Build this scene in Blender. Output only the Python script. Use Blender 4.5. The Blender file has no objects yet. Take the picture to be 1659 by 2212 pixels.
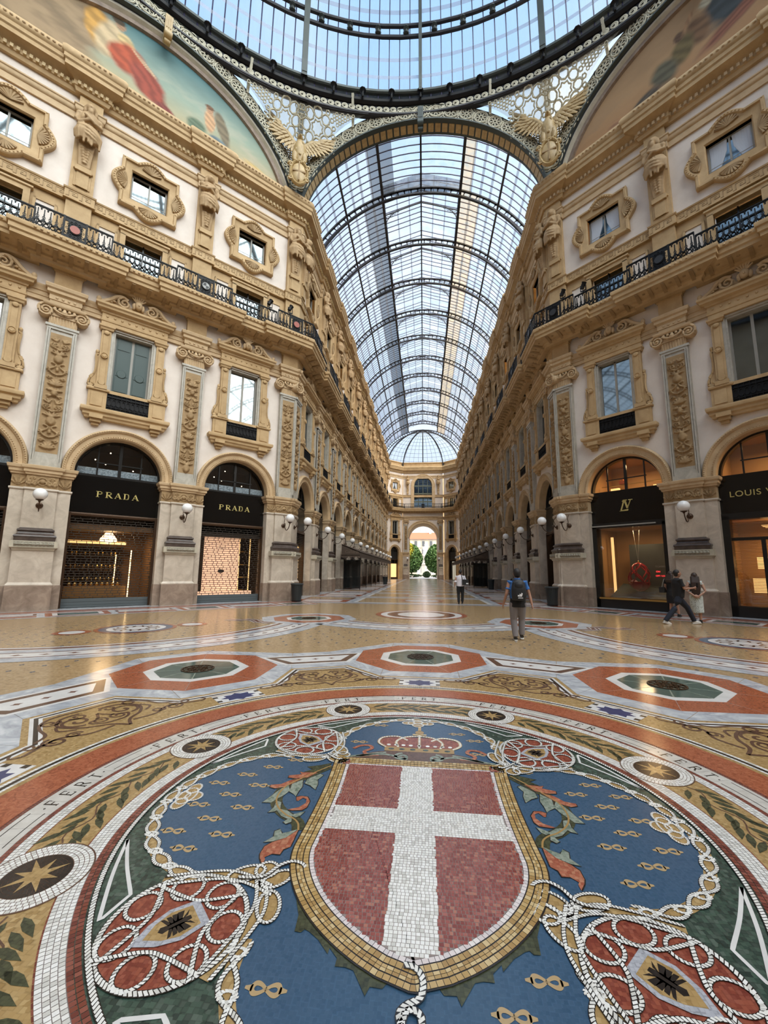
import bpy, math, random
import numpy as np
from mathutils import Matrix, Vector
random.seed(7)
PI = math.pi
S2 = math.sqrt(.5)
scene = bpy.context.scene
COL = scene.collection

# ---------------------------------------------------------------- camera
cam_data = bpy.data.cameras.new('camera')
cam_data.sensor_fit = 'HORIZONTAL'
cam_data.sensor_width = 36.0
cam_data.lens = 886.51 / 1659.0 * 36.0
cam_data.clip_start = .05
cam_data.clip_end = 2000
cam = bpy.data.objects.new('camera', cam_data)
COL.objects.link(cam)
YAW, PIT, ROL = 0.0970357, 0.1427016, 0.0105086
fw = Vector((-math.sin(YAW) * math.cos(PIT), math.cos(YAW) * math.cos(PIT), math.sin(PIT)))
rt = Vector((math.cos(YAW), math.sin(YAW), 0))
up = rt.cross(fw)
rt, up = math.cos(ROL) * rt + math.sin(ROL) * up, -math.sin(ROL) * rt + math.cos(ROL) * up
mw = Matrix.Identity(4)
for i in range(3):
    mw[i][0], mw[i][1], mw[i][2] = rt[i], up[i], -fw[i]
mw[0][3], mw[1][3], mw[2][3] = 0.1081, -3.3174, 1.65
cam.matrix_world = mw
scene.camera = cam

# ---------------------------------------------------------------- light
scene.view_settings.view_transform = 'Standard'
scene.view_settings.look = 'None'
scene.view_settings.gamma = 1.0
scene.view_settings.use_curve_mapping = False
scene.view_settings.exposure = 0.12
cy = scene.cycles
cy.max_bounces = 7
cy.diffuse_bounces = 3
cy.glossy_bounces = 3
cy.transmission_bounces = 3
cy.transparent_max_bounces = 24
cy.caustics_reflective = False
cy.caustics_refractive = False
cy.sample_clamp_indirect = 6
cy.use_denoising = True

world = bpy.data.worlds.new('sky')
scene.world = world
world.use_nodes = True
wt = world.node_tree
wt.nodes.clear()
wo = wt.nodes.new('ShaderNodeOutputWorld')
wb = wt.nodes.new('ShaderNodeBackground')
wtc = wt.nodes.new('ShaderNodeTexCoord')
wsx = wt.nodes.new('ShaderNodeSeparateXYZ')
wrp = wt.nodes.new('ShaderNodeValToRGB')
wrp.color_ramp.elements[0].position = 0.0
wrp.color_ramp.elements[0].color = (.90, .95, 1.0, 1)
wrp.color_ramp.elements[1].position = 0.9
wrp.color_ramp.elements[1].color = (.46, .69, 1.0, 1)
wn = wt.nodes.new('ShaderNodeTexNoise')
wn.inputs['Scale'].default_value = 2.2
wn.inputs['Detail'].default_value = 5
wr2 = wt.nodes.new('ShaderNodeValToRGB')
wr2.color_ramp.elements[0].position = .50
wr2.color_ramp.elements[1].position = .80
wmx = wt.nodes.new('ShaderNodeMix')
wmx.data_type = 'RGBA'
wmx.inputs[7].default_value = (.95, .97, 1.0, 1)
L = wt.links.new
L(wtc.outputs['Generated'], wsx.inputs[0])
L(wsx.outputs['Z'], wrp.inputs[0])
L(wtc.outputs['Generated'], wn.inputs['Vector'])
L(wn.outputs['Fac'], wr2.inputs[0])
L(wr2.outputs['Color'], wmx.inputs[0])
L(wrp.outputs['Color'], wmx.inputs[6])
L(wmx.outputs[2], wb.inputs['Color'])
wb.inputs['Strength'].default_value = 1.15
L(wb.outputs[0], wo.inputs[0])

sun_d = bpy.data.lights.new('sun', 'SUN')
sun_d.energy = 11.5
sun_d.angle = math.radians(70)
sun_d.color = (1.0, .91, .78)
sun = bpy.data.objects.new('sun', sun_d)
COL.objects.link(sun)
sun.rotation_euler = Vector((-.58, .62, -.88)).to_track_quat('-Z', 'Y').to_euler()

# ---------------------------------------------------------------- helpers
MATS = {}


def nmat(name):
    m = bpy.data.materials.new(name)
    m.use_nodes = True
    nt = m.node_tree
    return m, nt, nt.nodes['Principled BSDF'], nt.links.new


def stone(name, c1, c2, scale=3.0, rough=.6, bump=.15, c3=None, vein=0, spec=.5, detail=6, bscale=None):
    """stone / plaster: world-space noise between two or three colours, fine bump"""
    m, nt, b, L = nmat(name)
    g = nt.nodes.new('ShaderNodeNewGeometry')
    n = nt.nodes.new('ShaderNodeTexNoise')
    n.inputs['Scale'].default_value = scale
    n.inputs['Detail'].default_value = detail
    n.inputs['Roughness'].default_value = .62
    if vein:
        n.inputs['Distortion'].default_value = vein
    L(g.outputs['Position'], n.inputs['Vector'])
    r = nt.nodes.new('ShaderNodeValToRGB')
    e = r.color_ramp.elements
    e[0].position, e[0].color = .32, (*c1, 1)
    e[1].position, e[1].color = .68, (*c2, 1)
    if c3:
        x = e.new(.52)
        x.color = (*c3, 1)
    L(n.outputs['Fac'], r.inputs[0])
    L(r.outputs[0], b.inputs['Base Color'])
    b.inputs['Roughness'].default_value = rough
    b.inputs['Specular IOR Level'].default_value = spec
    if bump:
        n2 = nt.nodes.new('ShaderNodeTexNoise')
        n2.inputs['Scale'].default_value = bscale or scale * 9
        n2.inputs['Detail'].default_value = 4
        L(g.outputs['Position'], n2.inputs['Vector'])
        bp = nt.nodes.new('ShaderNodeBump')
        bp.inputs['Strength'].default_value = bump
        bp.inputs['Distance'].default_value = .02
        L(n2.outputs['Fac'], bp.inputs['Height'])
        L(bp.outputs[0], b.inputs['Normal'])
    MATS[name] = m
    return m


def plain(name, c, rough=.5, metal=0.0, spec=.5, emit=None, es=1.0):
    m, nt, b, L = nmat(name)
    b.inputs['Base Color'].default_value = (*c, 1)
    b.inputs['Roughness'].default_value = rough
    b.inputs['Metallic'].default_value = metal
    b.inputs['Specular IOR Level'].default_value = spec
    if emit:
        b.inputs['Emission Color'].default_value = (*emit, 1)
        b.inputs['Emission Strength'].default_value = es
    MATS[name] = m
    return m


def island(name, cols, rough=.25, spec=.5, pos=None):
    """tesserae: every mesh island takes one of the palette colours"""
    m, nt, b, L = nmat(name)
    g = nt.nodes.new('ShaderNodeNewGeometry')
    r = nt.nodes.new('ShaderNodeValToRGB')
    r.color_ramp.interpolation = 'CONSTANT'
    e = r.color_ramp.elements
    n = len(cols)
    while len(e) < n:
        e.new(.5)
    for i, c in enumerate(cols):
        e[i].position = pos[i] if pos else i / n
    for i, c in enumerate(cols):
        e[i].color = (*c, 1)
    L(g.outputs['Random Per Island'], r.inputs[0])
    L(r.outputs[0], b.inputs['Base Color'])
    b.inputs['Roughness'].default_value = rough
    b.inputs['Specular IOR Level'].default_value = spec
    MATS[name] = m
    return m


def tiled(name, cols, scale, rough=.2, grout=.6, dark=.75, spec=.5):
    """small tesserae in the material only: voronoi cells of a palette with darker joints"""
    m, nt, b, L = nmat(name)
    g = nt.nodes.new('ShaderNodeNewGeometry')
    v = nt.nodes.new('ShaderNodeTexVoronoi')
    v.voronoi_dimensions = '2D'
    v.distance = 'CHEBYCHEV'
    v.inputs['Scale'].default_value = scale
    v.inputs['Randomness'].default_value = .55
    L(g.outputs['Position'], v.inputs['Vector'])
    sp = nt.nodes.new('ShaderNodeSeparateColor')
    L(v.outputs['Color'], sp.inputs[0])
    r = nt.nodes.new('ShaderNodeValToRGB')
    e = r.color_ramp.elements
    while len(e) < len(cols):
        e.new(.5)
    for i, c in enumerate(cols):
        e[i].position = i / max(1, len(cols) - 1)
    for i, c in enumerate(cols):
        e[i].color = (*c, 1)
    L(sp.outputs[0], r.inputs[0])
    mt = nt.nodes.new('ShaderNodeMapRange')
    mt.inputs['From Min'].default_value = .40
    mt.inputs['From Max'].default_value = .56
    mt.inputs['To Min'].default_value = 1
    mt.inputs['To Max'].default_value = dark
    L(v.outputs['Distance'], mt.inputs[0])
    mx = nt.nodes.new('ShaderNodeMix')
    mx.data_type = 'RGBA'
    mx.blend_type = 'MULTIPLY'
    mx.inputs[0].default_value = 1
    L(r.outputs[0], mx.inputs[6])
    L(mt.outputs[0], mx.inputs[7])
    L(mx.outputs[2], b.inputs['Base Color'])
    b.inputs['Roughness'].default_value = rough
    b.inputs['Specular IOR Level'].default_value = spec
    MATS[name] = m
    return m


class MB:
    """collects faces and links them as ONE mesh object"""

    def __init__(s):
        s.v, s.f, s.m = [], [], []

    def add(s, vs, fs, mi=0):
        k = len(s.v)
        s.v.extend(vs)
        s.f.extend([tuple(i + k for i in f) for f in fs])
        s.m.extend([mi] * len(fs))
        return s

    def box(s, x0, x1, y0, y1, z0, z1, mi=0):
        return s.add([(x0, y0, z0), (x1, y0, z0), (x1, y1, z0), (x0, y1, z0), (x0, y0, z1), (x1, y0, z1), (x1, y1, z1), (x0, y1, z1)],
                     [(0, 3, 2, 1), (4, 5, 6, 7), (0, 1, 5, 4), (1, 2, 6, 5), (2, 3, 7, 6), (3, 0, 4, 7)], mi)

    def quad(s, a, b, c, d, mi=0):
        return s.add([a, b, c, d], [(0, 1, 2, 3)], mi)

    def slab(s, poly, y0, y1, mi=0):
        """polygon in x,z extruded from y1 (back) to y0 (front)"""
        n = len(poly)
        vs = [(x, y0, z) for x, z in poly] + [(x, y1, z) for x, z in poly]
        fs = [tuple(range(n))] + [(i, i + n, (i + 1) % n + n, (i + 1) % n) for i in range(n)]
        return s.add(vs, fs, mi)

    def flat(s, poly, z, mi=0, th=0):
        n = len(poly)
        vs = [(x, y, z) for x, y in poly]
        fs = [tuple(range(n))]
        if th:
            vs += [(x, y, z - th) for x, y in poly]
            fs += [(i, i + n, (i + 1) % n + n, (i + 1) % n) for i in range(n)]
        return s.add(vs, fs, mi)

    def mould(s, prof, path, mi=0, caps=True, split=None, closed=False):
        """profile (d,z) swept along a plan path; d is measured to the right of travel"""
        n = len(path)
        P = [Vector(p) for p in path]
        T = []
        for i in range(n - 1 + (1 if closed else 0)):
            t = (P[(i + 1) % n] - P[i])
            T.append(t.normalized())
        rows = []
        for i in range(n):
            if closed:
                t1, t2 = T[i - 1], T[i]
            else:
                t1, t2 = T[max(0, i - 1)], T[min(n - 2, i)]
            n1, n2 = Vector((t1.y, -t1.x)), Vector((t2.y, -t2.x))
            mm = (n1 + n2) / max(.3, 1 + n1.dot(n2))
            rows.append([(P[i].x + mm.x * d, P[i].y + mm.y * d, z) for d, z in prof])
        k = len(prof)
        for i in range(n - 1 + (1 if closed else 0)):
            if split is not None and not split(i):
                continue
            vs = rows[i] + rows[(i + 1) % n]
            s.add(vs, [(j, k + j, k + j + 1, j + 1) for j in range(k - 1)], mi)
        if caps and not closed:
            if split is None or split(0):
                s.add(rows[0], [tuple(range(k))], mi)
            if split is None or split(n - 2):
                s.add(rows[-1], [tuple(range(k))[::-1]], mi)
        return s

    def arch(s, prof, cx, cz, a0=0, a1=PI, n=24, mi=0, kz=1.0):
        """profile (radius, y) swept round an arch in the x,z plane"""
        k = len(prof)
        rows = []
        for i in range(n + 1):
            a = a0 + (a1 - a0) * i / n
            rows += [(cx + r * math.cos(a), y, cz + r * kz * math.sin(a)) for r, y in prof]
        s.add(rows, [(i * k + j, i * k + j + 1, (i + 1) * k + j + 1, (i + 1) * k + j) for i in range(n) for j in range(k - 1)], mi)
        return s

    def lathe(s, prof, n=16, c=(0, 0, 0), mi=0, axis='z'):
        k = len(prof)
        vs = []
        for i in range(n):
            a = 2 * PI * i / n
            for r, z in prof:
                p = (r * math.cos(a), r * math.sin(a), z)
                if axis == 'y':
                    p = (p[0], -p[2], p[1])
                elif axis == 'x':
                    p = (p[2], p[0], p[1])
                vs.append((p[0] + c[0], p[1] + c[1], p[2] + c[2]))
        s.add(vs, [(i * k + j, ((i + 1) % n) * k + j, ((i + 1) % n) * k + j + 1, i * k + j + 1) for i in range(n) for j in range(k - 1)], mi)
        return s

    def ball(s, c, r, nu=12, nv=8, mi=0):
        if not isinstance(r, (tuple, list)):
            r = (r, r, r)
        vs = [(c[0], c[1], c[2] - r[2])]
        for j in range(1, nv):
            b = -PI / 2 + PI * j / nv
            for i in range(nu):
                a = 2 * PI * i / nu
                vs.append((c[0] + r[0] * math.cos(b) * math.cos(a), c[1] + r[1] * math.cos(b) * math.sin(a), c[2] + r[2] * math.sin(b)))
        vs.append((c[0], c[1], c[2] + r[2]))
        t = len(vs) - 1
        fs = [(0, 1 + (i + 1) % nu, 1 + i) for i in range(nu)]
        for j in range(nv - 2):
            for i in range(nu):
                fs.append((1 + j * nu + i, 1 + j * nu + (i + 1) % nu, 1 + (j + 1) * nu + (i + 1) % nu, 1 + (j + 1) * nu + i))
        fs += [(t, 1 + (nv - 2) * nu + i, 1 + (nv - 2) * nu + (i + 1) % nu) for i in range(nu)]
        return s.add(vs, fs, mi)

    def tube(s, pts, r, n=6, mi=0, caps=True, flat=None, closed=False, upv=None):
        """round bar through points; r a number or one per point; flat squashes it along upv"""
        P = [Vector(p) for p in pts]
        m = len(P)
        if m < 2:
            return s
        if not isinstance(r, (list, tuple)):
            r = [r] * m
        vs = []
        u0 = Vector(upv) if upv else None
        for i in range(m):
            if closed:
                t = P[(i + 1) % m] - P[i - 1]
            else:
                t = P[min(m - 1, i + 1)] - P[max(0, i - 1)]
            if t.length < 1e-9:
                t = Vector((0, 0, 1))
            t.normalize()
            ref = u0 if u0 is not None else (Vector((0, 0, 1)) if abs(t.z) < .9 else Vector((0, 1, 0)))
            a = t.cross(ref)
            if a.length < 1e-6:
                a = t.cross(Vector((1, 0, 0)))
            a.normalize()
            b = a.cross(t).normalized()
            for j in range(n):
                q = 2 * PI * (j + .5) / n
                w = P[i] + a * (r[i] * math.cos(q)) + b * (r[i] * math.sin(q) * (flat if flat else 1))
                vs.append(tuple(w))
        fs = []
        for i in range(m if closed else m - 1):
            i2 = (i + 1) % m
            for j in range(n):
                fs.append((i * n + j, i * n + (j + 1) % n, i2 * n + (j + 1) % n, i2 * n + j))
        if caps and not closed:
            fs.append(tuple(range(n))[::-1])
            fs.append(tuple((m - 1) * n + j for j in range(n)))
        return s.add(vs, fs, mi)

    def merge(s, o, M=None):
        vs = o.v if M is None else [tuple(M @ Vector(v)) for v in o.v]
        k = len(s.v)
        s.v.extend(vs)
        s.f.extend([tuple(i + k for i in f) for f in o.f])
        s.m.extend(o.m)
        return s

    def mesh(s, name, mats, smooth=0):
        me = bpy.data.meshes.new(name)
        me.from_pydata(s.v, [], s.f)
        if not isinstance(mats, (list, tuple)):
            mats = [mats]
        for m in mats:
            me.materials.append(MATS[m] if isinstance(m, str) else m)
        if len(mats) > 1:
            me.polygons.foreach_set('material_index', s.m)
        if smooth:
            me.polygons.foreach_set('use_smooth', [True] * len(s.f))
            if smooth < 180:
                me.set_sharp_from_angle(angle=math.radians(smooth))
        me.update()
        return me

    def build(s, name, mats, parent=None, smooth=0, M=None):
        return put(name, s.mesh(name, mats, smooth), parent, M)


def put(name, me, parent=None, M=None, label=None):
    o = bpy.data.objects.new(name, me)
    COL.objects.link(o)
    if parent:
        o.parent = parent
    if M is not None:
        o.matrix_local = M
    if label:
        o['label'] = label
    return o


def tag(o, label=None, cat=None, group=None, kind=None):
    if label:
        o['label'] = label
    if cat:
        o['category'] = cat
    if group:
        o['group'] = group
    if kind:
        o['kind'] = kind
    return o


def thing(name, M, label, cat, group=None):
    o = bpy.data.objects.new(name, None)
    COL.objects.link(o)
    o.empty_display_size = .1
    o.matrix_world = M
    return tag(o, label, cat, group)


def struct(name, M=None, label=None):
    o = bpy.data.objects.new(name, None)
    COL.objects.link(o)
    if M is not None:
        o.matrix_world = M
    o['kind'] = 'structure'
    if label:
        o['label'] = label
    return o


def T(x=0, y=0, z=0):
    return Matrix.Translation((x, y, z))


def RZ(a):
    return Matrix.Rotation(a, 4, 'Z')


def spiral(cx, cz, r0, turns, start, sgn=1, n=None, r1=.02):
    n = n or int(14 * turns)
    out = []
    for i in range(n + 1):
        t = i / n
        r = r0 + (r1 - r0) * t
        a = start + sgn * 2 * PI * turns * t
        out.append((cx + r * math.cos(a), cz + r * math.sin(a)))
    return out


ORD = ['first', 'second', 'third', 'fourth', 'fifth', 'sixth', 'seventh', 'eighth', 'ninth', 'tenth', 'eleventh', 'twelfth',
       'thirteenth', 'fourteenth', 'fifteenth', 'sixteenth']

# ---------------------------------------------------------------- materials
stone('plaster', (.68, .60, .535), (.76, .685, .62), 1.2, .85, .08)
stone('ochre', (.42, .28, .135), (.55, .385, .205), 1.6, .75, .12)
stone('ochre_dark', (.28, .18, .085), (.40, .27, .135), 2.5, .75, .15)
stone('ochre_pale', (.47, .33, .185), (.59, .43, .255), 2.0, .75, .12)
stone('grey_marble', (.36, .335, .285), (.50, .47, .405), 2.5, .45, .04, vein=1.5)
stone('pier_marble', (.42, .355, .285), (.60, .525, .435), 1.7, .45, .05, c3=(.52, .445, .36), vein=1.2)
stone('plinth_stone', (.20, .145, .105), (.36, .275, .205), 2.2, .5, .06, c3=(.27, .20, .15), vein=1.0)
stone('torus_marble', (.045, .030, .024), (.095, .068, .055), 5, .35, .03)
stone('cap_marble', (.42, .38, .29), (.54, .49, .385), 3, .5, .05)
stone('cap_relief', (.22, .20, .15), (.34, .31, .24), 14, .6, .3)
plain('iron_black', (.008, .008, .009), .5, 0, .25)
plain('bronze', (.075, .042, .024), .4, .6)
plain('iron_green', (.055, .070, .066), .5, .2)
plain('iron_dark', (.022, .022, .028), .5, .2)
plain('iron_purple', (.060, .055, .12), .5, .1)
stone('iron_cream', (.50, .47, .35), (.62, .58, .45), 6, .6, .0)
stone('gilt', (.40, .275, .12), (.55, .40, .19), 5, .42, .1)
plain('black_panel', (.004, .004, .004), .08, 0, .5)
plain('black_frame', (.008, .008, .008), .3)
plain('frame_grey', (.30, .29, .26), .5)
plain('sign_gold', (.62, .52, .20), .35, .4)
# ---------------------------------------------------------------- walls: plan and frames
D0, HW = 18.5227, 7.26
YC = D0 / S2 - HW            # y of the octagon corner
UC = (YC - HW) * S2          # its distance along the diagonal wall
YE, XE = 84.46, 4.30
YB = YE - (HW - XE)
PD, PA = 5.2, 4.97           # bay pitch: diagonal walls, arm walls
AC = [YC + .49 + PA * k for k in range(13)]
WALLS = {
    'L': ((-D0 * S2, D0 * S2), (S2, S2), -UC, UC, [-UC + .49, -2.6, 2.6, UC - .49], PD, [-5.2, 0, 5.2]),
    'AL': ((-HW, 0), (0, 1), YC, YB, AC, PA, [a + PA / 2 for a in AC[:-1]]),
    'EL': ((-(HW + XE) / 2, (YB + YE) / 2), (S2, S2), -(HW - XE) * S2, (HW - XE) * S2, [], 4.186, [0]),
    'E': ((0, YE), (1, 0), -XE, XE, [], 8.6, []),
    'ER': (((HW + XE) / 2, (YB + YE) / 2), (S2, -S2), -(HW - XE) * S2, (HW - XE) * S2, [], 4.186, [0]),
    'AR': ((HW, 0), (0, -1), -YB, -YC, [-a for a in AC[::-1]], PA, [-(a + PA / 2) for a in AC[:-1]][::-1]),
    'R': ((D0 * S2, D0 * S2), (S2, -S2), -UC, UC, [-UC + .49, -2.6, 2.6, UC - .49], PD, [-5.2, 0, 5.2]),
}
ORDER = ['L', 'AL', 'EL', 'E', 'ER', 'AR', 'R']
FR = {k: T(w[0][0], w[0][1]) @ RZ(math.atan2(w[1][1], w[1][0])) for k, w in WALLS.items()}
SIDE = {'L': 'octagon_left', 'AL': 'arm_left', 'EL': 'end_left', 'E': 'end', 'ER': 'end_right', 'AR': 'arm_right', 'R': 'octagon_right'}
WHERE = {'L': 'on PRADA wall', 'AL': 'in PRADA-side arcade', 'EL': 'beside far exit, PRADA side',
         'E': 'over far exit', 'ER': 'beside far exit, LV side', 'AR': 'in LV-side arcade', 'R': 'on LOUIS VUITTON wall'}


def wpt(k, u, off):
    o, t = WALLS[k][0], WALLS[k][1]
    return (o[0] + t[0] * u + t[1] * off, o[1] + t[1] * u - t[0] * off)


def cross(k1, f1, k2, f2):
    p, q = Vector(wpt(k1, 0, f1)), Vector(wpt(k2, 0, f2))
    a, b = Vector(WALLS[k1][1]), Vector(WALLS[k2][1])
    den = a.x * b.y - a.y * b.x
    s = ((q.x - p.x) * b.y - (q.y - p.y) * b.x) / den
    return tuple(p + a * s)


def run(fb, ff, hw):
    """plan path along all walls, stepping forward at every pilaster; returns points and owners of segments"""
    pts, own = [], []

    def ap(p, k):
        pts.append(p)
        own.append(k)
    for i, k in enumerate(ORDER):
        _, _, u0, u1, cen, _, _ = WALLS[k]
        if i == 0:
            ap(wpt(k, u0, ff), k)
        for j, c in enumerate(cen):
            first = (k in ('L', 'AL') and j == 0) or (k == 'R' and j == 0)
            last = (k in ('L', 'R') and j == len(cen) - 1) or (k == 'AR' and j == len(cen) - 1)
            if not first:
                ap(wpt(k, c - hw, fb), k)
                ap(wpt(k, c - hw, ff), k)
            if not last:
                ap(wpt(k, c + hw, ff), k)
                ap(wpt(k, c + hw, fb), k)
        if i < len(ORDER) - 1:
            k2 = ORDER[i + 1]
            f = ff if (k, k2) in (('L', 'AL'), ('AR', 'R')) else fb
            ap(cross(k, f, k2, f), k2)
        else:
            ap(wpt(k, u1, ff), k)
    return pts, own


WOBJ = {}


def bay_wall(mb, c, P, r, zs=5.65, rec=.25):
    """plaster skin of one bay with its openings; c = bay centre, y = rec"""
    x0, x1, y = c - P / 2, c + P / 2, rec

    def R(a, b, z0, z1, mi=0, yy=None):
        yy = y if yy is None else yy
        mb.quad((a, yy, z0), (b, yy, z0), (b, yy, z1), (a, yy, z1), mi)
    zt = 8.3
    n = 20
    R(x0, c - r, zs, zt)
    R(c + r, x1, zs, zt)
    for i in range(n):
        a0, a1 = PI - PI * i / n, PI - PI * (i + 1) / n
        xa, xb = c + r * math.cos(a0), c + r * math.cos(a1)
        za, zb = zs + r * math.sin(a0), zs + r * math.sin(a1)
        mb.quad((xa, y, za), (xb, y, zb), (xb, y, zt), (xa, y, zt))
        mb.quad((xa, y, za), (xa, .95, za), (xb, .95, zb), (xb, y, zb), 1)

    def hole(hx, z0, z1, zb, ztop, dep, mi=0):
        R(x0, c - hx, zb, ztop, mi)
        R(c + hx, x1, zb, ztop, mi)
        R(c - hx, c + hx, zb, z0, mi)
        R(c - hx, c + hx, z1, ztop, mi)
        for (p, q) in (((c - hx, z0), (c - hx, z1)), ((c - hx, z1), (c + hx, z1)), ((c + hx, z1), (c + hx, z0)), ((c + hx, z0), (c - hx, z0))):
            mb.quad((p[0], y, p[1]), (q[0], y, q[1]), (q[0], dep, q[1]), (p[0], dep, p[1]), 1)
    hole(.78, 8.5, 12.25, zt, 15.0, .55)
    hole(.78, 15.2, 17.15, 15.0, 17.6, .6, 1)
    hole(.78, 19.12, 20.58, 17.6, 24.3, .55)


for k in ORDER:
    w = WALLS[k]
    mb = MB()
    P = w[5]
    if k == 'E':
        ra, za = 3.05, 8.75
        n = 28
        for (a, b, z0, z1) in ((-XE, -ra, 0, 15.4), (ra, XE, 0, 15.4)):
            mb.quad((a, .25, z0), (b, .25, z0), (b, .25, z1), (a, .25, z1))
        for i in range(n):
            a0, a1 = PI - PI * i / n, PI - PI * (i + 1) / n
            xa, xb, zq, zw = ra * math.cos(a0), ra * math.cos(a1), za + ra * math.sin(a0), za + ra * math.sin(a1)
            mb.quad((xa, .25, zq), (xb, .25, zw), (xb, .25, 15.4), (xa, .25, 15.4))
            mb.quad((xa, .25, zq), (xa, 6, zq), (xb, 6, zw), (xb, .25, zw), 1)
        for s in (-1, 1):
            mb.quad((s * ra, .25, 0), (s * ra, 6, 0), (s * ra, 6, za), (s * ra, .25, za), 1)
        rw, zw0 = 1.95, 20.1
        mb.quad((-XE, .25, 15.4), (-rw, .25, 15.4), (-rw, .25, 24.3), (-XE, .25, 24.3))
        mb.quad((rw, .25, 15.4), (XE, .25, 15.4), (XE, .25, 24.3), (rw, .25, 24.3))
        for i in range(n):
            a0, a1 = PI - PI * i / n, PI - PI * (i + 1) / n
            xa, xb, zq, zr = rw * math.cos(a0), rw * math.cos(a1), zw0 + rw * math.sin(a0), zw0 + rw * math.sin(a1)
            mb.quad((xa, .25, zq), (xb, .25, zr), (xb, .25, 24.3), (xa, .25, 24.3))
            mb.quad((xa, .25, zq), (xa, .7, zq), (xb, .7, zr), (xb, .25, zr), 1)
    else:
        r = (P - 1.88) / 2
        for c in w[6]:
            bay_wall(mb, c, P, r)
        if w[6]:
            lo, hi = min(w[6]) - P / 2, max(w[6]) + P / 2
            for a, b in ((w[2] + .1, lo), (hi, w[3] - .1)):
                if b - a > .02:
                    mb.quad((a, .25, 5.65), (b, .25, 5.65), (b, .25, 24.3), (a, .25, 24.3))
                    if a > 0 and k in ('AL', 'AR'):
                        mb.quad((a, .25, 0), (b, .25, 0), (b, .25, 5.65), (a, .25, 5.65), 1)
    if k in ('EL', 'ER'):
        r = (P - 1.88) / 2
        for s in (-1, 1):
            mb.box(*sorted((s * r, s * P / 2)), .1, .95, 0, 5.66, 1)
    WOBJ[k] = o = put('wall_' + SIDE[k], mb.mesh('wall_' + SIDE[k], ['plaster', 'ochre']), None, FR[k])
    tag(o, 'cream plaster and ochre stone arcade wall ' + WHERE[k], None, None, 'structure')


def split_build(name, prof, path, own, mat, smooth=0, z=0):
    """one continuous moulding, shared out to the walls that carry it"""
    for k in ORDER:
        mb = MB()
        mb.mould(prof, path, split=lambda i: own[i + 1 if i + 1 < len(own) else i] == k, caps=False)
        if mb.f:
            o = put(name, mb.mesh(name, mat, smooth), WOBJ[k])
            o.matrix_parent_inverse = FR[k].inverted()


# balcony slab, its bed mouldings, string courses, main cornice
p, ow = run(.05, .32, 1.3)
split_build('balcony_slab', [(-.3, 14.1), (-.02, 14.1), (.0, 14.2), (.1, 14.25), (.12, 14.33), (.62, 14.42), (.62, 14.55), (.68, 14.6), (.68, 14.78), (.74, 14.82), (.76, 14.92), (.74, 15.0), (-.3, 15.0)], p, ow, 'ochre', 30)
p, ow = run(-.18, -.1, .52)
split_build('string_course', [(-.1, 12.62), (.03, 12.62), (.03, 12.78), (.06, 12.8), (.06, 12.98), (.1, 13.0), (.12, 13.1), (.16, 13.15), (.18, 13.24), (-.1, 13.3)], p, ow, 'ochre_pale', 30)
p, ow = run(-.2, -.06, .47)
split_build('meander_band', [(-.1, 17.55), (.1, 17.55), (.1, 17.6), (.07, 17.62), (.07, 17.98), (.1, 18.0), (.12, 18.06), (-.1, 18.08)], p, ow, 'ochre', 30)
split_build('upper_string_course', [(-.1, 21.68), (.03, 21.68), (.03, 21.98), (.06, 22.0), (.1, 22.08), (.1, 22.2), (.14, 22.24), (.14, 22.3), (-.1, 22.34)], p, ow, 'ochre_pale', 30)
p, ow = run(-.1, .06, .62)
split_build('cornice', [(-.3, 22.86), (.0, 22.86), (.03, 22.94), (.06, 23.02), (.1, 23.04), (.1, 23.24), (.16, 23.3), (.46, 23.42), (.46, 23.62), (.52, 23.68), (.52, 23.86), (.56, 23.9), (.6, 23.98), (.6, 24.12), (.5, 24.3), (-.6, 24.3)], p, ow, 'ochre', 30)


def along(path, own, step, k0=.5):
    """evenly spaced places on each straight piece of a plan path: (x, y, direction, owner)"""
    out = []
    for i in range(len(path) - 1):
        a, b = Vector(path[i]), Vector(path[i + 1])
        l = (b - a).length
        if l < .35:
            continue
        n = max(1, int(l / step))
        t = (b - a).normalized()
        for j in range(n):
            q = a + t * (l * (j + .5) / n)
            out.append((q.x, q.y, math.atan2(t.y, t.x), own[i + 1]))
    return out


# modillions and rosettes under the balcony, dentils under the cornice
mod = MB()
mod.slab([(-.30, 14.36), (-.30, 14.24)], 0, 0) if False else None
mod.add([(-.07, 0, 14.2), (.07, 0, 14.2), (.07, -.5, 14.38), (-.07, -.5, 14.38), (-.07, 0, 14.42), (.07, 0, 14.42), (.07, -.56, 14.46), (-.07, -.56, 14.46), (-.07, -.58, 14.36), (.07, -.58, 14.36)],
        [(0, 1, 2, 3), (0, 3, 7, 4), (1, 5, 6, 2), (3, 2, 9, 8), (8, 9, 6, 7)])
mod.ball((.26, -.34, 14.4), (.085, .085, .05), 8, 6)
mod_me = mod.mesh('modillion', 'ochre_dark', 40)
p, ow = run(.05, .32, 1.3)
far_mod = {k: MB() for k in ORDER}
for x, y, a, k in along(p, ow, .52):
    M = T(x, y) @ RZ(a)
    if k in ('L', 'R'):
        put('modillion', mod_me, WOBJ[k], FR[k].inverted() @ M)
    else:
        far_mod[k].merge(mod, FR[k].inverted() @ M)
for k, m in far_mod.items():
    if m.f:
        tag(m.build('modillion_row', 'ochre_dark', WOBJ[k], 40), kind='stuff')
p, ow = run(-.1, .06, .62)
dent = {k: MB() for k in ORDER}
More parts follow.
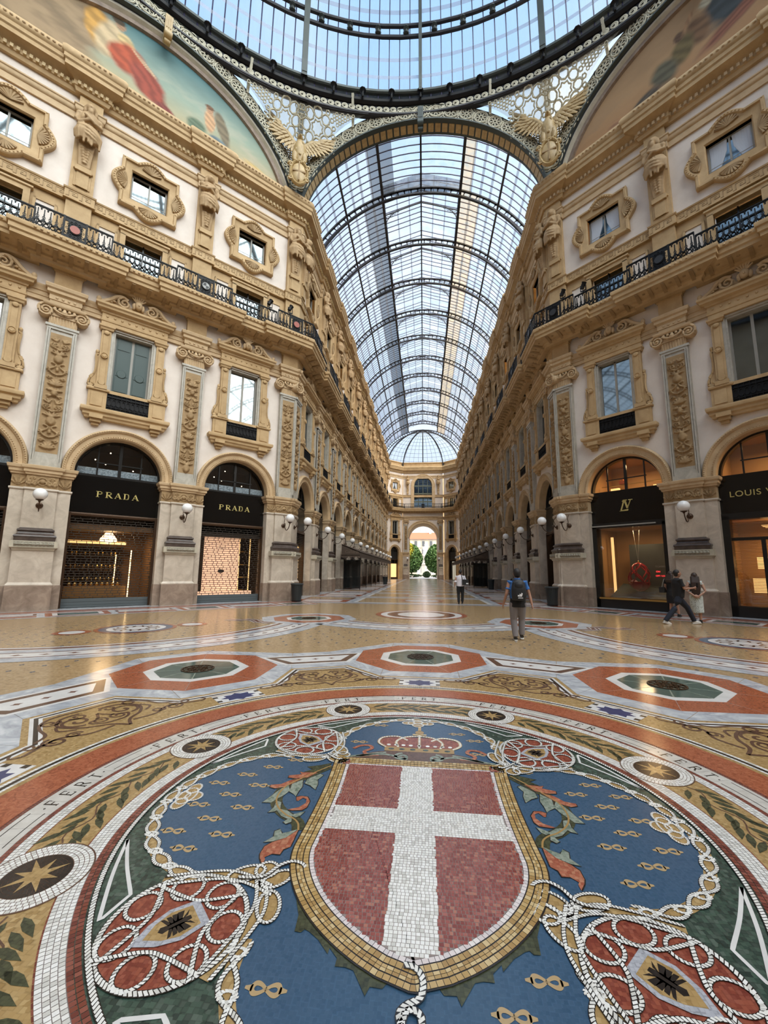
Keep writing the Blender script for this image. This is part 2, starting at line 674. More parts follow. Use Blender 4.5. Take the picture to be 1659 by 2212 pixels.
for i in range(len(p) - 1):
    a, b = Vector(p[i]), Vector(p[i + 1])
    l = (b - a).length
    if l < .3:
        continue
    t = (b - a).normalized()
    nn = Vector((t.y, -t.x))
    k = ow[i + 1]
    iv = FR[k].inverted()
    n = int(l / .2)
    for j in range(n):
        q = a + t * (l * (j + .5) / n)
        m = iv @ T(q.x, q.y) @ RZ(math.atan2(t.y, t.x))
        e = MB()
        e.box(-.055, .055, -.19, -.05, 23.06, 23.22)
        dent[k].merge(e, m)
for k, m in dent.items():
    if m.f:
        tag(m.build('dentil_row', 'gilt' if k in ('L', 'AL') else 'ochre_pale', WOBJ[k]), kind='stuff')

# beads along the cornice edge and the balcony edge
for nm, (fb, ff, hw), d, z, rr in (('bead_row', (-.1, .06, .62), .59, 24.06, .062), ('bead_row', (.05, .32, 1.3), .75, 14.88, .045)):
    p, ow = run(fb, ff, hw)
    bd = {k: MB() for k in ORDER}
    for i in range(len(p) - 1):
        a, b = Vector(p[i]), Vector(p[i + 1])
        l = (b - a).length
        if l < .4 or a.y > 42:
            continue
        t = (b - a).normalized()
        nn = Vector((t.y, -t.x))
        n = int(l / .19)
        for j in range(n):
            q = FR[ow[i + 1]].inverted() @ Vector((*(a + t * (l * (j + .5) / n) + nn * d), z))
            bd[ow[i + 1]].ball(tuple(q), (rr * 1.2, rr * 1.2, rr), 6, 4)
    for k, m in bd.items():
        if m.f:
            tag(m.build(nm, 'ochre_pale', WOBJ[k], 180), kind='stuff')

# greek key on the meander band: raised thin bars
key = MB()
kp = [(0, 0), (0, .26), (.30, .26), (.30, .08), (.14, .08), (.14, .17), (.2, .17)]
for (xa, za), (xb, zb) in zip(kp, kp[1:]):
    key.box(min(xa, xb) - .014, max(xa, xb) + .014, -.012, .01, min(za, zb) - .014, max(za, zb) + .014)
key.box(-.1, .0, -.012, .01, -.014, .014)
p, ow = run(-.13, .01, .47)
keys = {k: MB() for k in ORDER}
for x, y, a, k in along(p, ow, .42):
    if abs(y) < 60:
        keys[k].merge(key, FR[k].inverted() @ T(x, y) @ RZ(a) @ T(-.15, 0, 17.67))
for k, m in keys.items():
    if m.f:
        tag(m.build('greek_key', 'ochre_dark', WOBJ[k]), kind='stuff')


# ---------------------------------------------------------------- reliefs
def relief(w, h, nx, ny, strokes, y0=0.0, mirror=True):
    X, Z = np.meshgrid(np.linspace(-w / 2, w / 2, nx), np.linspace(0, h, ny))
    H = np.zeros_like(X)
    ss = list(strokes)
    if mirror:
        ss += [([(-x, z) for x, z in p], r, hh) for p, r, hh in strokes]
    for pts, r, hh in ss:
        pts = np.array(pts, float)
        n = len(pts)
        rr = np.array(r if isinstance(r, (list, tuple)) else [r] * n)
        lo, hi = pts[:, 1].min() - rr.max(), pts[:, 1].max() + rr.max()
        j0, j1 = max(0, int(lo / h * (ny - 1))), min(ny, int(hi / h * (ny - 1)) + 2)
        if j1 <= j0:
            continue
        d = (X[j0:j1, :, None] - pts[None, None, :, 0]) ** 2 + (Z[j0:j1, :, None] - pts[None, None, :, 1]) ** 2
        q = np.clip(1 - d / (rr ** 2)[None, None, :], 0, 1)
        H[j0:j1] = np.maximum(H[j0:j1], 1.7 * hh * np.sqrt(q).max(axis=2))
    mb = MB()
    vs = [(float(a), y0 - float(b), float(c)) for a, b, c in zip(X.ravel(), H.ravel(), Z.ravel())]
    fs = [(j * nx + i, j * nx + i + 1, (j + 1) * nx + i + 1, (j + 1) * nx + i) for j in range(ny - 1) for i in range(nx - 1)]
    return mb.add(vs, fs)


def curve(pts, n=8):
    """catmull-rom through points"""
    P = [Vector((*p, 0)[:3]) for p in pts]
    out = []
    for i in range(len(P) - 1):
        a, b, c, d = P[max(0, i - 1)], P[i], P[i + 1], P[min(len(P) - 1, i + 2)]
        for j in range(n):
            t = j / n
            q = .5 * ((2 * b) + (c - a) * t + (2 * a - 5 * b + 4 * c - d) * t * t + (3 * b - a - 3 * c + d) * t ** 3)
            out.append(tuple(q)[:len(pts[0])])
    out.append(tuple(P[-1])[:len(pts[0])])
    return out


def leaf_stroke(x, z, ang, l, r, hgt):
    n = 7
    return ([(x + l * math.cos(ang) * i / n, z + l * math.sin(ang) * i / n) for i in range(n + 1)], [r * math.sin(PI * (.12 + .8 * i / n)) for i in range(n + 1)], hgt)


def grotesque(h, seed):
    rnd = random.Random(seed)
    st = [([(0, .1 + .05 * i) for i in range(int((h - .3) / .05))], .018, .03)]
    z = .12
    j = 0
    while z < h - .55:
        kind = (j + seed) % 5
        if kind == 0:      # vase
            st.append(([(0, z + .04 * i) for i in range(8)], [.07, .10, .13, .14, .13, .10, .06, .09], .07))
            st += [leaf_stroke(.02, z + .3, PI / 2 - a, .22, .035, .05) for a in (.25, .7, 1.2)]
            z += .5
        elif kind == 1:    # pair of volutes with leaves
            st.append((spiral(.14, z + .2, .12, 1.6, -PI / 2, 1), .026, .05))
            st.append((curve([(0, z), (.08, z + .05), (.14, z + .08)]), .03, .045))
            st += [leaf_stroke(.1, z + .34, PI / 2 - a, .2, .03, .045) for a in (-.3, .3, .9)]
            z += .56
        elif kind == 2:    # mask
            st.append(([(0, z + .18), (0, z + .24), (0, z + .3)], [.085, .1, .08], .09))
            st.append(([(.05, z + .26)], .026, .02))
            st += [leaf_stroke(.05, z + .32, .3 + a, .16, .03, .05) for a in (0, .5, 1.0)]
            st += [leaf_stroke(.05, z + .14, -.2 - a, .17, .03, .045) for a in (0, .5)]
            z += .5
        elif kind == 3:    # acanthus cup
            st += [leaf_stroke(.01, z + .05, PI / 2 - a, .3 - .08 * a, .045, .055) for a in (0, .35, .75, 1.15)]
            st.append((spiral(.18, z + .38, .07, 1.3, PI, -1), .02, .045))
            z += .52
        else:              # s-scroll
            st.append((curve([(.0, z), (.14, z + .06), (.2, z + .2), (.08, z + .32), (.05, z + .44), (.16, z + .5)]), .026, .05))
            st += [leaf_stroke(.18, z + .2, a, .12, .025, .04) for a in (-.9, .0, .9)]
            st.append(([(0, z + .2), (0, z + .26)], .05, .06))
            z += .58
        j += 1
    return [([(x * 1.22, z_) for x, z_ in p_], ([q_ * 1.15 for q_ in r_] if isinstance(r_, list) else r_ * 1.15), h_) for p_, r_, h_ in st]


def frieze_strokes(w, h):
    st = [([(0, h / 2)], h * .20, .05), ([(h * .3 * math.cos(a), h / 2 + h * .3 * math.sin(a)) for a in [i * .3 for i in range(22)]], .018, .035)]
    for x in (w * .24, w * .40):
        st += [leaf_stroke(x, h * .12, PI / 2 + a, h * .62, .028, .04) for a in (-.7, -.25, .25, .7)]
    st.append((spiral(w * .30, h * .72, h * .16, 1.3, 0, 1), .018, .035))
    return st


R_PIL = [relief(.70, 5.1, 29, 205, grotesque(5.1, s)).mesh('relief', 'ochre_dark', 180) for s in (0, 3)]
R_FRI = relief(.98, .5, 45, 23, frieze_strokes(.98, .5)).mesh('relief', 'ochre_dark', 180)
R_JAM = relief(.42, .5, 21, 23, [leaf_stroke(0, .06, PI / 2 + a, .4, .03, .04) for a in (0, .45, .9)]).mesh('relief', 'ochre_dark', 180)
R_CAP = relief(1.2, .2, 73, 13, [([(x, .1)], .05, .03) for x in (.06, .18, .30, .42, .54)] + [([(x, .1), (x + .05, .15)], .02, .03) for x in (.0, .12, .24, .36, .48)]).mesh('relief', 'cap_relief', 180)

# ---------------------------------------------------------------- piers and pilasters
def upath(hw, y, back=.4):
    return [(-hw, back), (-hw, y), (hw, y), (hw, back)]


def pier_parts(jl=.94, jr=.94):
    d = {}
    m = MB()
    m.box(-jl, jr, .12, 1.0, .95, 4.72)
    m.box(-.62, .62, -.12, .2, .95, 2.32)
    m.mould([(0, .93), (.07, .93), (.08, .99), (.03, 1.05), (0, 1.08)], upath(.62, -.12))
    m.box(-.5, .5, 0, .2, 3.1, 4.72)
    m.mould([(0, 4.66), (.04, 4.66), (.05, 4.7), (.04, 4.74), (0, 4.74)], upath(.5, 0))
    m.mould([(0, 4.66), (.035, 4.66), (.045, 4.7), (.035, 4.74), (0, 4.74)], [(-jl, 1.0), (-jl, .12), (-.5, .12)])
    m.mould([(0, 4.66), (.035, 4.66), (.045, 4.7), (.035, 4.74), (0, 4.74)], [(.5, .12), (jr, .12), (jr, 1.0)])
    d['pier'] = m.mesh('pier', 'pier_marble')
    m = MB()
    m.box(-jl - .02, jr + .02, .09, 1.02, 0, .95)
    m.box(-.69, .69, -.2, .2, 0, .95)
    d['plinth'] = m.mesh('plinth', 'plinth_stone')
    m = MB()
    m.mould([(0, 2.28), (.03, 2.3), (.05, 2.36), (.12, 2.4), (.12, 2.64), (0, 2.66)], upath(.6, -.13))
    m.box(-.6, .6, -.13, .2, 2.3, 2.655)
    d['pedestal_cap'] = m.mesh('pedestal_cap', 'cap_marble')
    m = MB()
    prof = [(0, 2.65), (.14, 2.65), (.14, 2.78), (.15, 2.79), (.17, 2.83), (.15, 2.88), (.10, 2.9), (.06, 2.94), (.04, 3.0), (.06, 3.03), (.09, 3.06), (.08, 3.11), (.03, 3.13), (0, 3.17)]
    m.mould(prof, upath(.48, -.02))
    d['torus_base'] = m.mesh('torus_base', 'torus_marble', 35)
    m = MB()
    m.box(-jl + .01, jr - .01, .13, 1.0, 4.72, 5.3)
    m.box(-.49, .49, .01, .2, 4.72, 5.3)
    prof = [(0, 5.25), (.04, 5.26), (.05, 5.32), (.1, 5.36), (.1, 5.46), (.15, 5.5), (.17, 5.58), (.17, 5.62), (0, 5.66)]
    m.mould(prof, [(-jl, 1.0), (-jl, .12), (-.5, .12), (-.5, 0), (.5, 0), (.5, .12), (jr, .12), (jr, 1.0)])
    m.add([(-jl, .12, 5.66), (jr, .12, 5.66), (jr, 1, 5.66), (-jl, 1, 5.66), (-.5, 0, 5.66), (.5, 0, 5.66), (.5, .2, 5.66), (-.5, .2, 5.66)], [(0, 1, 2, 3), (4, 5, 6, 7)])
    d['impost'] = m.mesh('impost', 'ochre_pale', 30)
    return d


PIER = pier_parts()
PIERC = {'l': pier_parts(.94, .6), 'r': pier_parts(.6, .94)}

# fluted ionic pilaster with relief panel
m = MB()
m.box(-.5, .5, .05, .3, 5.66, 11.62)
pil_back = m
fr_ = [(0, 0), (.05, .0), (.05, .05), (.09, .05), (.11, .02), (.14, 0)]
for sx in (-1, 1):
    for a, b in ((.5, .445), (.42, .375)):
        m.box(min(sx * a, sx * b), max(sx * a, sx * b), .0, .1, 5.66, 11.62)
    m.box(min(sx * .44, sx * .43), max(sx * .44, sx * .43), .02, .1, 5.66, 11.62)
m.box(-.5, .5, .0, .1, 5.66, 5.85)
m.box(-.4, .4, .01, .1, 5.85, 6.0)
m.box(-.5, .5, .0, .1, 11.45, 11.62)
m.box(-.56, .56, -.03, .1, 11.56, 11.66)
PIL_ME = m.mesh('pilaster', 'grey_marble')
m = MB()
m.box(-.47, .47, .0, .3, 11.6, 12.0)
for i in range(9):
    m.lathe([(0, 11.66), (.035, 11.66), (.035, 11.98), (0, 11.98)], 6, (-.4 + .1 * i, .0, 0))
m.box(-.5, .5, -.05, .3, 12.0, 12.3)
for sx in (-1, 1):
    pts = spiral(sx * .6, 12.16, .27, 2.1, PI / 2, -sx, 34, .03)
    m.tube([(x, -.09, z) for x, z in pts], [.06 - .035 * i / 34 for i in range(35)], 6)
    m.lathe([(0, .0), (.25, .0), (.25, .3), (0, .3)], 18, (sx * .6, .24, 12.16), axis='y')
    m.ball((sx * .6, -.1, 12.16), (.06, .05, .06), 8, 6)
m.mould([(0, 12.36), (.06, 12.38), (.1, 12.44), (.1, 12.52), (0, 12.55)], upath(.62, -.08))
for i in range(5):
    m.ball((-.32 + .16 * i, -.1, 12.3), (.06, .05, .07), 8, 6)
m.tube(curve([(-.38, -.12, 12.28), (-.2, -.14, 12.16), (0, -.15, 12.12), (.2, -.14, 12.16), (.38, -.12, 12.28)], 4), .045, 6)
m.ball((0, -.14, 12.2), (.09, .07, .1), 8, 6)
CAP_ME = m.mesh('capital', 'ochre_pale', 45)
m = MB()
m.mould([(0, 12.5), (.02, 12.52), (.02, 12.68), (.05, 12.7), (.05, 12.9), (.08, 12.94), (.14, 12.98), (.14, 13.1), (.2, 13.16), (.22, 13.28), (.2, 13.32), (0, 13.36)], upath(.5, .0))
m.box(-.5, .5, .0, .4, 12.5, 13.35)
for i in range(4):
    m.ball((-.3 + .2 * i, -.06, 12.8), (.05, .03, .05), 8, 6)
ENT_ME = m.mesh('entablature_block', 'ochre_pale', 30)
m = MB()
m.box(-.46, .46, .02, .4, 13.3, 14.15)
m.mould([(0, 14.0), (.03, 14.02), (.04, 14.1), (.12, 14.16), (.13, 14.3), (.26, 14.38), (.28, 14.5), (.5, 14.56), (.52, 14.62), (0, 14.62)], upath(.47, .02, .2))
for i in range(6):
    m.ball((-.4 + .16 * i, -.12, 14.23), (.06, .04, .06), 8, 6)
CORB_ME = m.mesh('corbel', 'ochre', 30)
# strip of the storey above the balcony
m = MB()
m.box(-.46, .46, .05, .35, 15.0, 17.58)
m.box(-.44, .44, .04, .35, 18.05, 22.9)
m.mould([(0, 15.0), (.05, 15.0), (.05, 15.2), (0, 15.24)], upath(.46, .05))
m.box(-.3, .3, .0, .1, 18.3, 19.2)
m.mould([(0, 19.1), (.05, 19.12), (.05, 19.2), (0, 19.24)], upath(.3, .0, .1))
ATT_ME = m.mesh('attic_pilaster', 'ochre')

for k in ('L', 'AL', 'AR', 'R'):
    cen = WALLS[k][4]
    for i, c in enumerate(cen):
        PP = PIER
        if k in ('L', 'R'):
            if i == len(cen) - 1:
                PP = PIERC['l']
            elif i == 0:
                PP = PIERC['r']
        elif k == 'AL' and i == 0:
            PP = PIERC['r']
        elif k == 'AR' and i == len(cen) - 1:
            PP = PIERC['l']
        o = put('pier', PP['pier'], WOBJ[k], T(c))
        for nme in ('plinth', 'pedestal_cap', 'torus_base', 'impost'):
            put(nme, PP[nme], o)
        put('relief', R_CAP, o, T(0, -.252, 2.42))
        put('relief', R_FRI, o, T(0, .008, 4.75))
        if PP is not PIERC['r']:
            put('relief', R_JAM, o, T(-.72, .128, 4.75))
        if PP is not PIERC['l']:
            put('relief', R_JAM, o, T(.72, .128, 4.75))
        q = put('pilaster', PIL_ME, WOBJ[k], T(c))
        put('relief', R_PIL[i % 2], q, T(0, .048, 6.2))
        put('capital', CAP_ME, q)
        put('entablature_block', ENT_ME, q)
        put('corbel', CORB_ME, q)
        put('attic_pilaster', ATT_ME, WOBJ[k], T(c))

# archivolts
def archivolt(r):
    m = MB()
    m.arch([(r - .02, .95), (r - .02, .2), (r, .17), (r + .05, .13), (r + .07, .16), (r + .12, .17), (r + .26, .15), (r + .30, .09), (r + .36, .06), (r + .40, .08), (r + .44, .16), (r + .44, .3)], 0, 5.65, n=36)
    for (rr, y, sz, n) in ((r + .10, .15, .03, 60), (r + .35, .06, .035, 70)):
        for i in range(n):
            a = PI * (i + .5) / n
            x, z = rr * math.cos(a), 5.65 + rr * math.sin(a)
            m.add([(x - sz, y, z), (x, y, z - sz), (x + sz, y, z), (x, y, z + sz), (x, y - sz, z)], [(0, 1, 4), (1, 2, 4), (2, 3, 4), (3, 0, 4)])
    return m.mesh('arch_moulding', 'ochre_pale', 25)


ARCHM = {}
for k in ORDER:
    P = WALLS[k][5]
    for c in WALLS[k][6]:
        if P not in ARCHM:
            ARCHM[P] = archivolt((P - 1.88) / 2)
        put('arch_moulding', ARCHM[P], WOBJ[k], T(c))

# ---------------------------------------------------------------- windows
m_, nt_, b_, L_ = nmat('window_glass')
b_.inputs['Base Color'].default_value = (.20, .235, .25, 1)
b_.inputs['Metallic'].default_value = 1
b_.inputs['Roughness'].default_value = .04
MATS['window_glass'] = m_
m_, nt_, b_, L_ = nmat('dark_glass')
b_.inputs['Base Color'].default_value = (.012, .014, .014, 1)
b_.inputs['Roughness'].default_value = .06
b_.inputs['Specular IOR Level'].default_value = .7
MATS['dark_glass'] = m_
plain('shutter_green', (.045, .075, .072), .45)
plain('curtain', (.55, .60, .68), .8)


def win1():
    d = {}
    m = MB()
    for s in (-1, 1):
        m.box(*sorted((s * .9, s * 1.26)), .06, .3, 9.4, 12.32)
        m.box(*sorted((s * .98, s * 1.18)), .03, .3, 9.75, 11.95)
        m.box(*sorted((s * .86, s * 1.32)), .0, .3, 9.4, 9.58)
        m.mould([(0, 12.12), (.04, 12.14), (.06, 12.22), (.1, 12.26), (.1, 12.34), (0, 12.36)], [(s * 1.08 - .2, .3), (s * 1.08 - .2, .05), (s * 1.08 + .2, .05), (s * 1.08 + .2, .3)])
        m.lathe([(0, .08), (.05, .09), (.10, .06), (.12, .09), (.14, .0)], 14, (s * 1.08, .04, 10.9), axis='y')
        m.ball((s * 1.08, .0, 12.0), (.12, .05, .1), 8, 6)
        m.lathe([(0, .05), (.12, .05), (.14, .0)], 12, (s * 1.08, .04, 9.68), axis='y')
    prof = [(0, 12.34), (.02, 12.36), (.02, 12.52), (.05, 12.54), (.06, 12.62), (.02, 12.64), (.02, 12.9), (.07, 12.92), (.09, 13.0), (.22, 13.06), (.24, 13.14), (.3, 13.2), (.3, 13.3), (0, 13.34)]
    m.mould(prof, [(-1.3, .3), (-1.3, .05), (1.3, .05), (1.3, .3)])
    m.box(-1.3, 1.3, .05, .3, 12.34, 13.33)
    for i in range(9):
        m.ball((-1.12 + .28 * i, .02, 12.77), (.05, .04, .05), 6, 5)
    d['window_surround'] = (m, 'ochre', 30)
    m = MB()
    for s in (-1, 1):
        m.box(*sorted((s * .82, s * 1.5)), .1, .3, 8.48, 9.36)
        m.box(*sorted((s * .98, s * 1.40)), .07, .3, 8.62, 9.22)
        m.mould([(0, 9.3), (.05, 9.32), (.06, 9.38), (.03, 9.42), (0, 9.44)], [(s * 1.16 - .36, .3), (s * 1.16 - .36, .08), (s * 1.16 + .36, .08), (s * 1.16 + .36, .3)])
        # side scroll
        sc = curve([(s * 1.28, 11.0), (s * 1.36, 10.9), (s * 1.33, 10.5), (s * 1.36, 10.1), (s * 1.5, 9.8), (s * 1.54, 9.6), (s * 1.44, 9.48), (s * 1.36, 9.56), (s * 1.40, 9.66)], 5)
        m.tube([(x, .16, z) for x, z in sc], .045, 6, flat=1.6)
        m.slab([(s * 1.26, 9.44), (s * 1.46, 9.48), (s * 1.48, 9.7), (s * 1.34, 10.1), (s * 1.31, 10.5), (s * 1.34, 10.85), (s * 1.26, 10.95)], .14, .3)
        m.ball((s * 1.33, .15, 11.08), (.07, .07, .1), 8, 6)
    m.box(-.84, .84, .1, .3, 9.28, 9.42)
    d['apron'] = (m, 'ochre', 30)
    m = MB()
    m.mould([(0, 8.02), (.04, 8.04), (.06, 8.12), (.12, 8.18), (.12, 8.28), (.2, 8.34), (.22, 8.44), (.2, 8.5), (0, 8.52)], [(-1.5, .3), (-1.5, .12), (1.5, .12), (1.5, .3)])
    m.box(-1.5, 1.5, .12, .3, 8.02, 8.52)
    for s in (-1, 1):
        m.box(*sorted((s * .9, s * 1.38)), -.1, .3, 8.02, 8.2)
        m.box(*sorted((s * .94, s * 1.34)), .0, .3, 7.88, 8.02)
        m.box(*sorted((s * 1.0, s * 1.28)), .1, .3, 7.76, 7.88)
    d['sill'] = (m, 'ochre', 30)
    m = MB()
    for s in (-1, 1):
        ra = curve([(s * 1.55, 13.36), (s * 1.35, 13.44), (s * 1.1, 13.6), (s * .85, 13.85), (s * .62, 13.92), (s * .42, 13.82)], 5)
        m.tube([(x, .02, z) for x, z in ra], .07, 6, flat=1.3)
        sp = spiral(s * .56, 13.64, .27, 1.7, PI / 2, -s, 26, .03)
        m.tube([(x, -.02, z) for x, z in sp], [.06 - .03 * i / 26 for i in range(27)], 6)
        m.slab([(s * 1.5, 13.34), (s * 1.1, 13.55), (s * .8, 13.85), (s * .55, 13.88), (s * .3, 13.7), (s * .3, 13.34)], .1, .3)
        for q in range(4):
            m.ball((s * (.95 + .13 * q), .05, 13.6 - .065 * q), (.09, .06, .05), 6, 5)
        m.ball((s * 1.5, .0, 13.48), (.1, .08, .13), 8, 6)
    m.ball((0, -.04, 13.72), (.17, .14, .21), 12, 8)
    m.ball((0, -.17, 13.7), (.035, .05, .06), 6, 5)
    for a in range(-3, 4):
        m.tube([(.1 * math.sin(a * .35), .0, 13.9), (.32 * math.sin(a * .35), -.02, 13.88 + .36 * math.cos(a * .35))], [.055, .03], 5)
    for s in (-1, 1):
        m.ball((s * .18, -.02, 13.66), (.08, .07, .17), 8, 6)
    m.box(-.3, .3, .08, .3, 13.34, 13.6)
    d['pediment'] = (m, 'ochre_pale', 50)
    m = MB()
    for s in (-1, 1):
        m.box(*sorted((s * .73, s * .9)), .18, .5, 9.42, 12.34)
        m.box(*sorted((s * .80, s * .9)), .12, .5, 9.42, 12.34)
    m.box(-.9, .9, .18, .5, 12.18, 12.34)
    m.box(-.9, .9, .12, .5, 12.26, 12.34)
    d['window_frame'] = (m, 'grey_marble', 0)
    m = MB()
    m.box(-.82, .82, .16, .22, 8.5, 9.3)
    for i in range(9):
        x = -.72 + .18 * i
        m.tube([(x + .08 * math.cos(q), .13, 8.9 + .16 * math.sin(q)) for q in [j * PI / 5 for j in range(10)]], .016, 4, closed=True)
        m.box(x - .09, x - .075, .11, .17, 8.52, 9.28)
    for z in (8.52, 8.66, 9.12, 9.26):
        m.box(-.82, .82, .11, .17, z, z + .022)
    d['grille'] = (m, 'iron_black', 0)
    m = MB()
    m.box(-.05, .05, .40, .46, 9.42, 12.18)
    for s in (-1, 1):
        m.box(*sorted((s * .66, s * .73)), .40, .46, 9.42, 12.18)
    m.box(-.73, .73, .40, .46, 12.12, 12.18)
    m.box(-.73, .73, .40, .46, 9.42, 9.5)
    d['sash'] = (m, 'frame_grey', 0)
    return {k: v[0].mesh(k, v[1], v[2]) for k, v in d.items()}


def rectpane(x0, x1, z0, z1, y, mat, name='pane'):
    m = MB()
    m.box(x0, x1, y, y + .012, z0, z1)
    return m.mesh(name, mat)


W1 = win1()
PANE1 = {m: rectpane(-.31, .31, 0, 2.7, 0, m) for m in ('window_glass', 'dark_glass')}
m = MB()
for z0, z1 in ((.1, .75), (.85, 2.0), (2.1, 2.6)):
    m.box(-.24, .24, -.02, .02, z0, z1)
m.box(-.31, .31, 0, .03, 0, 2.7)
m.lathe([(0, .035), (.17, .035), (.19, .02), (.2, .0)], 18, (0, .0, .95), axis='y')
SHUT = m.mesh('shutter_leaf', 'shutter_green', 30)
# shallow reveal behind the windows
m = MB()
m.box(-.85, .85, .58, .62, 8.4, 12.4)
WBACK = m.mesh('back_panel', 'black_frame')


def lobed(n=10):
    """outline of the upper windows: a square with a round lobe on each side"""
    a, r = 1.24, .62
    out = []
    for q in range(4):
        ca, sa = math.cos(q * PI / 2), math.sin(q * PI / 2)
        pts = [(a, -a), (a, -r)]
        pts += [(a + .36 * math.sin(PI * i / n) / 1.0, -r + 2 * r * i / n) for i in range(1, n)]
        pts += [(a, r)]
        out += [(x * ca - z * sa, x * sa + z * ca) for x, z in pts]
    return out


def win3():
    d = {}
    m = MB()
    ol = lobed()
    zc = 19.85
    n = len(ol)
    hole = []
    for x, z in ol:      # radial mapping to the square opening
        mx_ = max(abs(x), abs(z))
        hole.append((x / mx_ * .78, z / mx_ * .73))
    rows = [(1.0, .26, ol), (1.0, .06, ol), (.97, .02, ol), (.90, .02, ol), (.87, .1, ol), (.80, .12, ol)]
    vs = []
    for k, y, o in rows:
        vs += [(x * k, y, zc + z * k) for x, z in o]
    vs += [(x * 1.06, .14, zc + z * 1.06) for x, z in hole]
    vs += [(x, .2, zc + z) for x, z in hole]
    vs += [(x, .5, zc + z) for x, z in hole]
    R_ = len(rows) + 3
    fs = [(j * n + i, j * n + (i + 1) % n, (j + 1) * n + (i + 1) % n, (j + 1) * n + i) for j in range(R_ - 1) for i in range(n)]
    m.add(vs, fs)
    for i in range(0, n):
        x, z = ol[i]
        m.ball((x * .935, .02, zc + z * .935), .035, 6, 4)
    d['window_surround'] = (m, 'ochre', 35)
    m = MB()
    for q in range(4):
        ca, sa = math.cos(q * PI / 2), math.sin(q * PI / 2)
        for i in range(9):
            a = -1.25 + 2.5 * i / 8
            p0, p1 = (.96, 0), (.96 + .40 * math.cos(a), .42 * math.sin(a))
            f = lambda p: (p[0] * ca - p[1] * sa, .09, zc + p[0] * sa + p[1] * ca)
            m.tube([f(p0), f(((p0[0] + p1[0]) / 2, (p0[1] + p1[1]) / 2)), f(p1)], [.015, .05, .06], 5)
    d['shell'] = (m, 'ochre_dark', 60)
    m = MB()
    m.box(-.035, .035, .42, .47, 19.1, 20.6)
    for s in (-1, 1):
        m.box(*sorted((s * .70, s * .78)), .42, .47, 19.1, 20.6)
    m.box(-.78, .78, .42, .47, 20.5, 20.6)
    m.box(-.78, .78, .42, .47, 19.1, 19.18)
    m.tube([(-.78, .3, 19.35), (.78, .3, 19.35)], .014, 5)
    m.tube([(-.78, .3, 19.22), (.78, .3, 19.22)], .014, 5)
    d['sash'] = (m, 'frame_grey', 0)
    return {k: v[0].mesh(k, v[1], v[2]) for k, v in d.items()}


W3 = win3()
PANE3 = {m: rectpane(-.34, .34, 19.15, 20.55, 0, m) for m in ('window_glass', 'dark_glass')}
m = MB()
for s in (-1, 1):
    m.box(*sorted((s * .78, s * 1.0)), .12, .3, 15.0, 17.15)
m.box(-1.0, 1.0, .12, .3, 17.1, 17.3)
m.mould([(0, 17.28), (.06, 17.32), (.06, 17.4), (0, 17.44)], upath(1.02, .12))
W2_FR = m.mesh('window_surround', 'ochre')
PANE2 = rectpane(-.76, .76, 15.1, 17.12, .5, 'window_glass')
m = MB()
m.box(-.03, .03, .44, .5, 15.1, 17.12)
m.box(-.76, .76, .44, .5, 16.4, 16.46)
W2_SA = m.mesh('sash', 'black_frame')
m = MB()
m.box(-.3, .3, .2, .26, 15.6, 17.0)
PANEL_ME = m.mesh('plaster_panel', 'plaster')
m = MB()
for s in (-1, 1):
    m.box(*sorted((s * .3, s * .4)), .16, .26, 15.5, 17.1)
m.box(-.4, .4, .16, .26, 17.0, 17.1)
PANELF_ME = m.mesh('panel_frame', 'ochre')
m = MB()
cx = []
for s in (-1, 1):
    for i in range(6):
        x = s * (.64 - .1 * i)
        m.tube([(x, .0, 20.5), (x * .9 + s * .05, .02, 20.0), (x * .55 + s * .3, .0, 19.4), (s * (.62 - .03 * i), .0, 19.15)], [.07, .07, .06, .05], 6, flat=.5)
CURT = m.mesh('curtain', 'curtain', 60)

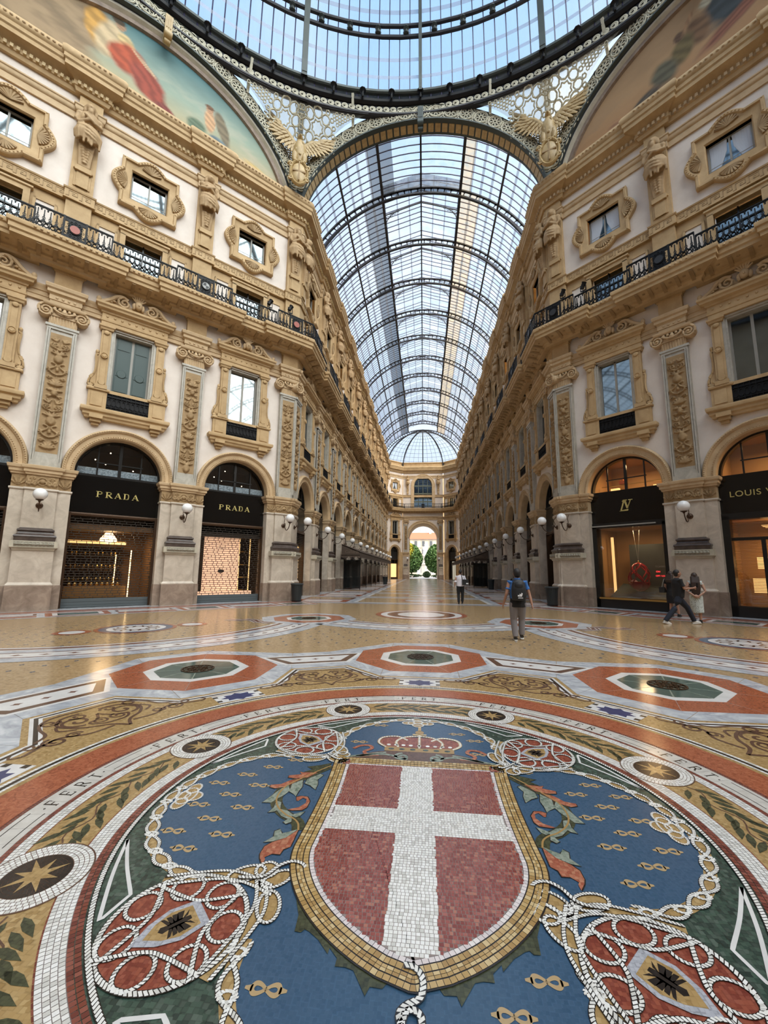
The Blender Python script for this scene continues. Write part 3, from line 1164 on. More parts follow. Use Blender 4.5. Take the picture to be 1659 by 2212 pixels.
nwin = 0
for k in ORDER:
    sc = 1.0 if k not in ('EL', 'ER') else .92
    for i, c in enumerate(WALLS[k][6]):
        B = FR[k] @ T(c) @ Matrix.Diagonal((sc, 1, 1, 1))
        nb = i if k not in ('AR',) else len(WALLS[k][6]) - 1 - i
        if k in ('L', 'R'):
            which = {0: 'farthest from arcade', 1: 'middle bay', 2: 'nearest arcade'}[i if k == 'L' else 2 - i]
        elif k in ('AL', 'AR'):
            which = ORD[nb] + ' bay'
        else:
            which = ''
        shop = WHERE[k] + (', ' + which if which else '')
        # tall window of the first floor
        nwin += 1
        o = struct('window_%d' % nwin, B, 'tall window with scrolled pediment ' + shop)
        for nme, me in W1.items():
            put(nme, me, o)
        gl = 'window_glass' if (k in ('L', 'R') or nb % 3 == 1) else 'dark_glass'
        if k == 'L' and i == 1:
            for s in (-1, 1):
                put('shutter_leaf', SHUT, o, T(s * .355, .40, 9.46), 'closed dark green shutter leaf')
        else:
            for s in (-1, 1):
                put('pane', PANE1[gl], o, T(s * .355, .42, 9.46))
        put('back_panel', WBACK, o)
        # low window behind the railing
        nwin += 1
        o = struct('window_%d' % nwin, B, 'low plain window behind the balcony railing ' + shop)
        put('window_surround', W2_FR, o)
        put('pane', PANE2, o)
        put('sash', W2_SA, o)
        for s in (-1, 1):
            put('plaster_panel', PANEL_ME, WOBJ[k], T(c + s * 1.5 * sc))
            put('panel_frame', PANELF_ME, WOBJ[k], T(c + s * 1.5 * sc))
        # lobed window
        nwin += 1
        o = struct('window_%d' % nwin, B, 'lobed shell-framed upper window ' + shop)
        for nme, me in W3.items():
            put(nme, me, o)
        for s in (-1, 1):
            put('pane', PANE3['window_glass' if (k in ('L', 'R') or nb < 2) else 'dark_glass'], o, T(s * .37, .47, 0))
        if k == 'R' or k == 'EL':
            put('curtain', CURT, o, T(0, .455, 0))
# ---------------------------------------------------------------- roof glass
def roofglass(name, tint, dirt_light, f0, f1, scale=(.6, .6, .12)):
    m = bpy.data.materials.new(name)
    m.use_nodes = True
    nt = m.node_tree
    nt.nodes.clear()
    L = nt.links.new
    out = nt.nodes.new('ShaderNodeOutputMaterial')
    tr = nt.nodes.new('ShaderNodeBsdfTransparent')
    tr.inputs[0].default_value = (*tint, 1)
    tl = nt.nodes.new('ShaderNodeBsdfTranslucent')
    tl.inputs[0].default_value = (*dirt_light, 1)
    g = nt.nodes.new('ShaderNodeNewGeometry')
    mp = nt.nodes.new('ShaderNodeMapping')
    mp.inputs['Scale'].default_value = scale
    n = nt.nodes.new('ShaderNodeTexNoise')
    n.inputs['Scale'].default_value = 3.2
    n.inputs['Detail'].default_value = 5
    n.inputs['Roughness'].default_value = .7
    mr = nt.nodes.new('ShaderNodeMapRange')
    mr.inputs['From Min'].default_value = .35
    mr.inputs['From Max'].default_value = .65
    mr.inputs['To Min'].default_value = f0
    mr.inputs['To Max'].default_value = f1
    mx = nt.nodes.new('ShaderNodeMixShader')
    L(g.outputs['Position'], mp.inputs[0])
    L(mp.outputs[0], n.inputs['Vector'])
    L(n.outputs['Fac'], mr.inputs[0])
    ad = nt.nodes.new('ShaderNodeMath')
    ad.operation = 'ADD'
    r1 = nt.nodes.new('ShaderNodeMath')
    r1.operation = 'MULTIPLY'
    r1.inputs[1].default_value = .14
    L(g.outputs['Random Per Island'], r1.inputs[0])
    L(mr.outputs[0], ad.inputs[0])
    L(r1.outputs[0], ad.inputs[1])
    L(ad.outputs[0], mx.inputs[0])
    L(tr.outputs[0], mx.inputs[1])
    L(tl.outputs[0], mx.inputs[2])
    L(mx.outputs[0], out.inputs[0])
    MATS[name] = m


roofglass('roof_glass', (.84, .89, .95), (.55, .60, .66), .0, .14)
roofglass('dome_glass', (.78, .89, 1.0), (.50, .58, .70), .0, .10)
roofglass('roof_glass_shaded', (.30, .33, .36), (.16, .17, .18), .05, .35)  # shade on the lantern's left side, put into the glass tint
roofglass('roof_glass_sunlit', (.86, .76, .60), (.55, .38, .20), .0, .30)  # warm sunlight on the lantern's right side, put into the glass tint
roofglass('spandrel_glass', (.92, .92, .88), (.62, .60, .52), .2, .45)

DOME = struct('ceiling_dome', T(0, 0, -.12) @ Matrix.Scale(1.024, 4), 'glazed iron dome over the octagon')
DR, DZ = 17.9, 30.8


def sp(az, el, R=DR):
    a, e = math.radians(az), math.radians(el)
    return (R * math.cos(e) * math.sin(a), R * math.cos(e) * math.cos(a), DZ + R * math.sin(e))


def ringm(prof, n=128, c0=0, c1=360):
    """profile (radius, z) round the dome axis"""
    m = MB()
    k = len(prof)
    vs = []
    full = c1 - c0 >= 360
    nn = n if full else n + 1
    for i in range(nn):
        a = math.radians(c0 + (c1 - c0) * i / n)
        vs += [(r * math.sin(a), r * math.cos(a), z) for r, z in prof]
    m.add(vs, [(i * k + j, ((i + 1) % nn) * k + j, ((i + 1) % nn) * k + j + 1, i * k + j + 1) for i in range(n) for j in range(k - 1)])
    return m


def rad(m, mat, name, smooth=30):
    return m.build(name, mat, DOME, smooth)


rad(ringm([(18.1, 30.32), (17.75, 30.32), (17.68, 30.38), (17.68, 30.52), (17.75, 30.58), (18.1, 30.58)]), 'iron_green', 'ring_beam')
rad(ringm([(18.2, 29.72), (17.95, 29.72), (17.85, 29.78), (17.80, 29.84), (17.78, 29.98), (17.86, 30.04), (18.2, 30.06)]), 'iron_black', 'ring_moulding')
rad(ringm([(18.02, 29.2), (18.0, 29.22), (18.0, 29.72)]), 'iron_dark', 'scroll_frieze', 0)
rad(ringm([(18.2, 28.98), (17.95, 29.0), (17.88, 29.06), (17.88, 29.16), (17.98, 29.2), (18.1, 29.22)]), 'iron_dark', 'frieze_moulding')
m = MB()
pts = spiral(0, 0, .19, 1.75, -PI / 2, 1, 22, .05)
m.tube([(x, -.02, z) for x, z in pts], [.052 - .02 * i / 22 for i in range(23)], 5, flat=.5, upv=(0, 1, 0))
m.tube([(-.02, -.02, -.19), (.2, -.02, -.2), (.4, -.02, -.21)], .035, 5, flat=.5, upv=(0, 1, 0))
SCROLL = m.mesh('scroll', 'iron_cream', 60)
frs = [c for c in DOME.children if c.name.startswith('scroll_frieze')][0]
for i in range(270):
    az = i * 360 / 270
    if -75 < (az if az < 180 else az - 360) < 75:
        a = math.radians(az)
        put('scroll', SCROLL, frs, T(17.98 * math.sin(a), 17.98 * math.cos(a), 29.46) @ RZ(-a))
# ribs
for i in range(16):
    az = i * 22.5
    w = .16 if i % 2 else .10
    m = MB()
    n = 22
    rows = []
    for j in range(n + 1):
        el = -2 + 80 * j / n
        for R, s in ((DR + .05, -w), (DR - .42, -w), (DR - .42, w), (DR + .05, w)):
            x, y, z = sp(0, el, R)
            rows.append((s, y, z))
    m.add(rows, [(j * 4 + q, (j + 1) * 4 + q, (j + 1) * 4 + (q + 1) % 4, j * 4 + (q + 1) % 4) for j in range(n) for q in range(4)])
    put('rib', m.mesh('rib', 'iron_green'), DOME, RZ(-math.radians(az)))
# hoops: pairs of rings with knobs between
kn = MB()
kn.lathe([(0, -.22), (.13, -.2), (.16, -.13), (.07, -.05), (.07, .05), (.16, .13), (.13, .2), (0, .22)], 8)
KNOB = kn.mesh('knob', 'iron_green', 40)
for b0 in (10.6, 23.4, 36, 48, 60, 70):
    for el in (b0, b0 + 2.0):
        x, y, z = sp(0, el, DR - .12)
        rad(ringm([(y + .1, z - .09), (y - .05, z - .09), (y - .08, z), (y - .05, z + .09), (y + .1, z + .09)], 96), 'iron_dark', 'hoop')
    if b0 < 30:
        for i in range(64):
            az = i * 5.625 + 2.81
            if abs((az + 180) % 360 - 180) < 75:
                a = math.radians(az)
                x, y, z = sp(az, b0 + 1.0, DR - .14)
                put('knob', KNOB, DOME, T(x, y, z) @ RZ(-a) @ Matrix.Scale(1.2, 4))
brk = MB()
brk.lathe([(0, -.3), (.06, -.28), (.1, -.18), (.06, -.08), (.06, .0), (.12, .1), (.2, .16), (.2, .2), (0, .2)], 8)
BRK = brk.mesh('bracket', 'iron_black', 40)
for i in range(64):
    az = i * 5.625
    if abs((az + 180) % 360 - 180) < 75:
        a = math.radians(az)
        put('bracket', BRK, DOME, T(17.66 * math.sin(a), 17.66 * math.cos(a), 30.14))
# glazing bars and panes
NP = 11
bars, purl, rest = MB(), MB(), MB()
for i in range(16 * NP):
    az = i * 22.5 / NP
    if i % NP:
        bars.tube([sp(az, -2.2 + 82 * j / 16) for j in range(17)], .036, 4)
tag(bars.build('glazing_bar', 'iron_purple', DOME), kind='stuff')
ELS = [-2.3, 2.6, 6.3, 11.5, 15.2, 19.3, 24.4, 29, 36.8, 43, 49, 60, 71, 80]
m_, nt_, b_, L_ = nmat('glass_lap')
b_.inputs['Base Color'].default_value = (.42, .44, .50, 1)
b_.inputs['Alpha'].default_value = .55
MATS['glass_lap'] = m_
for el in ELS[1:-1]:
    if el in (11.5, 24.4, 36.8, 49, 60, 71):
        continue
    a0, a1 = sp(0, el - .38, DR - .03), sp(0, el + .38, DR - .03)
    purl.merge(ringm([(a0[1], a0[2]), (a1[1], a1[2])], 176))
tag(purl.build('glass_lap', 'glass_lap', DOME), kind='stuff')
cell = []
for i in range(16 * NP):
    for j in range(len(ELS) - 1):
        azc = ((i + .5) * 22.5 / NP + 180) % 360 - 180
        cell.append((j * 9 + abs(azc + 5) if abs(azc + 5) < 60 else 999, i, j))
cell.sort()
pm = {}
npane = 0
for pr, i, j in cell:
    w = math.radians(22.5 / NP) / 2
    if pr < 900 and npane < 300:
        if j not in pm:
            e0, e1 = math.radians(ELS[j]), math.radians(ELS[j + 1])
            c = Vector(sp(0, (ELS[j] + ELS[j + 1]) / 2))
            vs = []
            for e, s in ((e0, -1), (e0, 1), (e1, 1), (e1, -1)):
                p = Vector((DR * math.cos(e) * math.sin(s * w * .97), DR * math.cos(e) * math.cos(w), DZ + DR * math.sin(e)))
                vs.append(tuple(p))
            pm[j] = MB().add(vs, [(0, 1, 2, 3)]).mesh('pane', 'dome_glass')
        put('pane', pm[j], DOME, RZ(-math.radians((i + .5) * 22.5 / NP)))
        npane += 1
    else:
        az0, az1 = i * 22.5 / NP + .05, (i + 1) * 22.5 / NP - .05
        rest.quad(sp(az0, ELS[j]), sp(az1, ELS[j]), sp(az1, ELS[j + 1]), sp(az0, ELS[j + 1]))
tag(rest.build('pane_field', 'dome_glass', DOME), kind='stuff')
cap = MB()
cap.lathe([(0, DZ + DR * .995), (3.2, DZ + DR * .975)], 24)
rad(cap, 'iron_green', 'crown_cap')

# ---------------------------------------------------------------- arches, spandrels, lunettes
FA = 18.4
EO = (23.14, 8.07, 7.04)      # fascia outer ellipse: centre z, half width, rise
EI = (23.14, 7.50, 6.13)


def ell(e, x):
    q = 1 - (x / e[1]) ** 2
    return e[0] + e[2] * math.sqrt(max(0, q))


def ellpt(e, a):
    return (e[1] * math.cos(a), e[0] + e[2] * math.sin(a))


A0 = math.asin((25.0 - 23.14) / 6.6)
m = MB()
N = 40
rows = []
for i in range(N + 1):
    a = A0 * .75 + (PI - 1.5 * A0) * i / N
    (xo, zo), (xi, zi) = ellpt(EO, a), ellpt(EI, a)
    dx, dz = xo - xi, zo - zi
    for f, y in ((1.06, .3), (1.06, -.06), (1.0, -.1), (.93, -.02), (.07, -.02), (.0, -.1), (-.09, -.1), (-.12, 0.0), (-.12, .85)):
        rows.append((xi + dx * f, y, zi + dz * f))
m.add(rows, [(i * 9 + j, (i + 1) * 9 + j, (i + 1) * 9 + j + 1, i * 9 + j + 1) for i in range(N) for j in range(8)])
FASC_ME = m.mesh('arch_fascia', 'iron_green', 30)
# rosette of the fascia
m = MB()
m.tube([(.40 * math.cos(q), -.05, .40 * math.sin(q)) for q in [i * PI / 12 for i in range(24)]], .045, 5, closed=True, upv=(0, 1, 0))
m.tube([(.09 * math.cos(q), -.05, .09 * math.sin(q)) for q in [i * PI / 6 for i in range(12)]], .03, 5, closed=True, upv=(0, 1, 0))
for i in range(8):
    q = i * PI / 4
    m.tube([(.22 * math.cos(q) + .11 * math.cos(t), -.05, .22 * math.sin(q) + .11 * math.sin(t)) for t in [j * PI / 4 for j in range(8)]], .03, 4, closed=True, upv=(0, 1, 0))
for s in (-1, 1):
    for s2 in (-1, 1):
        m.tube(curve([(s * .48, -.04, s2 * .02), (s * .50, -.04, s2 * .2), (s * .40, -.04, s2 * .36), (s * .28, -.04, s2 * .42)], 3), .034, 4, upv=(0, 1, 0))
ROS_ME = m.mesh('rosette', 'iron_cream', 60)
m = MB()
m.box(-.15, .15, -.02, .02, -.25, .25)
for s in (-1, 1):
    m.box(s * .14 - .025, s * .14 + .025, -.06, .0, -.25, .25)
    m.box(-.15, .15, -.06, .0, s * .23 - .03, s * .23 + .03)
m.box(-.06, .06, -.05, .0, -.12, .12)
COF_ME = m.mesh('coffer', 'gilt')
SPAN = []
for q in range(8):
    az = q * 45
    ang = (az + 180) % 360 - 180
    if abs(ang) > 100:
        continue
    M = RZ(-math.radians(az)) @ T(0, FA, 0)
    nm = {0: 'main', 45: 'right', 315: 'left', 90: 'far right', 270: 'far left'}[az]
    arch = struct('trim_%d' % (q + 1), M, 'iron arch with rosettes under the dome, ' + {0: 'over the long arcade', 45: 'over the LOUIS VUITTON wall', 315: 'over the PRADA wall'}.get(az, 'over a side arm'))
    put('arch_fascia', FASC_ME, arch)
    nr = 21
    for i in range(nr):
        a = A0 + (PI - 2 * A0) * (i + .5) / nr
        (xo, zo), (xi, zi) = ellpt(EO, a), ellpt(EI, a)
        th = math.atan2(zo - zi, xo - xi)
        put('rosette', ROS_ME, arch, T((xo + xi) / 2, 0, (zo + zi) / 2) @ Matrix.Rotation(-(th - PI / 2), 4, 'Y'))
    if az in (0, 90, 270):
        nc = 46
        for i in range(nc):
            a = A0 * .8 + (PI - 1.6 * A0) * (i + .5) / nc
            e = (EI[0], EI[1] - .08, EI[2] - .12)
            x, z = ellpt(e, a)
            x2, z2 = ellpt(e, a + .01)
            th = math.atan2(z2 - z, x2 - x)
            put('coffer', COF_ME, arch, T(x, .42, z) @ Matrix.Rotation(-th, 4, 'Y') @ Matrix.Rotation(PI / 2, 4, 'X'))
    # keystone bracket
    m = MB()
    m.box(-.17, .17, -.3, .05, 28.45, 29.85)
    for i in range(3):
        m.box(-.11 + .09 * i, -.07 + .09 * i, -.33, -.28, 29.05, 29.75)
    m.tube([(-.18, -.34, 28.55), (.18, -.34, 28.55)], .2, 10)
    m.tube([(-.14, -.2, 28.3), (.14, -.2, 28.3)], .14, 10)
    put('keystone', m.mesh('keystone', 'gilt' if az != 0 else 'iron_green', 40), arch)
    # small posts up to the ring
    for s in (-4.2, 4.2):
        m = MB()
        z0 = ell(EO, s)
        yr = math.sqrt(18.2 ** 2 - s * s) - FA
        m.tube([(s, -.05, z0 - .1), (s * .985, yr, 30.7)], .1, 4)
        put('post', m.mesh('post', 'iron_cream'), arch)
    # pierced spandrel halves beside the arch
    for s in (-1, 1):
        xs = [3.2 + (7.5 - 3.2) * i / 12 for i in range(13)]
        grid = []
        for x in xs:
            z0 = ell(EO, x) + .05
            yr = math.sqrt(18.42 ** 2 - x * x) - FA
            row = []
            for j in range(9):
                t = j / 8
                z = z0 + (29.68 - z0) * t
                f = t
                row.append((s * x, .02 + (yr - .02) * max(0, (z - 27.8) / (29.68 - 27.8)) ** 1.3 if x > 0 else 0, z))
            grid.append(row)
        m = MB()
        m.add([p for r_ in grid for p in r_], [(i * 9 + j, (i + 1) * 9 + j, (i + 1) * 9 + j + 1, i * 9 + j + 1) for i in range(12) for j in range(8)])
        pane = put('spandrel_glass', m.mesh('spandrel_glass', 'spandrel_glass'), arch)

        def at(x, z):
            yr = math.sqrt(max(0, 18.42 ** 2 - x * x)) - FA
            return (s * x, .0 + yr * max(0, (z - 27.8) / 1.9) ** 1.3 - .05, z)

        def inside(x, z, g=.0):
            return 3.3 < x < 7.5 - g and ell(EO, min(x, 8.0)) + .12 + g < z < 29.6 - g
        tr = MB()

        def ringat(cx, cz, r, n=12, w=.03, sq=None):
            pts = []
            for i in range(n):
                a = 2 * PI * i / n + (.2 if sq else 0)
                rr = r if not sq else (r if i % 2 else r * sq)
                pts.append((cx + rr * math.cos(a), cz + rr * math.sin(a)))
            if all(3.1 < x < 7.6 and z < 29.685 for x, z in pts):
                tr.tube([at(x, z) for x, z in pts], w, 4, closed=True, upv=(0, 1, 0))
        ringat(6.35, 28.72, .36, 16, .05, .78)
        for i in range(8):
            a = i * PI / 4 + .2
            ringat(6.35 + .66 * math.cos(a), 28.72 + .66 * math.sin(a), .24, 8, .055)
        for i in range(16):
            a = i * PI / 8
            ringat(6.35 + 1.0 * math.cos(a), 28.72 + .98 * math.sin(a), .11, 6, .045)
        rnd = random.Random(q * 2 + s)
        for i in range(26):
            for j in range(26):
                x, z = 3.3 + i * .165, 25.2 + j * .165 + (i % 2) * .08
                if inside(x, z, .06) and (x - 6.35) ** 2 + (z - 28.72) ** 2 > 1.15 ** 2:
                    ringat(x, z, .085, 6, .03)
        put('tracery', tr.mesh('tracery', 'iron_cream'), pane)
        m = MB()
        m.tube([at(3.2 + 4.1 * i / 12, 29.62) for i in range(13)], .07, 4)
        put('edge_bar', m.mesh('edge_bar', 'iron_dark'), pane)
# corner posts between the arches
for az in (-67.5, -22.5, 22.5, 67.5):
    a = math.radians(az)
    m = MB()
    r0, r1 = 19.75, 17.55
    m.tube([(0, r0 - .05, 23.85), (0, r0 - .2, 27.6), (0, r0 - .85, 29.0), (0, r1, 30.5)], [.26, .24, .22, .2], 4)
    m.box(-.62, .62, r0 - .1, r0 + .5, 23.85, 25.5)
    m.box(-.8, .8, r0 - .2, r0 + .5, 25.5, 25.62)
    o = put('corner_post', m.mesh('corner_post', 'iron_green'), DOME, RZ(-a))

# lunette paintings: colour patches baked as vertex colours of the painted plaster
def painting(name, k, sky, patches):
    nx, nz = 190, 84
    X, Z = np.meshgrid(np.linspace(-7.2, 7.2, nx), np.linspace(23.9, 28.95, nz))
    tq = np.clip((Z - 24.2) / 4.6, 0, 1)[..., None]
    c0, c1, c2 = (np.array(s) for s in sky)
    colr = np.where(tq < .45, c0 + (c1 - c0) * tq / .45, c1 + (c2 - c1) * (tq - .45) / .55)
    rs = np.random.RandomState(3 if k == 'L' else 5)
    nse = np.zeros_like(X)
    for f in (.6, 1.1, 2.1, 4.3, 8):
        ph = rs.rand(4) * 6
        nse += (np.sin(X * f + ph[0] + 1.3 * np.sin(Z * f * 1.7 + ph[1])) * np.sin(Z * f * 2.2 + ph[2] + np.sin(X * f * .9 + ph[3]))) / (1 + f * .55)
    colr = colr * (1 + .07 * nse[..., None])
    cloud = np.clip(nse * 1.2 - .25, 0, 1)[..., None] * np.clip(1.3 - 1.6 * tq, 0, 1)
    colr = colr * (1 - .6 * cloud) + np.array((.50, .42, .32) if k == 'L' else (.30, .20, .12)) * .6 * cloud
    for (cx_, cz_, rx, rz, ang, c, soft) in patches:
        ca, sa = math.cos(ang), math.sin(ang)
        u = ((X - cx_) * ca + (Z - cz_) * sa) / rx
        v = (-(X - cx_) * sa + (Z - cz_) * ca) / rz
        fold = .5 + .5 * np.sin(v * 9 + u * 3 + 2 * nse)
        w = np.clip((1.15 + .12 * nse - np.sqrt(u * u + v * v)) / soft, 0, 1)[..., None]
        cc = np.array(c) * (.72 + .45 * fold[..., None])
        colr = colr * (1 - w) + cc * w
    keep = ((X / 7.15) ** 2 + ((Z - 23.1) / 5.8) ** 2) < 1
    me = bpy.data.meshes.new(name)
    vs = [(float(x), 0, float(z)) for x, z in zip(X.ravel(), Z.ravel())]
    fs = [(j * nx + i, j * nx + i + 1, (j + 1) * nx + i + 1, (j + 1) * nx + i) for j in range(nz - 1) for i in range(nx - 1) if keep[j, i] or keep[j + 1, i + 1]]
    me.from_pydata(vs, [], fs)
    at_ = me.color_attributes.new('paint', 'FLOAT_COLOR', 'POINT')
    at_.data.foreach_set('color', np.concatenate([np.clip(colr, 0, 1), np.ones((nz, nx, 1))], axis=2).astype(np.float32).ravel())
    m, nt, b, L = nmat(name)
    ca = nt.nodes.new('ShaderNodeVertexColor')
    ca.layer_name = 'paint'
    L(ca.outputs[0], b.inputs['Base Color'])
    b.inputs['Roughness'].default_value = .8
    me.materials.append(m)
    return me


SKY_L = ((.50, .37, .18), (.30, .37, .29), (.055, .17, .20))
SKY_R = ((.42, .22, .10), (.42, .26, .13), (.34, .22, .12))
PAT_L = [(-4.6, 27.0, 2.3, 3.2, .0, (.30, .21, .12), .35), (-2.75, 27.2, .5, 1.0, .2, (.55, .30, .07), .3), (-2.25, 26.9, .55, 1.1, -.15, (.55, .42, .25), .35), (-1.9, 28.1, .2, .26, 0, (.40, .24, .14), .3), (-2.0, 28.3, .28, .18, 0, (.07, .05, .03), .3),
         (-1.6, 27.3, .35, .5, .3, (.60, .45, .22), .3), (-1.45, 26.5, .8, .85, -.4, (.40, .075, .03), .3), (-.55, 25.9, 1.0, .7, -.75, (.30, .06, .035), .3), (-.8, 26.9, .65, .09, -.6, (.55, .36, .22), .3), (.3, 25.0, .5, .35, -.5, (.20, .045, .035), .3),
         (2.45, 26.1, .26, .62, .1, (.55, .33, .18), .3), (2.4, 26.85, .16, .2, 0, (.45, .26, .15), .3), (2.4, 27.0, .22, .12, 0, (.16, .08, .04), .3), (3.15, 26.1, .30, .95, .35, (.20, .16, .10), .35), (1.8, 25.35, .5, .4, 0, (.12, .17, .11), .35), (2.9, 25.1, .5, .38, 0, (.14, .19, .21), .3), (5.4, 24.9, 1.0, .25, -.3, (.6, .42, .16), .6)]
PAT_R = [(1.0, 27.2, 1.5, 1.1, .45, (.045, .055, .06), .35), (2.5, 28.0, 1.6, .9, .3, (.04, .055, .065), .35), (-.6, 26.8, .55, .8, .2, (.18, .10, .05), .4), (-1.2, 26.4, .5, .75, -.2, (.16, .12, .05), .4), (-1.3, 27.2, .24, .28, 0, (.12, .07, .04), .35), (-2.0, 25.9, .6, .7, .35, (.12, .11, .07), .4),
         (-2.9, 25.2, .9, .38, .45, (.10, .08, .06), .4), (-.2, 27.9, .3, .3, 0, (.40, .36, .26), .5), (-.9, 27.6, .12, .6, -.5, (.35, .2, .1), .4), (.9, 26.0, 1.6, .35, .4, (.25, .10, .06), .5), (-4.3, 24.9, .45, .5, .2, (.38, .20, .11), .5), (4, 26.5, 1.8, 2.4, 0, (.22, .13, .07), .5)]
for k, sky, pat in (('L', SKY_L, PAT_L), ('R', SKY_R, PAT_R)):
    o = put('lunette_painting', painting('lunette_' + k, k, sky, pat), WOBJ[k], T(0, .3, 0))
    tag(o, 'painted half-round lunette in ' + ('blue-green sky tones with red and yellow drapery above the PRADA wall' if k == 'L' else 'dusky orange tones with dark figures above the LOUIS VUITTON wall'))
    m = MB()
    rows = []
    NN = 40
    y0 = D0 - FA
    for i in range(NN + 1):
        a = .12 + (PI - .24) * i / NN
        for e, y in (((23.14, 7.42, 6.03), -y0 + .1), ((23.14, 7.36, 5.97), .0), ((23.12, 7.3, 5.9), .02), ((23.1, 7.2, 5.8), .15), ((23.05, 7.0, 5.65), .16), ((23.05, 6.95, 5.6), .32)):
            x, z = ellpt(e, a)
            rows.append((x, y, z))
    fs = [(i * 6 + j, (i + 1) * 6 + j, (i + 1) * 6 + j + 1, i * 6 + j + 1) for i in range(NN) for j in range(5)]
    m.add(rows, fs)
    m.m = [(1 if j == 0 else 0 if j < 3 else 2) for i in range(NN) for j in range(5)]
    c = put('lunette_surround', m.mesh('lunette_surround', ['cap_marble', 'iron_dark', 'plinth_stone'], 30), WOBJ[k])
    m = MB()
    m.slab([(7.5 * math.cos(PI * i / 24), 23.0 + 6.15 * math.sin(PI * i / 24)) for i in range(25)], .34, .6)
    put('lunette_backing', m.mesh('lunette_backing', 'plinth_stone'), WOBJ[k])

# ---------------------------------------------------------------- glazed barrel vault of the arm
VZ, VL, VG = 21.5, 8.75, 9.3
VAULT = struct('ceiling_vault', T(0, 0, 0), 'glazed iron barrel vault over the long arcade')
TH0 = math.asin((24.0 - VZ) / VG)


def vp(a, R, y):
    return (R * math.cos(a), y, VZ + R * math.sin(a))


m = MB()
nseg = 46
for R, w, h in ((VL, .09, .06), (VG - .06, .08, .05)):
    rows = []
    for i in range(nseg + 1):
        a = TH0 + (PI - 2 * TH0) * i / nseg
        for dr, dy in ((-h, -w), (-h, w), (h, w), (h, -w)):
            rows.append(vp(a, R + dr, dy))
    m.add(rows, [(i * 4 + q, (i + 1) * 4 + q, (i + 1) * 4 + (q + 1) % 4, i * 4 + (q + 1) % 4) for i in range(nseg) for q in range(4)])
for i in range(nseg):
    a = TH0 + (PI - 2 * TH0) * (i + .5) / nseg
    q = (PI - 2 * TH0) / nseg * .2
    mid = (VL + VG) / 2 - .03
    m.add([vp(a - q, VL, 0), vp(a + q, VL, 0), vp(a + q * .35, mid, 0), vp(a + q, VG - .06, 0), vp(a - q, VG - .06, 0), vp(a - q * .35, mid, 0)], [(0, 1, 2, 3, 4, 5)])
TRUSS = m.mesh('truss', 'iron_dark')
TY = [YC + .1] + AC[1:]
for y in TY:
    put('truss', TRUSS, VAULT, T(0, y, 0))
YL = TY[1]
AB = math.acos(2.98 / VG)
AM = math.acos(5.75 / VG)
for a, r, n in ((AB, .13, 'lantern_beam'), (PI - AB, .13, 'lantern_beam'), (AM, .09, 'purlin'), (PI - AM, .09, 'purlin')):
    m = MB()
    y0 = TY[0]
    p0, p1 = vp(a, VG - .05, y0), vp(a, VG - .05, AC[12])
    m.tube([p0, p1], r, 4)
    put(n, m.mesh(n, 'iron_dark'), VAULT)
m = MB()
m.tube([(0, TY[0], VZ + VG), (0, YL, VZ + VG)], .09, 4)
put('ridge_beam', m.mesh('ridge_beam', 'iron_dark'), VAULT)
# lantern: raised gable with its own ridge, glazed
m = MB()
ZL, ZR = 31.15, 32.1
m.tube([(0, YL, ZR), (0, AC[12], ZR)], .08, 4)
for s in (-1, 1):
    m.tube([(s * 2.98, YL, ZL), (s * 2.98, AC[12], ZL)], .07, 4)
put('ridge_beam', m.mesh('ridge_beam', 'iron_dark'), VAULT)
m = MB()
for s in (-1, 1):
    pts = curve([(s * 2.95, 0, 29.9), (s * 2.7, 0, 30.7), (s * 1.9, 0, 31.35), (0, 0, 31.95)], 5)
    m.tube(pts, .04, 4)
    m.tube([(s * 2.95, 0, 31.0), (0, 0, 32.0)], .05, 4)
    for i in range(4):
        c_ = (s * (2.75 - .27 * i), 0, 30.75 + .2 * i)
        m.tube([(c_[0] + .13 * math.cos(t), 0, c_[2] + .13 * math.sin(t)) for t in [j * PI / 4 for j in range(8)]], .02, 4, closed=True, upv=(0, 1, 0))
LARC = m.mesh('lantern_arch', 'iron_dark')
for y in AC[1:-1]:
    put('lantern_arch', LARC, VAULT, T(0, y + PA / 2, 0))
# thin glazing arcs and laps, then panes
NB = 10
bar, lap = MB(), MB()
side = [(TH0, AM), (AM, AB)]
SEG = []      # angular panes on one side
for (a, b), n in (((TH0, AM), 6), ((AM, AB), 4)):
    SEG += [(a + (b - a) * i / n, a + (b - a) * (i + 1) / n) for i in range(n)]
CENT = [(AB + (PI / 2 - AB) * i / 3, AB + (PI / 2 - AB) * (i + 1) / 3) for i in range(3)]
for t in range(len(TY) - 1):
    y0, y1 = TY[t], TY[t + 1]
    for i in range(1, NB):
        y = y0 + (y1 - y0) * i / NB
        for s in (0, 1):
            bar.tube([vp(a if not s else PI - a, VG, y) for a in [TH0 + (AB - TH0) * j / 10 for j in range(11)]], .036, 4)
        if t == 0:
            bar.tube([vp(AB + (PI - 2 * AB) * j / 8, VG, y) for j in range(9)], .036, 4)
        else:
            bar.tube([(-2.98, y, ZL), (0, y, ZR), (2.98, y, ZL)], .036, 4)
            for s in (-1, 1):
                bar.tube([(s * 2.98, y, ZL), (s * 2.98, y, VZ + VG * math.sin(AB))], .034, 4)
tag(bar.build('glazing_bar', 'iron_purple', VAULT), kind='stuff')
for (a, b) in SEG[1:]:
    for s in (0, 1):
        aa = a if not s else PI - a
        lap.quad(vp(aa - .010, VG - .02, TY[0]), vp(aa + .010, VG - .02, TY[0]), vp(aa + .010, VG - .02, AC[12]), vp(aa - .010, VG - .02, AC[12]))
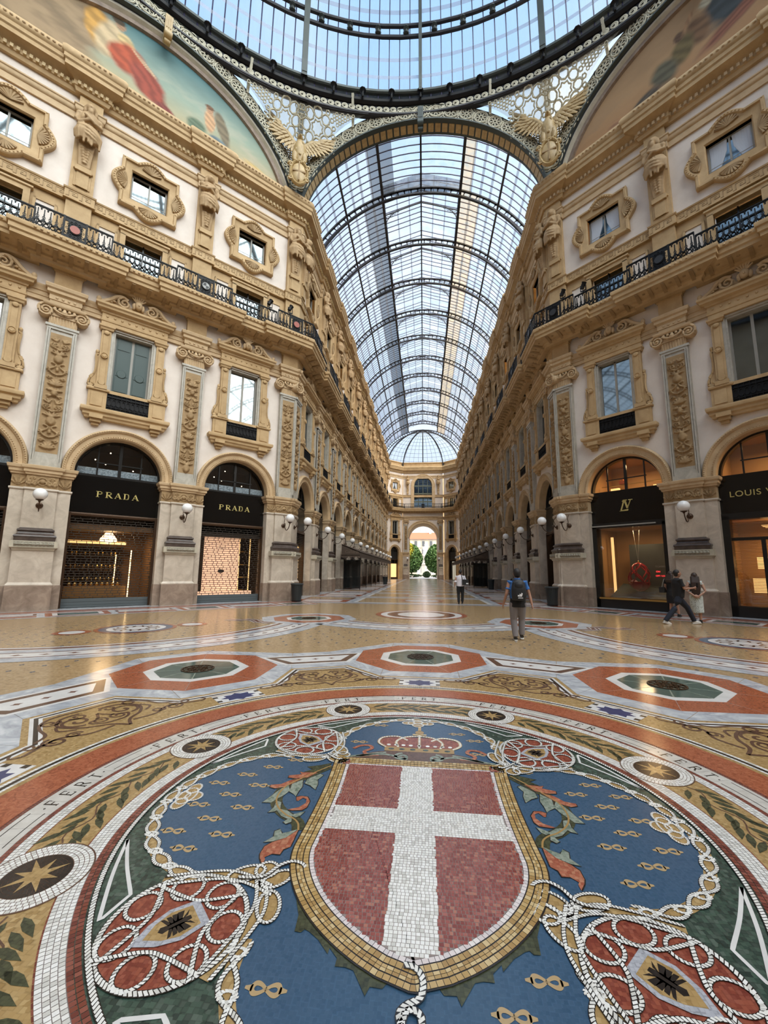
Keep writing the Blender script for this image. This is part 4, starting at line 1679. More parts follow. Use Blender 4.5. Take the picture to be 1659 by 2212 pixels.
for f in (.33, .66):
    for s in (-1, 1):
        x, z = s * 2.98 * f, ZR + (ZL - ZR) * f
        lap.quad((x - .05, YL, z), (x + .05, YL, z), (x + .05, AC[12], z), (x - .05, AC[12], z))
tag(lap.build('glass_lap', 'glass_lap', VAULT), kind='stuff')
pmesh = {}
restv = {'roof_glass': MB(), 'roof_glass_shaded': MB(), 'roof_glass_sunlit': MB()}
cnt = 0
for t in range(len(TY) - 1):
    y0, y1 = TY[t], TY[t + 1]
    dy = (y1 - y0) / NB
    segs = [(s, a, b, ('roof_glass_shaded' if s else 'roof_glass_sunlit') if (i >= 8 and (t > 0 or i > 8)) else 'roof_glass') for s in (0, 1) for i, (a, b) in enumerate(SEG)]
    if t == 0:
        segs += [(s, a, b, 'roof_glass_shaded' if i == 0 and s else 'roof_glass') for s in (0, 1) for i, (a, b) in enumerate(CENT)]
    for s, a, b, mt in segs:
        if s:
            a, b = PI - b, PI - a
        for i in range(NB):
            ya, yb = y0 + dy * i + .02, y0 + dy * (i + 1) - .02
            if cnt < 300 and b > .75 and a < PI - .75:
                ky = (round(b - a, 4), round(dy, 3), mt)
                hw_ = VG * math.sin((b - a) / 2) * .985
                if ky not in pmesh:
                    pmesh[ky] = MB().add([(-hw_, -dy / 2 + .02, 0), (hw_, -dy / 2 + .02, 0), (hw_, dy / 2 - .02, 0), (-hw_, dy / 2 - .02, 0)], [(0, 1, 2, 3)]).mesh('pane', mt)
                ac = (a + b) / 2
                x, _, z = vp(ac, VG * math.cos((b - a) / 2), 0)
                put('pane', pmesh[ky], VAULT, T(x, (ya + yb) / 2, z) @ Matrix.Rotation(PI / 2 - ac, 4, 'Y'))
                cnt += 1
            else:
                restv[mt].quad(vp(a + .002, VG, ya), vp(b - .002, VG, ya), vp(b - .002, VG, yb), vp(a + .002, VG, yb))
    if t > 0:
        for i in range(NB):
            ya, yb = y0 + dy * i + .02, y0 + dy * (i + 1) - .02
            for s in (-1, 1):
                for f0, f1 in ((.01, .33), (.34, .66), (.67, .99)):
                    restv['roof_glass'].quad((s * 2.98 * f0, ya, ZR + (ZL - ZR) * f0), (s * 2.98 * f1, ya, ZR + (ZL - ZR) * f1), (s * 2.98 * f1, yb, ZR + (ZL - ZR) * f1), (s * 2.98 * f0, yb, ZR + (ZL - ZR) * f0))
                restv['roof_glass_shaded' if s < 0 else 'roof_glass_sunlit'].quad((s * 2.98, ya, ZL), (s * 2.98, yb, ZL), (s * 2.98, yb, 30.35), (s * 2.98, ya, 30.35))  # lantern sides: shade tinted in on the left, sunlight on the right
for mt, mb in restv.items():
    tag(mb.build('pane_field', mt, VAULT), kind='stuff')
# gable end of the lantern above the second truss
m = MB()
m.add([(-2.98, YL, 30.2), (2.98, YL, 30.2), (2.98, YL, ZL), (0, YL, ZR), (-2.98, YL, ZL)], [(0, 1, 2, 3, 4)])
put('lantern_gable', m.mesh('lantern_gable', 'roof_glass_shaded'), VAULT)

# apse of the vault at the far end
YA = AC[12]


def ap(f, e, R=1.0):
    return (8.95 * R * math.cos(e) * math.cos(f), YA + 6.9 * R * math.cos(e) * math.sin(f), 24.0 + 6.85 * R * math.sin(e))


APSE = struct('ceiling_apse', T(0, 0, 0), 'glazed half dome closing the far end of the vault')
m = MB()
nf, ne = 26, 12
for i in range(nf):
    for j in range(ne):
        f0, f1, e0, e1 = PI * i / nf, PI * (i + 1) / nf, PI / 2 * j / ne, PI / 2 * (j + 1) / ne
        m.quad(ap(f0 + .004, e0), ap(f1 - .004, e0), ap(f1 - .004, e1), ap(f0 + .004, e1))
tag(m.build('pane_field', 'roof_glass', APSE), kind='stuff')
m = MB()
for j in range(0, ne):
    m.tube([ap(PI * i / nf, PI / 2 * j / ne, .995) for i in range(nf + 1)], .03, 3)
for i in range(nf + 1):
    m.tube([ap(PI * i / nf, PI / 2 * j / ne, .995) for j in range(ne + 1)], .03, 3)
tag(m.build('glazing_bar', 'iron_purple', APSE), kind='stuff')
for f in (30, 60, 90, 120, 150):
    m = MB()
    m.tube([ap(math.radians(f), PI / 2 * j / 10, .985) for j in range(11)], .14, 4)
    put('rib', m.mesh('rib', 'iron_dark'), APSE)
m = MB()
m.mould([(0, 24.3), (.15, 24.3), (.15, 25.1), (.3, 25.2), (.3, 25.4), (0, 25.4)], [cross('AL', -.7, 'EL', -.7), cross('EL', -.7, 'E', -.7), cross('E', -.7, 'ER', -.7), cross('ER', -.7, 'AR', -.7)])
put('parapet', m.mesh('parapet', 'ochre'), APSE)

# ---------------------------------------------------------------- the rest of the octagon behind the camera, plain
def plainwall(name, x0, y0, x1, y1, h, lab):
    m = MB()
    m.quad((x0, y0, 0), (x1, y1, 0), (x1, y1, h), (x0, y0, h))
    o = put(name, m.mesh(name, ['plaster_back']))
    tag(o, lab, None, None, 'structure')
    return o


stone('plaster_back', (.34, .25, .17), (.46, .36, .26), .5, .8, .1)
LA = 55
# glazed vaults over the three other arms, simpler
m = MB()
for i in range(24):
    a0, a1 = TH0 + (PI - 2 * TH0) * i / 24, TH0 + (PI - 2 * TH0) * (i + 1) / 24
    m.quad(vp(a0, VG, YC), vp(a1, VG, YC), vp(a1, VG, YC + LA), vp(a0, VG, YC + LA))
SV = m.mesh('pane_field', 'roof_glass')
m = MB()
for i in range(1, 24):
    a = TH0 + (PI - 2 * TH0) * i / 24
    m.tube([vp(a, VG - .05, YC), vp(a, VG - .05, YC + LA)], .05 if i % 4 else .12, 4)
for i in range(1, 66):
    m.tube([vp(TH0 + (PI - 2 * TH0) * j / 10, VG, YC + LA * i / 66) for j in range(11)], .03, 3)
SB = m.mesh('glazing_bar', 'iron_dark')
for nm, az in (('left', PI / 2), ('right', -PI / 2), ('rear', PI)):
    o = struct('ceiling_' + nm, RZ(az), 'glazed vault over the %s arm' % nm)
    tag(put('pane_field', SV, o), kind='stuff')
    tag(put('glazing_bar', SB, o), kind='stuff')
    for i in range(12):
        put('truss', TRUSS, o, T(0, YC + .3 + i * 4.9, 0))
for s, nm in ((-1, 'left'), (1, 'right')):
    plainwall('wall_back_' + nm, s * HW, -YC, s * YC, -HW, 31, 'plain rear octagon wall, ' + nm)
    for q, nn in ((1, 'front'), (-1, 'rear')):
        plainwall('wall_side_%s_%s' % (nm, nn), s * YC, q * HW, s * (YC + LA), q * HW, 24.3, 'plain wall of the %s side arm, %s' % (nm, nn))
    plainwall('wall_side_%s_end' % nm, s * (YC + LA), -HW, s * (YC + LA), HW, 24.3, 'end wall of the %s side arm' % nm)
    plainwall('wall_rear_arm_' + nm, s * HW, -YC, s * HW, -YC - LA, 24.3, 'plain wall of the rear arm, ' + nm)
plainwall('wall_rear_arm_end', -HW, -YC - LA, HW, -YC - LA, 24.3, 'end wall of the rear arm')
# ---------------------------------------------------------------- floor
FR_ = .18
stone('marble_red', (.22, .058, .028), (.43, .155, .080), 16, FR_, .0, c3=(.36, .105, .050), vein=2.5)
stone('marble_grey', (.30, .32, .35), (.62, .63, .64), 1.6, FR_, .0, c3=(.46, .48, .51), vein=3.5)
stone('marble_white', (.62, .60, .58), (.74, .72, .69), 3, FR_, .0)
stone('marble_fert', (.50, .47, .42), (.62, .585, .53), 8, FR_, .0)
stone('marble_brown', (.11, .038, .026), (.17, .065, .045), 14, FR_, .0)
stone('mosaic_black', (.012, .010, .010), (.03, .025, .022), 30, .2, .0)
tiled('mosaic_gold', [(.30, .185, .07), (.42, .275, .115), (.36, .23, .095), (.48, .33, .15)], 42, .2, dark=.8)
tiled('mosaic_field', [(.33, .215, .105), (.43, .295, .155), (.38, .25, .13), (.46, .325, .18)], 24, FR_, dark=.82)
tiled('mosaic_blue', [(.034, .078, .140), (.046, .096, .162), (.038, .086, .150)], 60, .22, dark=1.15)
tiled('mosaic_green', [(.03, .055, .042), (.06, .10, .075), (.02, .035, .03), (.09, .125, .10)], 45, .2, dark=.7)
tiled('mosaic_red', [(.22, .05, .032), (.30, .085, .05), (.17, .035, .025), (.35, .11, .07)], 55, .2, dark=.8)
tiled('mosaic_brown', [(.09, .045, .03), (.14, .075, .05), (.11, .055, .035)], 60, .2, dark=.85)
tiled('mosaic_slate', [(.36, .37, .40), (.46, .46, .50)], 60, .2, dark=.7)
tiled('leaf_green', [(.045, .052, .028), (.075, .08, .042), (.03, .036, .022)], 60, .22, dark=.75)
tiled('leaf_pale', [(.20, .24, .19), (.30, .33, .27), (.12, .16, .12)], 50, .22, dark=.8)
tiled('leaf_red', [(.42, .15, .09), (.30, .08, .045), (.48, .22, .13)], 50, .22, dark=.8)
plain('grout', (.27, .22, .20), .5)
plain('star_blue', (.045, .055, .14), .2)
island('tess_white', [(.78, .76, .71), (.70, .68, .63), (.82, .80, .76), (.60, .58, .53), (.75, .72, .66), (.80, .78, .73)], .2)
island('tess_pink', [(.70, .62, .60), (.64, .56, .54), (.74, .68, .65), (.60, .54, .53)], .2)
island('tess_red', [(.24, .055, .04), (.30, .08, .06), (.20, .04, .03), (.34, .105, .08), (.27, .065, .05), (.23, .05, .038), (.40, .15, .10), (.28, .07, .052)], .2)
island('tess_gold', [(.42, .27, .10), (.50, .34, .15), (.36, .22, .08), (.58, .43, .22), (.46, .30, .12)], .2)
island('tess_brown', [(.20, .055, .035), (.26, .085, .06), (.15, .04, .03), (.23, .07, .05)], .2)
plain('floor_glass', (.085, .125, .105), .10, 0, .6)
stone('slab', (.34, .33, .32), (.50, .49, .47), 1.2, FR_, .0, vein=2)

MX, MY = .04, -.2


def pol(r, az):
    a = math.radians(az)
    return (MX + r * math.sin(a), MY + r * math.cos(a))


FLOOR = MB()
FLOOR.quad((-76, -76, 0), (76, -76, 0), (76, 90.5, 0), (-76, 90.5, 0))
FLOOR = tag(FLOOR.build('floor', 'mosaic_field'), 'polished marble and mosaic floor of the arcade', None, None, 'structure')
ZF = [.002]


def inlay(name, mb, mat, parent=None, stuff=False, label=None):
    o = mb.build(name, mat, parent or FLOOR)
    if stuff:
        o['kind'] = 'stuff'
    if label:
        o['label'] = label
    return o


def annulus(r0, r1, z, n=192, c=(MX, MY), a0=0, a1=360):
    m = MB()
    vs = []
    for i in range(n + 1):
        a = math.radians(a0 + (a1 - a0) * i / n)
        for r in (r0, r1):
            vs.append((c[0] + r * math.sin(a), c[1] + r * math.cos(a), z))
    return m.add(vs, [(2 * i, 2 * i + 1, 2 * i + 3, 2 * i + 2) for i in range(n)])


def tess_ring(m, r0, r1, rows, ln, z, c=(MX, MY), a0=0., a1=360., gap=.0015, seed=1):
    rnd = random.Random(seed)
    dr = (r1 - r0) / rows
    for j in range(rows):
        ra, rb = r0 + dr * j + gap, r0 + dr * (j + 1) - gap
        n = max(3, int(math.radians(a1 - a0) * (ra + rb) / 2 / ln))
        ph = rnd.random() if a1 - a0 >= 360 else 0
        da = math.radians(a1 - a0) / n
        ga = gap / ra
        for i in range(n):
            t0 = math.radians(a0) + da * (i + ph) + ga
            t1 = math.radians(a0) + da * (i + 1 + ph) - ga
            s0, c0, s1, c1 = math.sin(t0), math.cos(t0), math.sin(t1), math.cos(t1)
            m.add([(c[0] + ra * s0, c[1] + ra * c0, z), (c[0] + rb * s0, c[1] + rb * c0, z), (c[0] + rb * s1, c[1] + rb * c1, z), (c[0] + ra * s1, c[1] + ra * c1, z)], [(0, 1, 2, 3)])
    return m


def ribbon(m, pts, w, z, closed=False):
    """flat band along plan points; w a number or one per point (full width)"""
    n = len(pts)
    if not isinstance(w, (list, tuple)):
        w = [w] * n
    vs = []
    for i in range(n):
        a = pts[i - 1] if (i or closed) else pts[0]
        b = pts[(i + 1) % n] if (i < n - 1 or closed) else pts[-1]
        dx, dy = b[0] - a[0], b[1] - a[1]
        l = math.hypot(dx, dy) or 1
        nx, ny = -dy / l * w[i] / 2, dx / l * w[i] / 2
        vs += [(pts[i][0] + nx, pts[i][1] + ny, z), (pts[i][0] - nx, pts[i][1] - ny, z)]
    k = n if closed else n - 1
    return m.add(vs, [(2 * i, 2 * i + 1, 2 * ((i + 1) % n) + 1, 2 * ((i + 1) % n)) for i in range(k)])


def resample(pts, step, closed=False):
    P = list(pts) + ([pts[0]] if closed else [])
    out = []
    acc = 0.0
    for a, b in zip(P, P[1:]):
        l = math.hypot(b[0] - a[0], b[1] - a[1])
        while acc <= l and l > 1e-9:
            t = acc / l
            out.append((a[0] + (b[0] - a[0]) * t, a[1] + (b[1] - a[1]) * t))
            acc += step
        acc -= l
    return out


ROPE, ROPE_BK = MB(), MB()
RZC = [0.0]


def rope(pts, w=.026, step=.021, z=.0062, closed=False, skew=.5):
    RZC[0] += 1.2e-5
    z += RZC[0]
    if w > .0155:
        ribbon(ROPE_BK, resample(pts, .02, closed), w * 1.22, z - .0006, closed)
    q = resample(pts, step, closed)
    for i in range(len(q) - (0 if closed else 1)):
        a, b = q[i], q[(i + 1) % len(q)]
        dx, dy = b[0] - a[0], b[1] - a[1]
        l = math.hypot(dx, dy)
        if l < 1e-6 or l > step * 2:
            continue
        tx, ty = dx / l, dy / l
        nx, ny = -ty, tx
        mx_, my_ = (a[0] + b[0]) / 2, (a[1] + b[1]) / 2
        h, e, sk = w / 2, l * .34, w * skew * .62
        ROPE.add([(mx_ - tx * (e + sk) + nx * h * .8, my_ - ty * (e + sk) + ny * h * .8, z), (mx_ + tx * (e - sk) + nx * h, my_ + ty * (e - sk) + ny * h, z),
                  (mx_ + tx * (e + sk) - nx * h * .8, my_ + ty * (e + sk) - ny * h * .8, z), (mx_ - tx * (e - sk) - nx * h, my_ - ty * (e - sk) - ny * h, z)], [(0, 1, 2, 3)])


def sym4(p, i):
    """quarter turns about the medallion centre (relative coordinates in and out in world)"""
    x, y = p
    for _ in range(i):
        x, y = -y, x
    return (MX + x, MY + y)


# ---- medallion
MED = inlay('medallion', annulus(0, 1.9, .002), 'mosaic_green')
lobe = [(-.735, 1.08), (-.735, 1.2), (-.706, 1.32), (-.6, 1.49), (-.44, 1.63), (-.22, 1.735), (0, 1.77), (.22, 1.735), (.44, 1.63), (.6, 1.49), (.706, 1.32), (.735, 1.2), (.735, 1.08)]
LOBE = curve(lobe, 5)
poly = []
for i in range(4):
    poly += [sym4(p, i) for p in reversed(LOBE)]
BLUE = inlay('blue_field', MB().flat(poly, .003), 'mosaic_blue', MED)
bandm = MB()
for i in range(4):
    pl_ = [sym4(p, i) for p in LOBE]
    ribbon(bandm, pl_, .062, .0045)
    # two ropes that cross at knots along the band
    R_ = resample(pl_, .01)
    for sg in (-1, 1):
        q = []
        for j in range(len(R_)):
            a, b = R_[max(0, j - 1)], R_[min(len(R_) - 1, j + 1)]
            dx, dy = b[0] - a[0], b[1] - a[1]
            l = math.hypot(dx, dy) or 1
            o = sg * .036 * math.cos(PI * j * .01 / .185)
            q.append((R_[j][0] - dy / l * o, R_[j][1] + dx / l * o))
        rope(q, .020, .017, .0062)
    L_ = len(R_)
    for j in range(9, L_ - 4, 19):
        x, y = R_[j]
        for t in range(2):
            rope([(x + (.03 + .012 * t) * math.cos(a), y + .022 * math.sin(a)) for a in [k * PI / 6 + t for k in range(12)]], .014, .014, .0066, True)
    # the round knot half way along each lobe
    ax = sym4((0, 1.70), i)
    for (dx, dy, rx, ry) in ((0, 0, .11, .06), (-.1, .0, .07, .045), (.1, 0, .07, .045), (0, -.05, .06, .06), (0, .03, .05, .05)):
        e = [(dx + rx * math.cos(a), 1.66 + dy + ry * math.sin(a)) for a in [k * PI / 9 for k in range(18)]]
        rope([sym4(p, i) for p in e], .015, .014, .0068, True)
        bandm.flat([sym4(p, i) for p in e], .0050 + .0001 * (dx + dy) + .0002 * rx)
    # corner oval with its loops
    cx, cy = -1.05, 1.09
    circ = [(cx + .318 * math.cos(a), cy + .318 * math.sin(a)) for a in [k * PI / 20 for k in range(40)]]
    inlay('knot_panel', MB().flat([sym4(p, i) for p in circ], .0042), 'mosaic_red', MED)
    rope([sym4(p, i) for p in circ], .024, .020, .0068, True)
    rnd = random.Random(i)
    for k in range(7):
        a = k * PI / 3.5 + .3
        e = [(cx + .235 * math.cos(a) + .085 * math.cos(t), cy + .235 * math.sin(a) + .075 * math.sin(t)) for t in [j * PI / 10 for j in range(20)]]
        rope([sym4(p, i) for p in e], .0185, .018, .0070, True)
    for k in range(4):
        a = k * PI / 2 + .7
        pts = curve([(cx + .33 * math.cos(a), cy + .33 * math.sin(a)), (cx + .16 * math.cos(a + .5), cy + .16 * math.sin(a + .5)), (cx + .17 * math.cos(a + 1.2), cy + .17 * math.sin(a + 1.2)), (cx + .33 * math.cos(a + 1.7), cy + .33 * math.sin(a + 1.7))], 8)
        rope([sym4(p, i) for p in pts], .020, .018, .0079)
    # gold straps from the oval toward the shield corner, ending in three loops
    for (p0, p1, p2) in (((-.8, .72), (-.72, .98), (-.80, 1.32)), ((-.74, .80), (-.95, .74), (-1.28, .83))):
        pts = curve([p0, p1, p2], 8)
        ribbon(bandm, [sym4(p, i) for p in pts], .06, .0048)
        for sg in (-1, 1):
            rope([sym4((p[0] + sg * .03 * (1 if abs(p2[0] - p0[0]) < .2 else .3), p[1] + sg * .03 * (.3 if abs(p2[0] - p0[0]) < .2 else 1)), i) for p in pts], .018, .017, .0081)
    for (kx, ky, rx, ry, an) in ((-.70, .90, .055, .10, .5), (-.90, .70, .10, .055, .3), (-.72, .72, .085, .05, -.8), (-.66, .80, .06, .06, 0)):
        e = []
        for t in [j * PI / 10 for j in range(20)]:
            u, v = rx * math.cos(t), ry * math.sin(t)
            e.append((kx + u * math.cos(an) - v * math.sin(an), ky + u * math.sin(an) + v * math.cos(an)))
        bandm.flat([sym4(p, i) for p in e], .0052 + .0004 * (rx + ry * .3 + an * .1))
        rope([sym4(p, i) for p in e], .018, .017, .0083, True)
    # eagle shield in the oval
    ang = math.radians(45)
    f = lambda u, v: sym4((cx + u * math.cos(ang) * -1 + v * math.sin(ang), cy + u * math.sin(ang) + v * math.cos(ang)), i)
    sh = [(-.13, -.085), (.0, -.105), (.10, -.07), (.19, 0), (.10, .07), (.0, .105), (-.13, .085)]
    es = inlay('eagle_shield', MB().flat([f(u, v) for u, v in sh], .0085), 'mosaic_slate', MED)
    inlay('shield_field', MB().flat([f(u * .72, v * .78) for u, v in sh], .0090), 'mosaic_gold', es)
    eg = MB()
    eg.flat([f(u, v) for u, v in [(-.07, -.012), (-.02, -.02), (.03, -.014), (.06, -.02), (.075, 0), (.06, .02), (.03, .014), (-.02, .02), (-.07, .012)]], .0094)
    for sgn in (-1, 1):
        for k in range(4):
            eg.flat([f(u, sgn * v) for u, v in [(.03 - .012 * k, .008), (.05 - .025 * k, .062), (.035 - .03 * k, .058), (.01 - .014 * k, .01)]], .0094)
        eg.flat([f(-.03, sgn * .01), f(-.075, sgn * .05), f(-.06, sgn * .02)], .0094)
    inlay('eagle', eg, 'mosaic_black', es)
    # white-lined triangles in the green spandrels either side of the oval
    for mir in (1, -1):
        tri = [(-.50, 1.745), (-1.07, 1.46), (-.90, 1.425), (-.71, 1.59)]
        pts = curve([tri[0], (-.78, 1.62), tri[1]], 6) + curve([tri[1], tri[2]], 3) + curve([tri[2], tri[3], tri[0]], 6)
        pts = [(p if mir > 0 else (-p[1], -p[0])) for p in pts]
        mm_ = MB()
        ribbon(mm_, [sym4(p, i) for p in resample(pts, .03, True)], .019, .0045, True)
        inlay('white_line', mm_, 'marble_white', MED)
inlay('gold_band', bandm, 'mosaic_gold', MED)
rope([pol(1.845, a) for a in range(0, 360, 2)], .024, .020, .0062, True)
inlay('rope', ROPE_BK, 'mosaic_black', MED, True)
inlay('rope_tesserae', ROPE, 'tess_white', MED, True)

# savoy knots on the blue ground
kn = MB()
ribbon(kn, [(.052 * math.cos(t), .021 * math.sin(2 * t)) for t in [j * PI / 20 for j in range(40)]], .013, 0, True)
ribbon(kn, [(.046 * math.cos(t), .012 * math.sin(2 * t)) for t in [j * PI / 20 for j in range(40)]], .006, .0001, True)
for q in (-1, 1):
    kn.flat([(q * .078, -.005), (q * .05, -.013), (q * .05, .013), (q * .078, .005)], 0)
plain('knot_gold', (.44, .31, .16), .25)
KN_ME = kn.mesh('savoy_knot', 'knot_gold')


def in_poly(x, y, poly):
    c = False
    n = len(poly)
    for i in range(n):
        (x1, y1), (x2, y2) = poly[i], poly[i - 1]
        if (y1 > y) != (y2 > y) and x < (x2 - x1) * (y - y1) / (y2 - y1) + x1:
            c = not c
    return c


def in_shield(x, y, g=.0):
    """relative coordinates"""
    if y > .75 + g or y < -1.24 - g or abs(x - .02) > .73 + g:
        return False
    if y > -.45:
        return True
    return abs(x - .02) < (.73 + g) * math.sqrt(max(0, 1 - ((-.45 - y) / (.80 + g)) ** 1.75))


for j in range(-10, 13):
    y = -.09 + .15 * j
    for i in range(-7, 8):
        x = -.08 + .32 * i + (.16 if j % 2 == 0 else 0)
        r = math.hypot(x, y)
        if r > 1.70 or in_shield(x, y, .1) or not all(in_poly(MX + x + u, MY + y + v, poly) for u, v in ((-.13, 0), (.13, 0), (0, .08), (0, -.08))):
            continue
        if abs(abs(x) - 1.05) < .46 and abs(abs(y) - 1.09) < .42:
            continue
        if max(abs(x), abs(y)) > 1.62 or (abs(x) > .68 and abs(y) > .70) and math.hypot(abs(x) - 1.05, abs(y) - 1.09) < .5:
            continue
        if abs(abs(x) - .92) < .17 and -.62 < y < .66:
            continue
        if abs(x) < .5 and .7 < y < 1.33 or (abs(x) < .25 and y > 1.3) or (abs(x) < .14 and y < -1.2):
            continue
        put('savoy_knot', KN_ME, BLUE, T(MX + x, MY + y, .0046) @ Matrix.Diagonal((1.1, 1.15, 1, 1)))

# ---- the shield
SHN = [(-.73, .75), (.77, .75)]
out = [(-.71, .75), (.75, .75)]
right = []
for k in range(19):
    t = k / 18
    y = .75 + (-.45 - .75) * t
    right.append((.75 - .02 * math.sin(PI * t), y))
for k in range(1, 17):
    t = k / 16
    y = -.45 - .80 * t
    right.append((.02 + .73 * (1 - t ** 1.9) ** .72 if k < 16 else .02, y))
left = [(.04 - x, y) for x, y in right[::-1][1:]]
OUT = right + left
OUT = resample(OUT, .03, True)


def inset(poly, d):
    n = len(poly)
    res = []
    for i in range(n):
        a, b = poly[i - 1], poly[(i + 1) % n]
        dx, dy = b[0] - a[0], b[1] - a[1]
        l = math.hypot(dx, dy) or 1
        res.append((poly[i][0] + dy / l * d, poly[i][1] - dx / l * d))
    return res


SHIELD = inlay('shield', MB().flat([(MX + x, MY + y) for x, y in inset(OUT, -.006)], .0100), 'mosaic_black')
gt, pk = MB(), MB()


def border(mb, d0, d1, ln, z, seed):
    rnd = random.Random(seed)
    a, b = inset(OUT, d0), inset(OUT, d1)
    n = len(OUT)
    for i in range(n):
        j = (i + 1) % n
        k = max(1, round(math.hypot(OUT[j][0] - OUT[i][0], OUT[j][1] - OUT[i][1]) / ln))
        for q in range(k):
            t0, t1 = q / k + .04, (q + 1) / k - .04
            lp = lambda p, r, t: (MX + p[0] + (r[0] - p[0]) * t, MY + p[1] + (r[1] - p[1]) * t, z)
            mb.add([lp(a[i], a[j], t0), lp(a[i], a[j], t1), lp(b[i], b[j], t1), lp(b[i], b[j], t0)], [(0, 1, 2, 3)])


for d0, d1 in ((.002, .028), (.034, .049), (.051, .066), (.072, .100)):
    border(gt, d0, d1, .03, .0112, 1)
border(pk, .106, .130, .026, .0112, 2)
inlay('gold_border', gt, 'tess_gold', SHIELD, True)
inlay('white_border', pk, 'tess_pink', SHIELD, True)
INN = inset(OUT, .132)
fld = inlay('shield_ground', MB().flat([(MX + x, MY + y) for x, y in INN], .0106), 'grout', SHIELD)
CV0, CV1, CH0, CH1 = -.115, .135, -.265, .005
CXS = .02


wt_, rd_ = [], MB()
rnd = random.Random(4)
sz = .0208
ny = int(2.0 / sz)
for j in range(ny):
    y = -1.14 + sz * j
    x = -.64 + rnd.random() * .01
    while x < .68:
        yc_ = y + sz / 2
        white = (CV0 < x + sz / 2 < CV1) or (CH0 < yc_ < CH1)
        w = sz if white else .013 + .012 * rnd.random()
        if not white:
            for e in (CV0,):
                if x < e < x + w:
                    w = max(.008, e - x)
        xc = x + w / 2
        if in_poly(xc, yc_, INN):
            g = .0013
            jit = lambda: (rnd.random() - .5) * .0016
            q = [(MX + x + g + jit(), MY + y + g + jit()), (MX + x + w - g + jit(), MY + y + g + jit()), (MX + x + w - g + jit(), MY + y + sz - g + jit()), (MX + x + g + jit(), MY + y + sz - g + jit())]
            if white:
                wt_.append((q, xc, yc_))
            else:
                rd_.add([(a, b, .0116) for a, b in q], [(0, 1, 2, 3)])
        x += w
inlay('red_tesserae', rd_, 'tess_red', SHIELD, True)
wt_.sort(key=lambda t: t[2])
tw = MB()
tbm = [MB().box(-sz / 2 + .0013, sz / 2 - .0013, -sz / 2 + .0013, sz / 2 - .0013, -.0012, 0).mesh('tessera', plain('tessera_white_%d' % i, c, .2)) for i, c in enumerate([(.78, .76, .71), (.70, .68, .63), (.82, .80, .76), (.60, .58, .53)])]
for i, (q, xc, yc_) in enumerate(wt_):
    if i < 300:
        put('tessera', rnd.choice([tbm[0], tbm[0], tbm[1], tbm[2], tbm[2], tbm[3]]), SHIELD, T(MX + xc, MY + yc_, .0116) @ RZ((rnd.random() - .5) * .04))
    else:
        tw.add([(a, b, .0116) for a, b in q], [(0, 1, 2, 3)])
inlay('white_tesserae', tw, 'tess_white', SHIELD, True)
# rope ends pinned on the shield
rp, rpb = ROPE, ROPE_BK
ROPE, ROPE_BK = MB(), MB()
for s in (-1, 1):
    rope([(MX + .02 + s * x, MY + y) for x, y in curve([(.95, -.74), (.82, -.72), (.76, -.63), (.70, -.59), (.64, -.60), (.61, -.63)], 8)], .022, .019, .0135)
    rope([(MX + .02 + s * x, MY + y) for x, y in curve([(.82, .80), (.76, .74), (.70, .70), (.66, .72)], 8)], .022, .019, .0135)
rope([(MX + x, MY + y) for x, y in curve([(-.02, -1.14), (.03, -1.15), (.06, -1.2), (.05, -1.27), (0, -1.3), (-.03, -1.34), (.0, -1.4), (.05, -1.38), (.05, -1.33), (.0, -1.32), (-.02, -1.4), (.02, -1.47), (.02, -1.75)], 8)], .026, .022, .0135)
inlay('rope_backing', ROPE_BK, 'mosaic_black', SHIELD, True)  # dark mosaic backing that outlines the rope ends
inlay('rope_end', ROPE, 'tess_white', SHIELD, True)

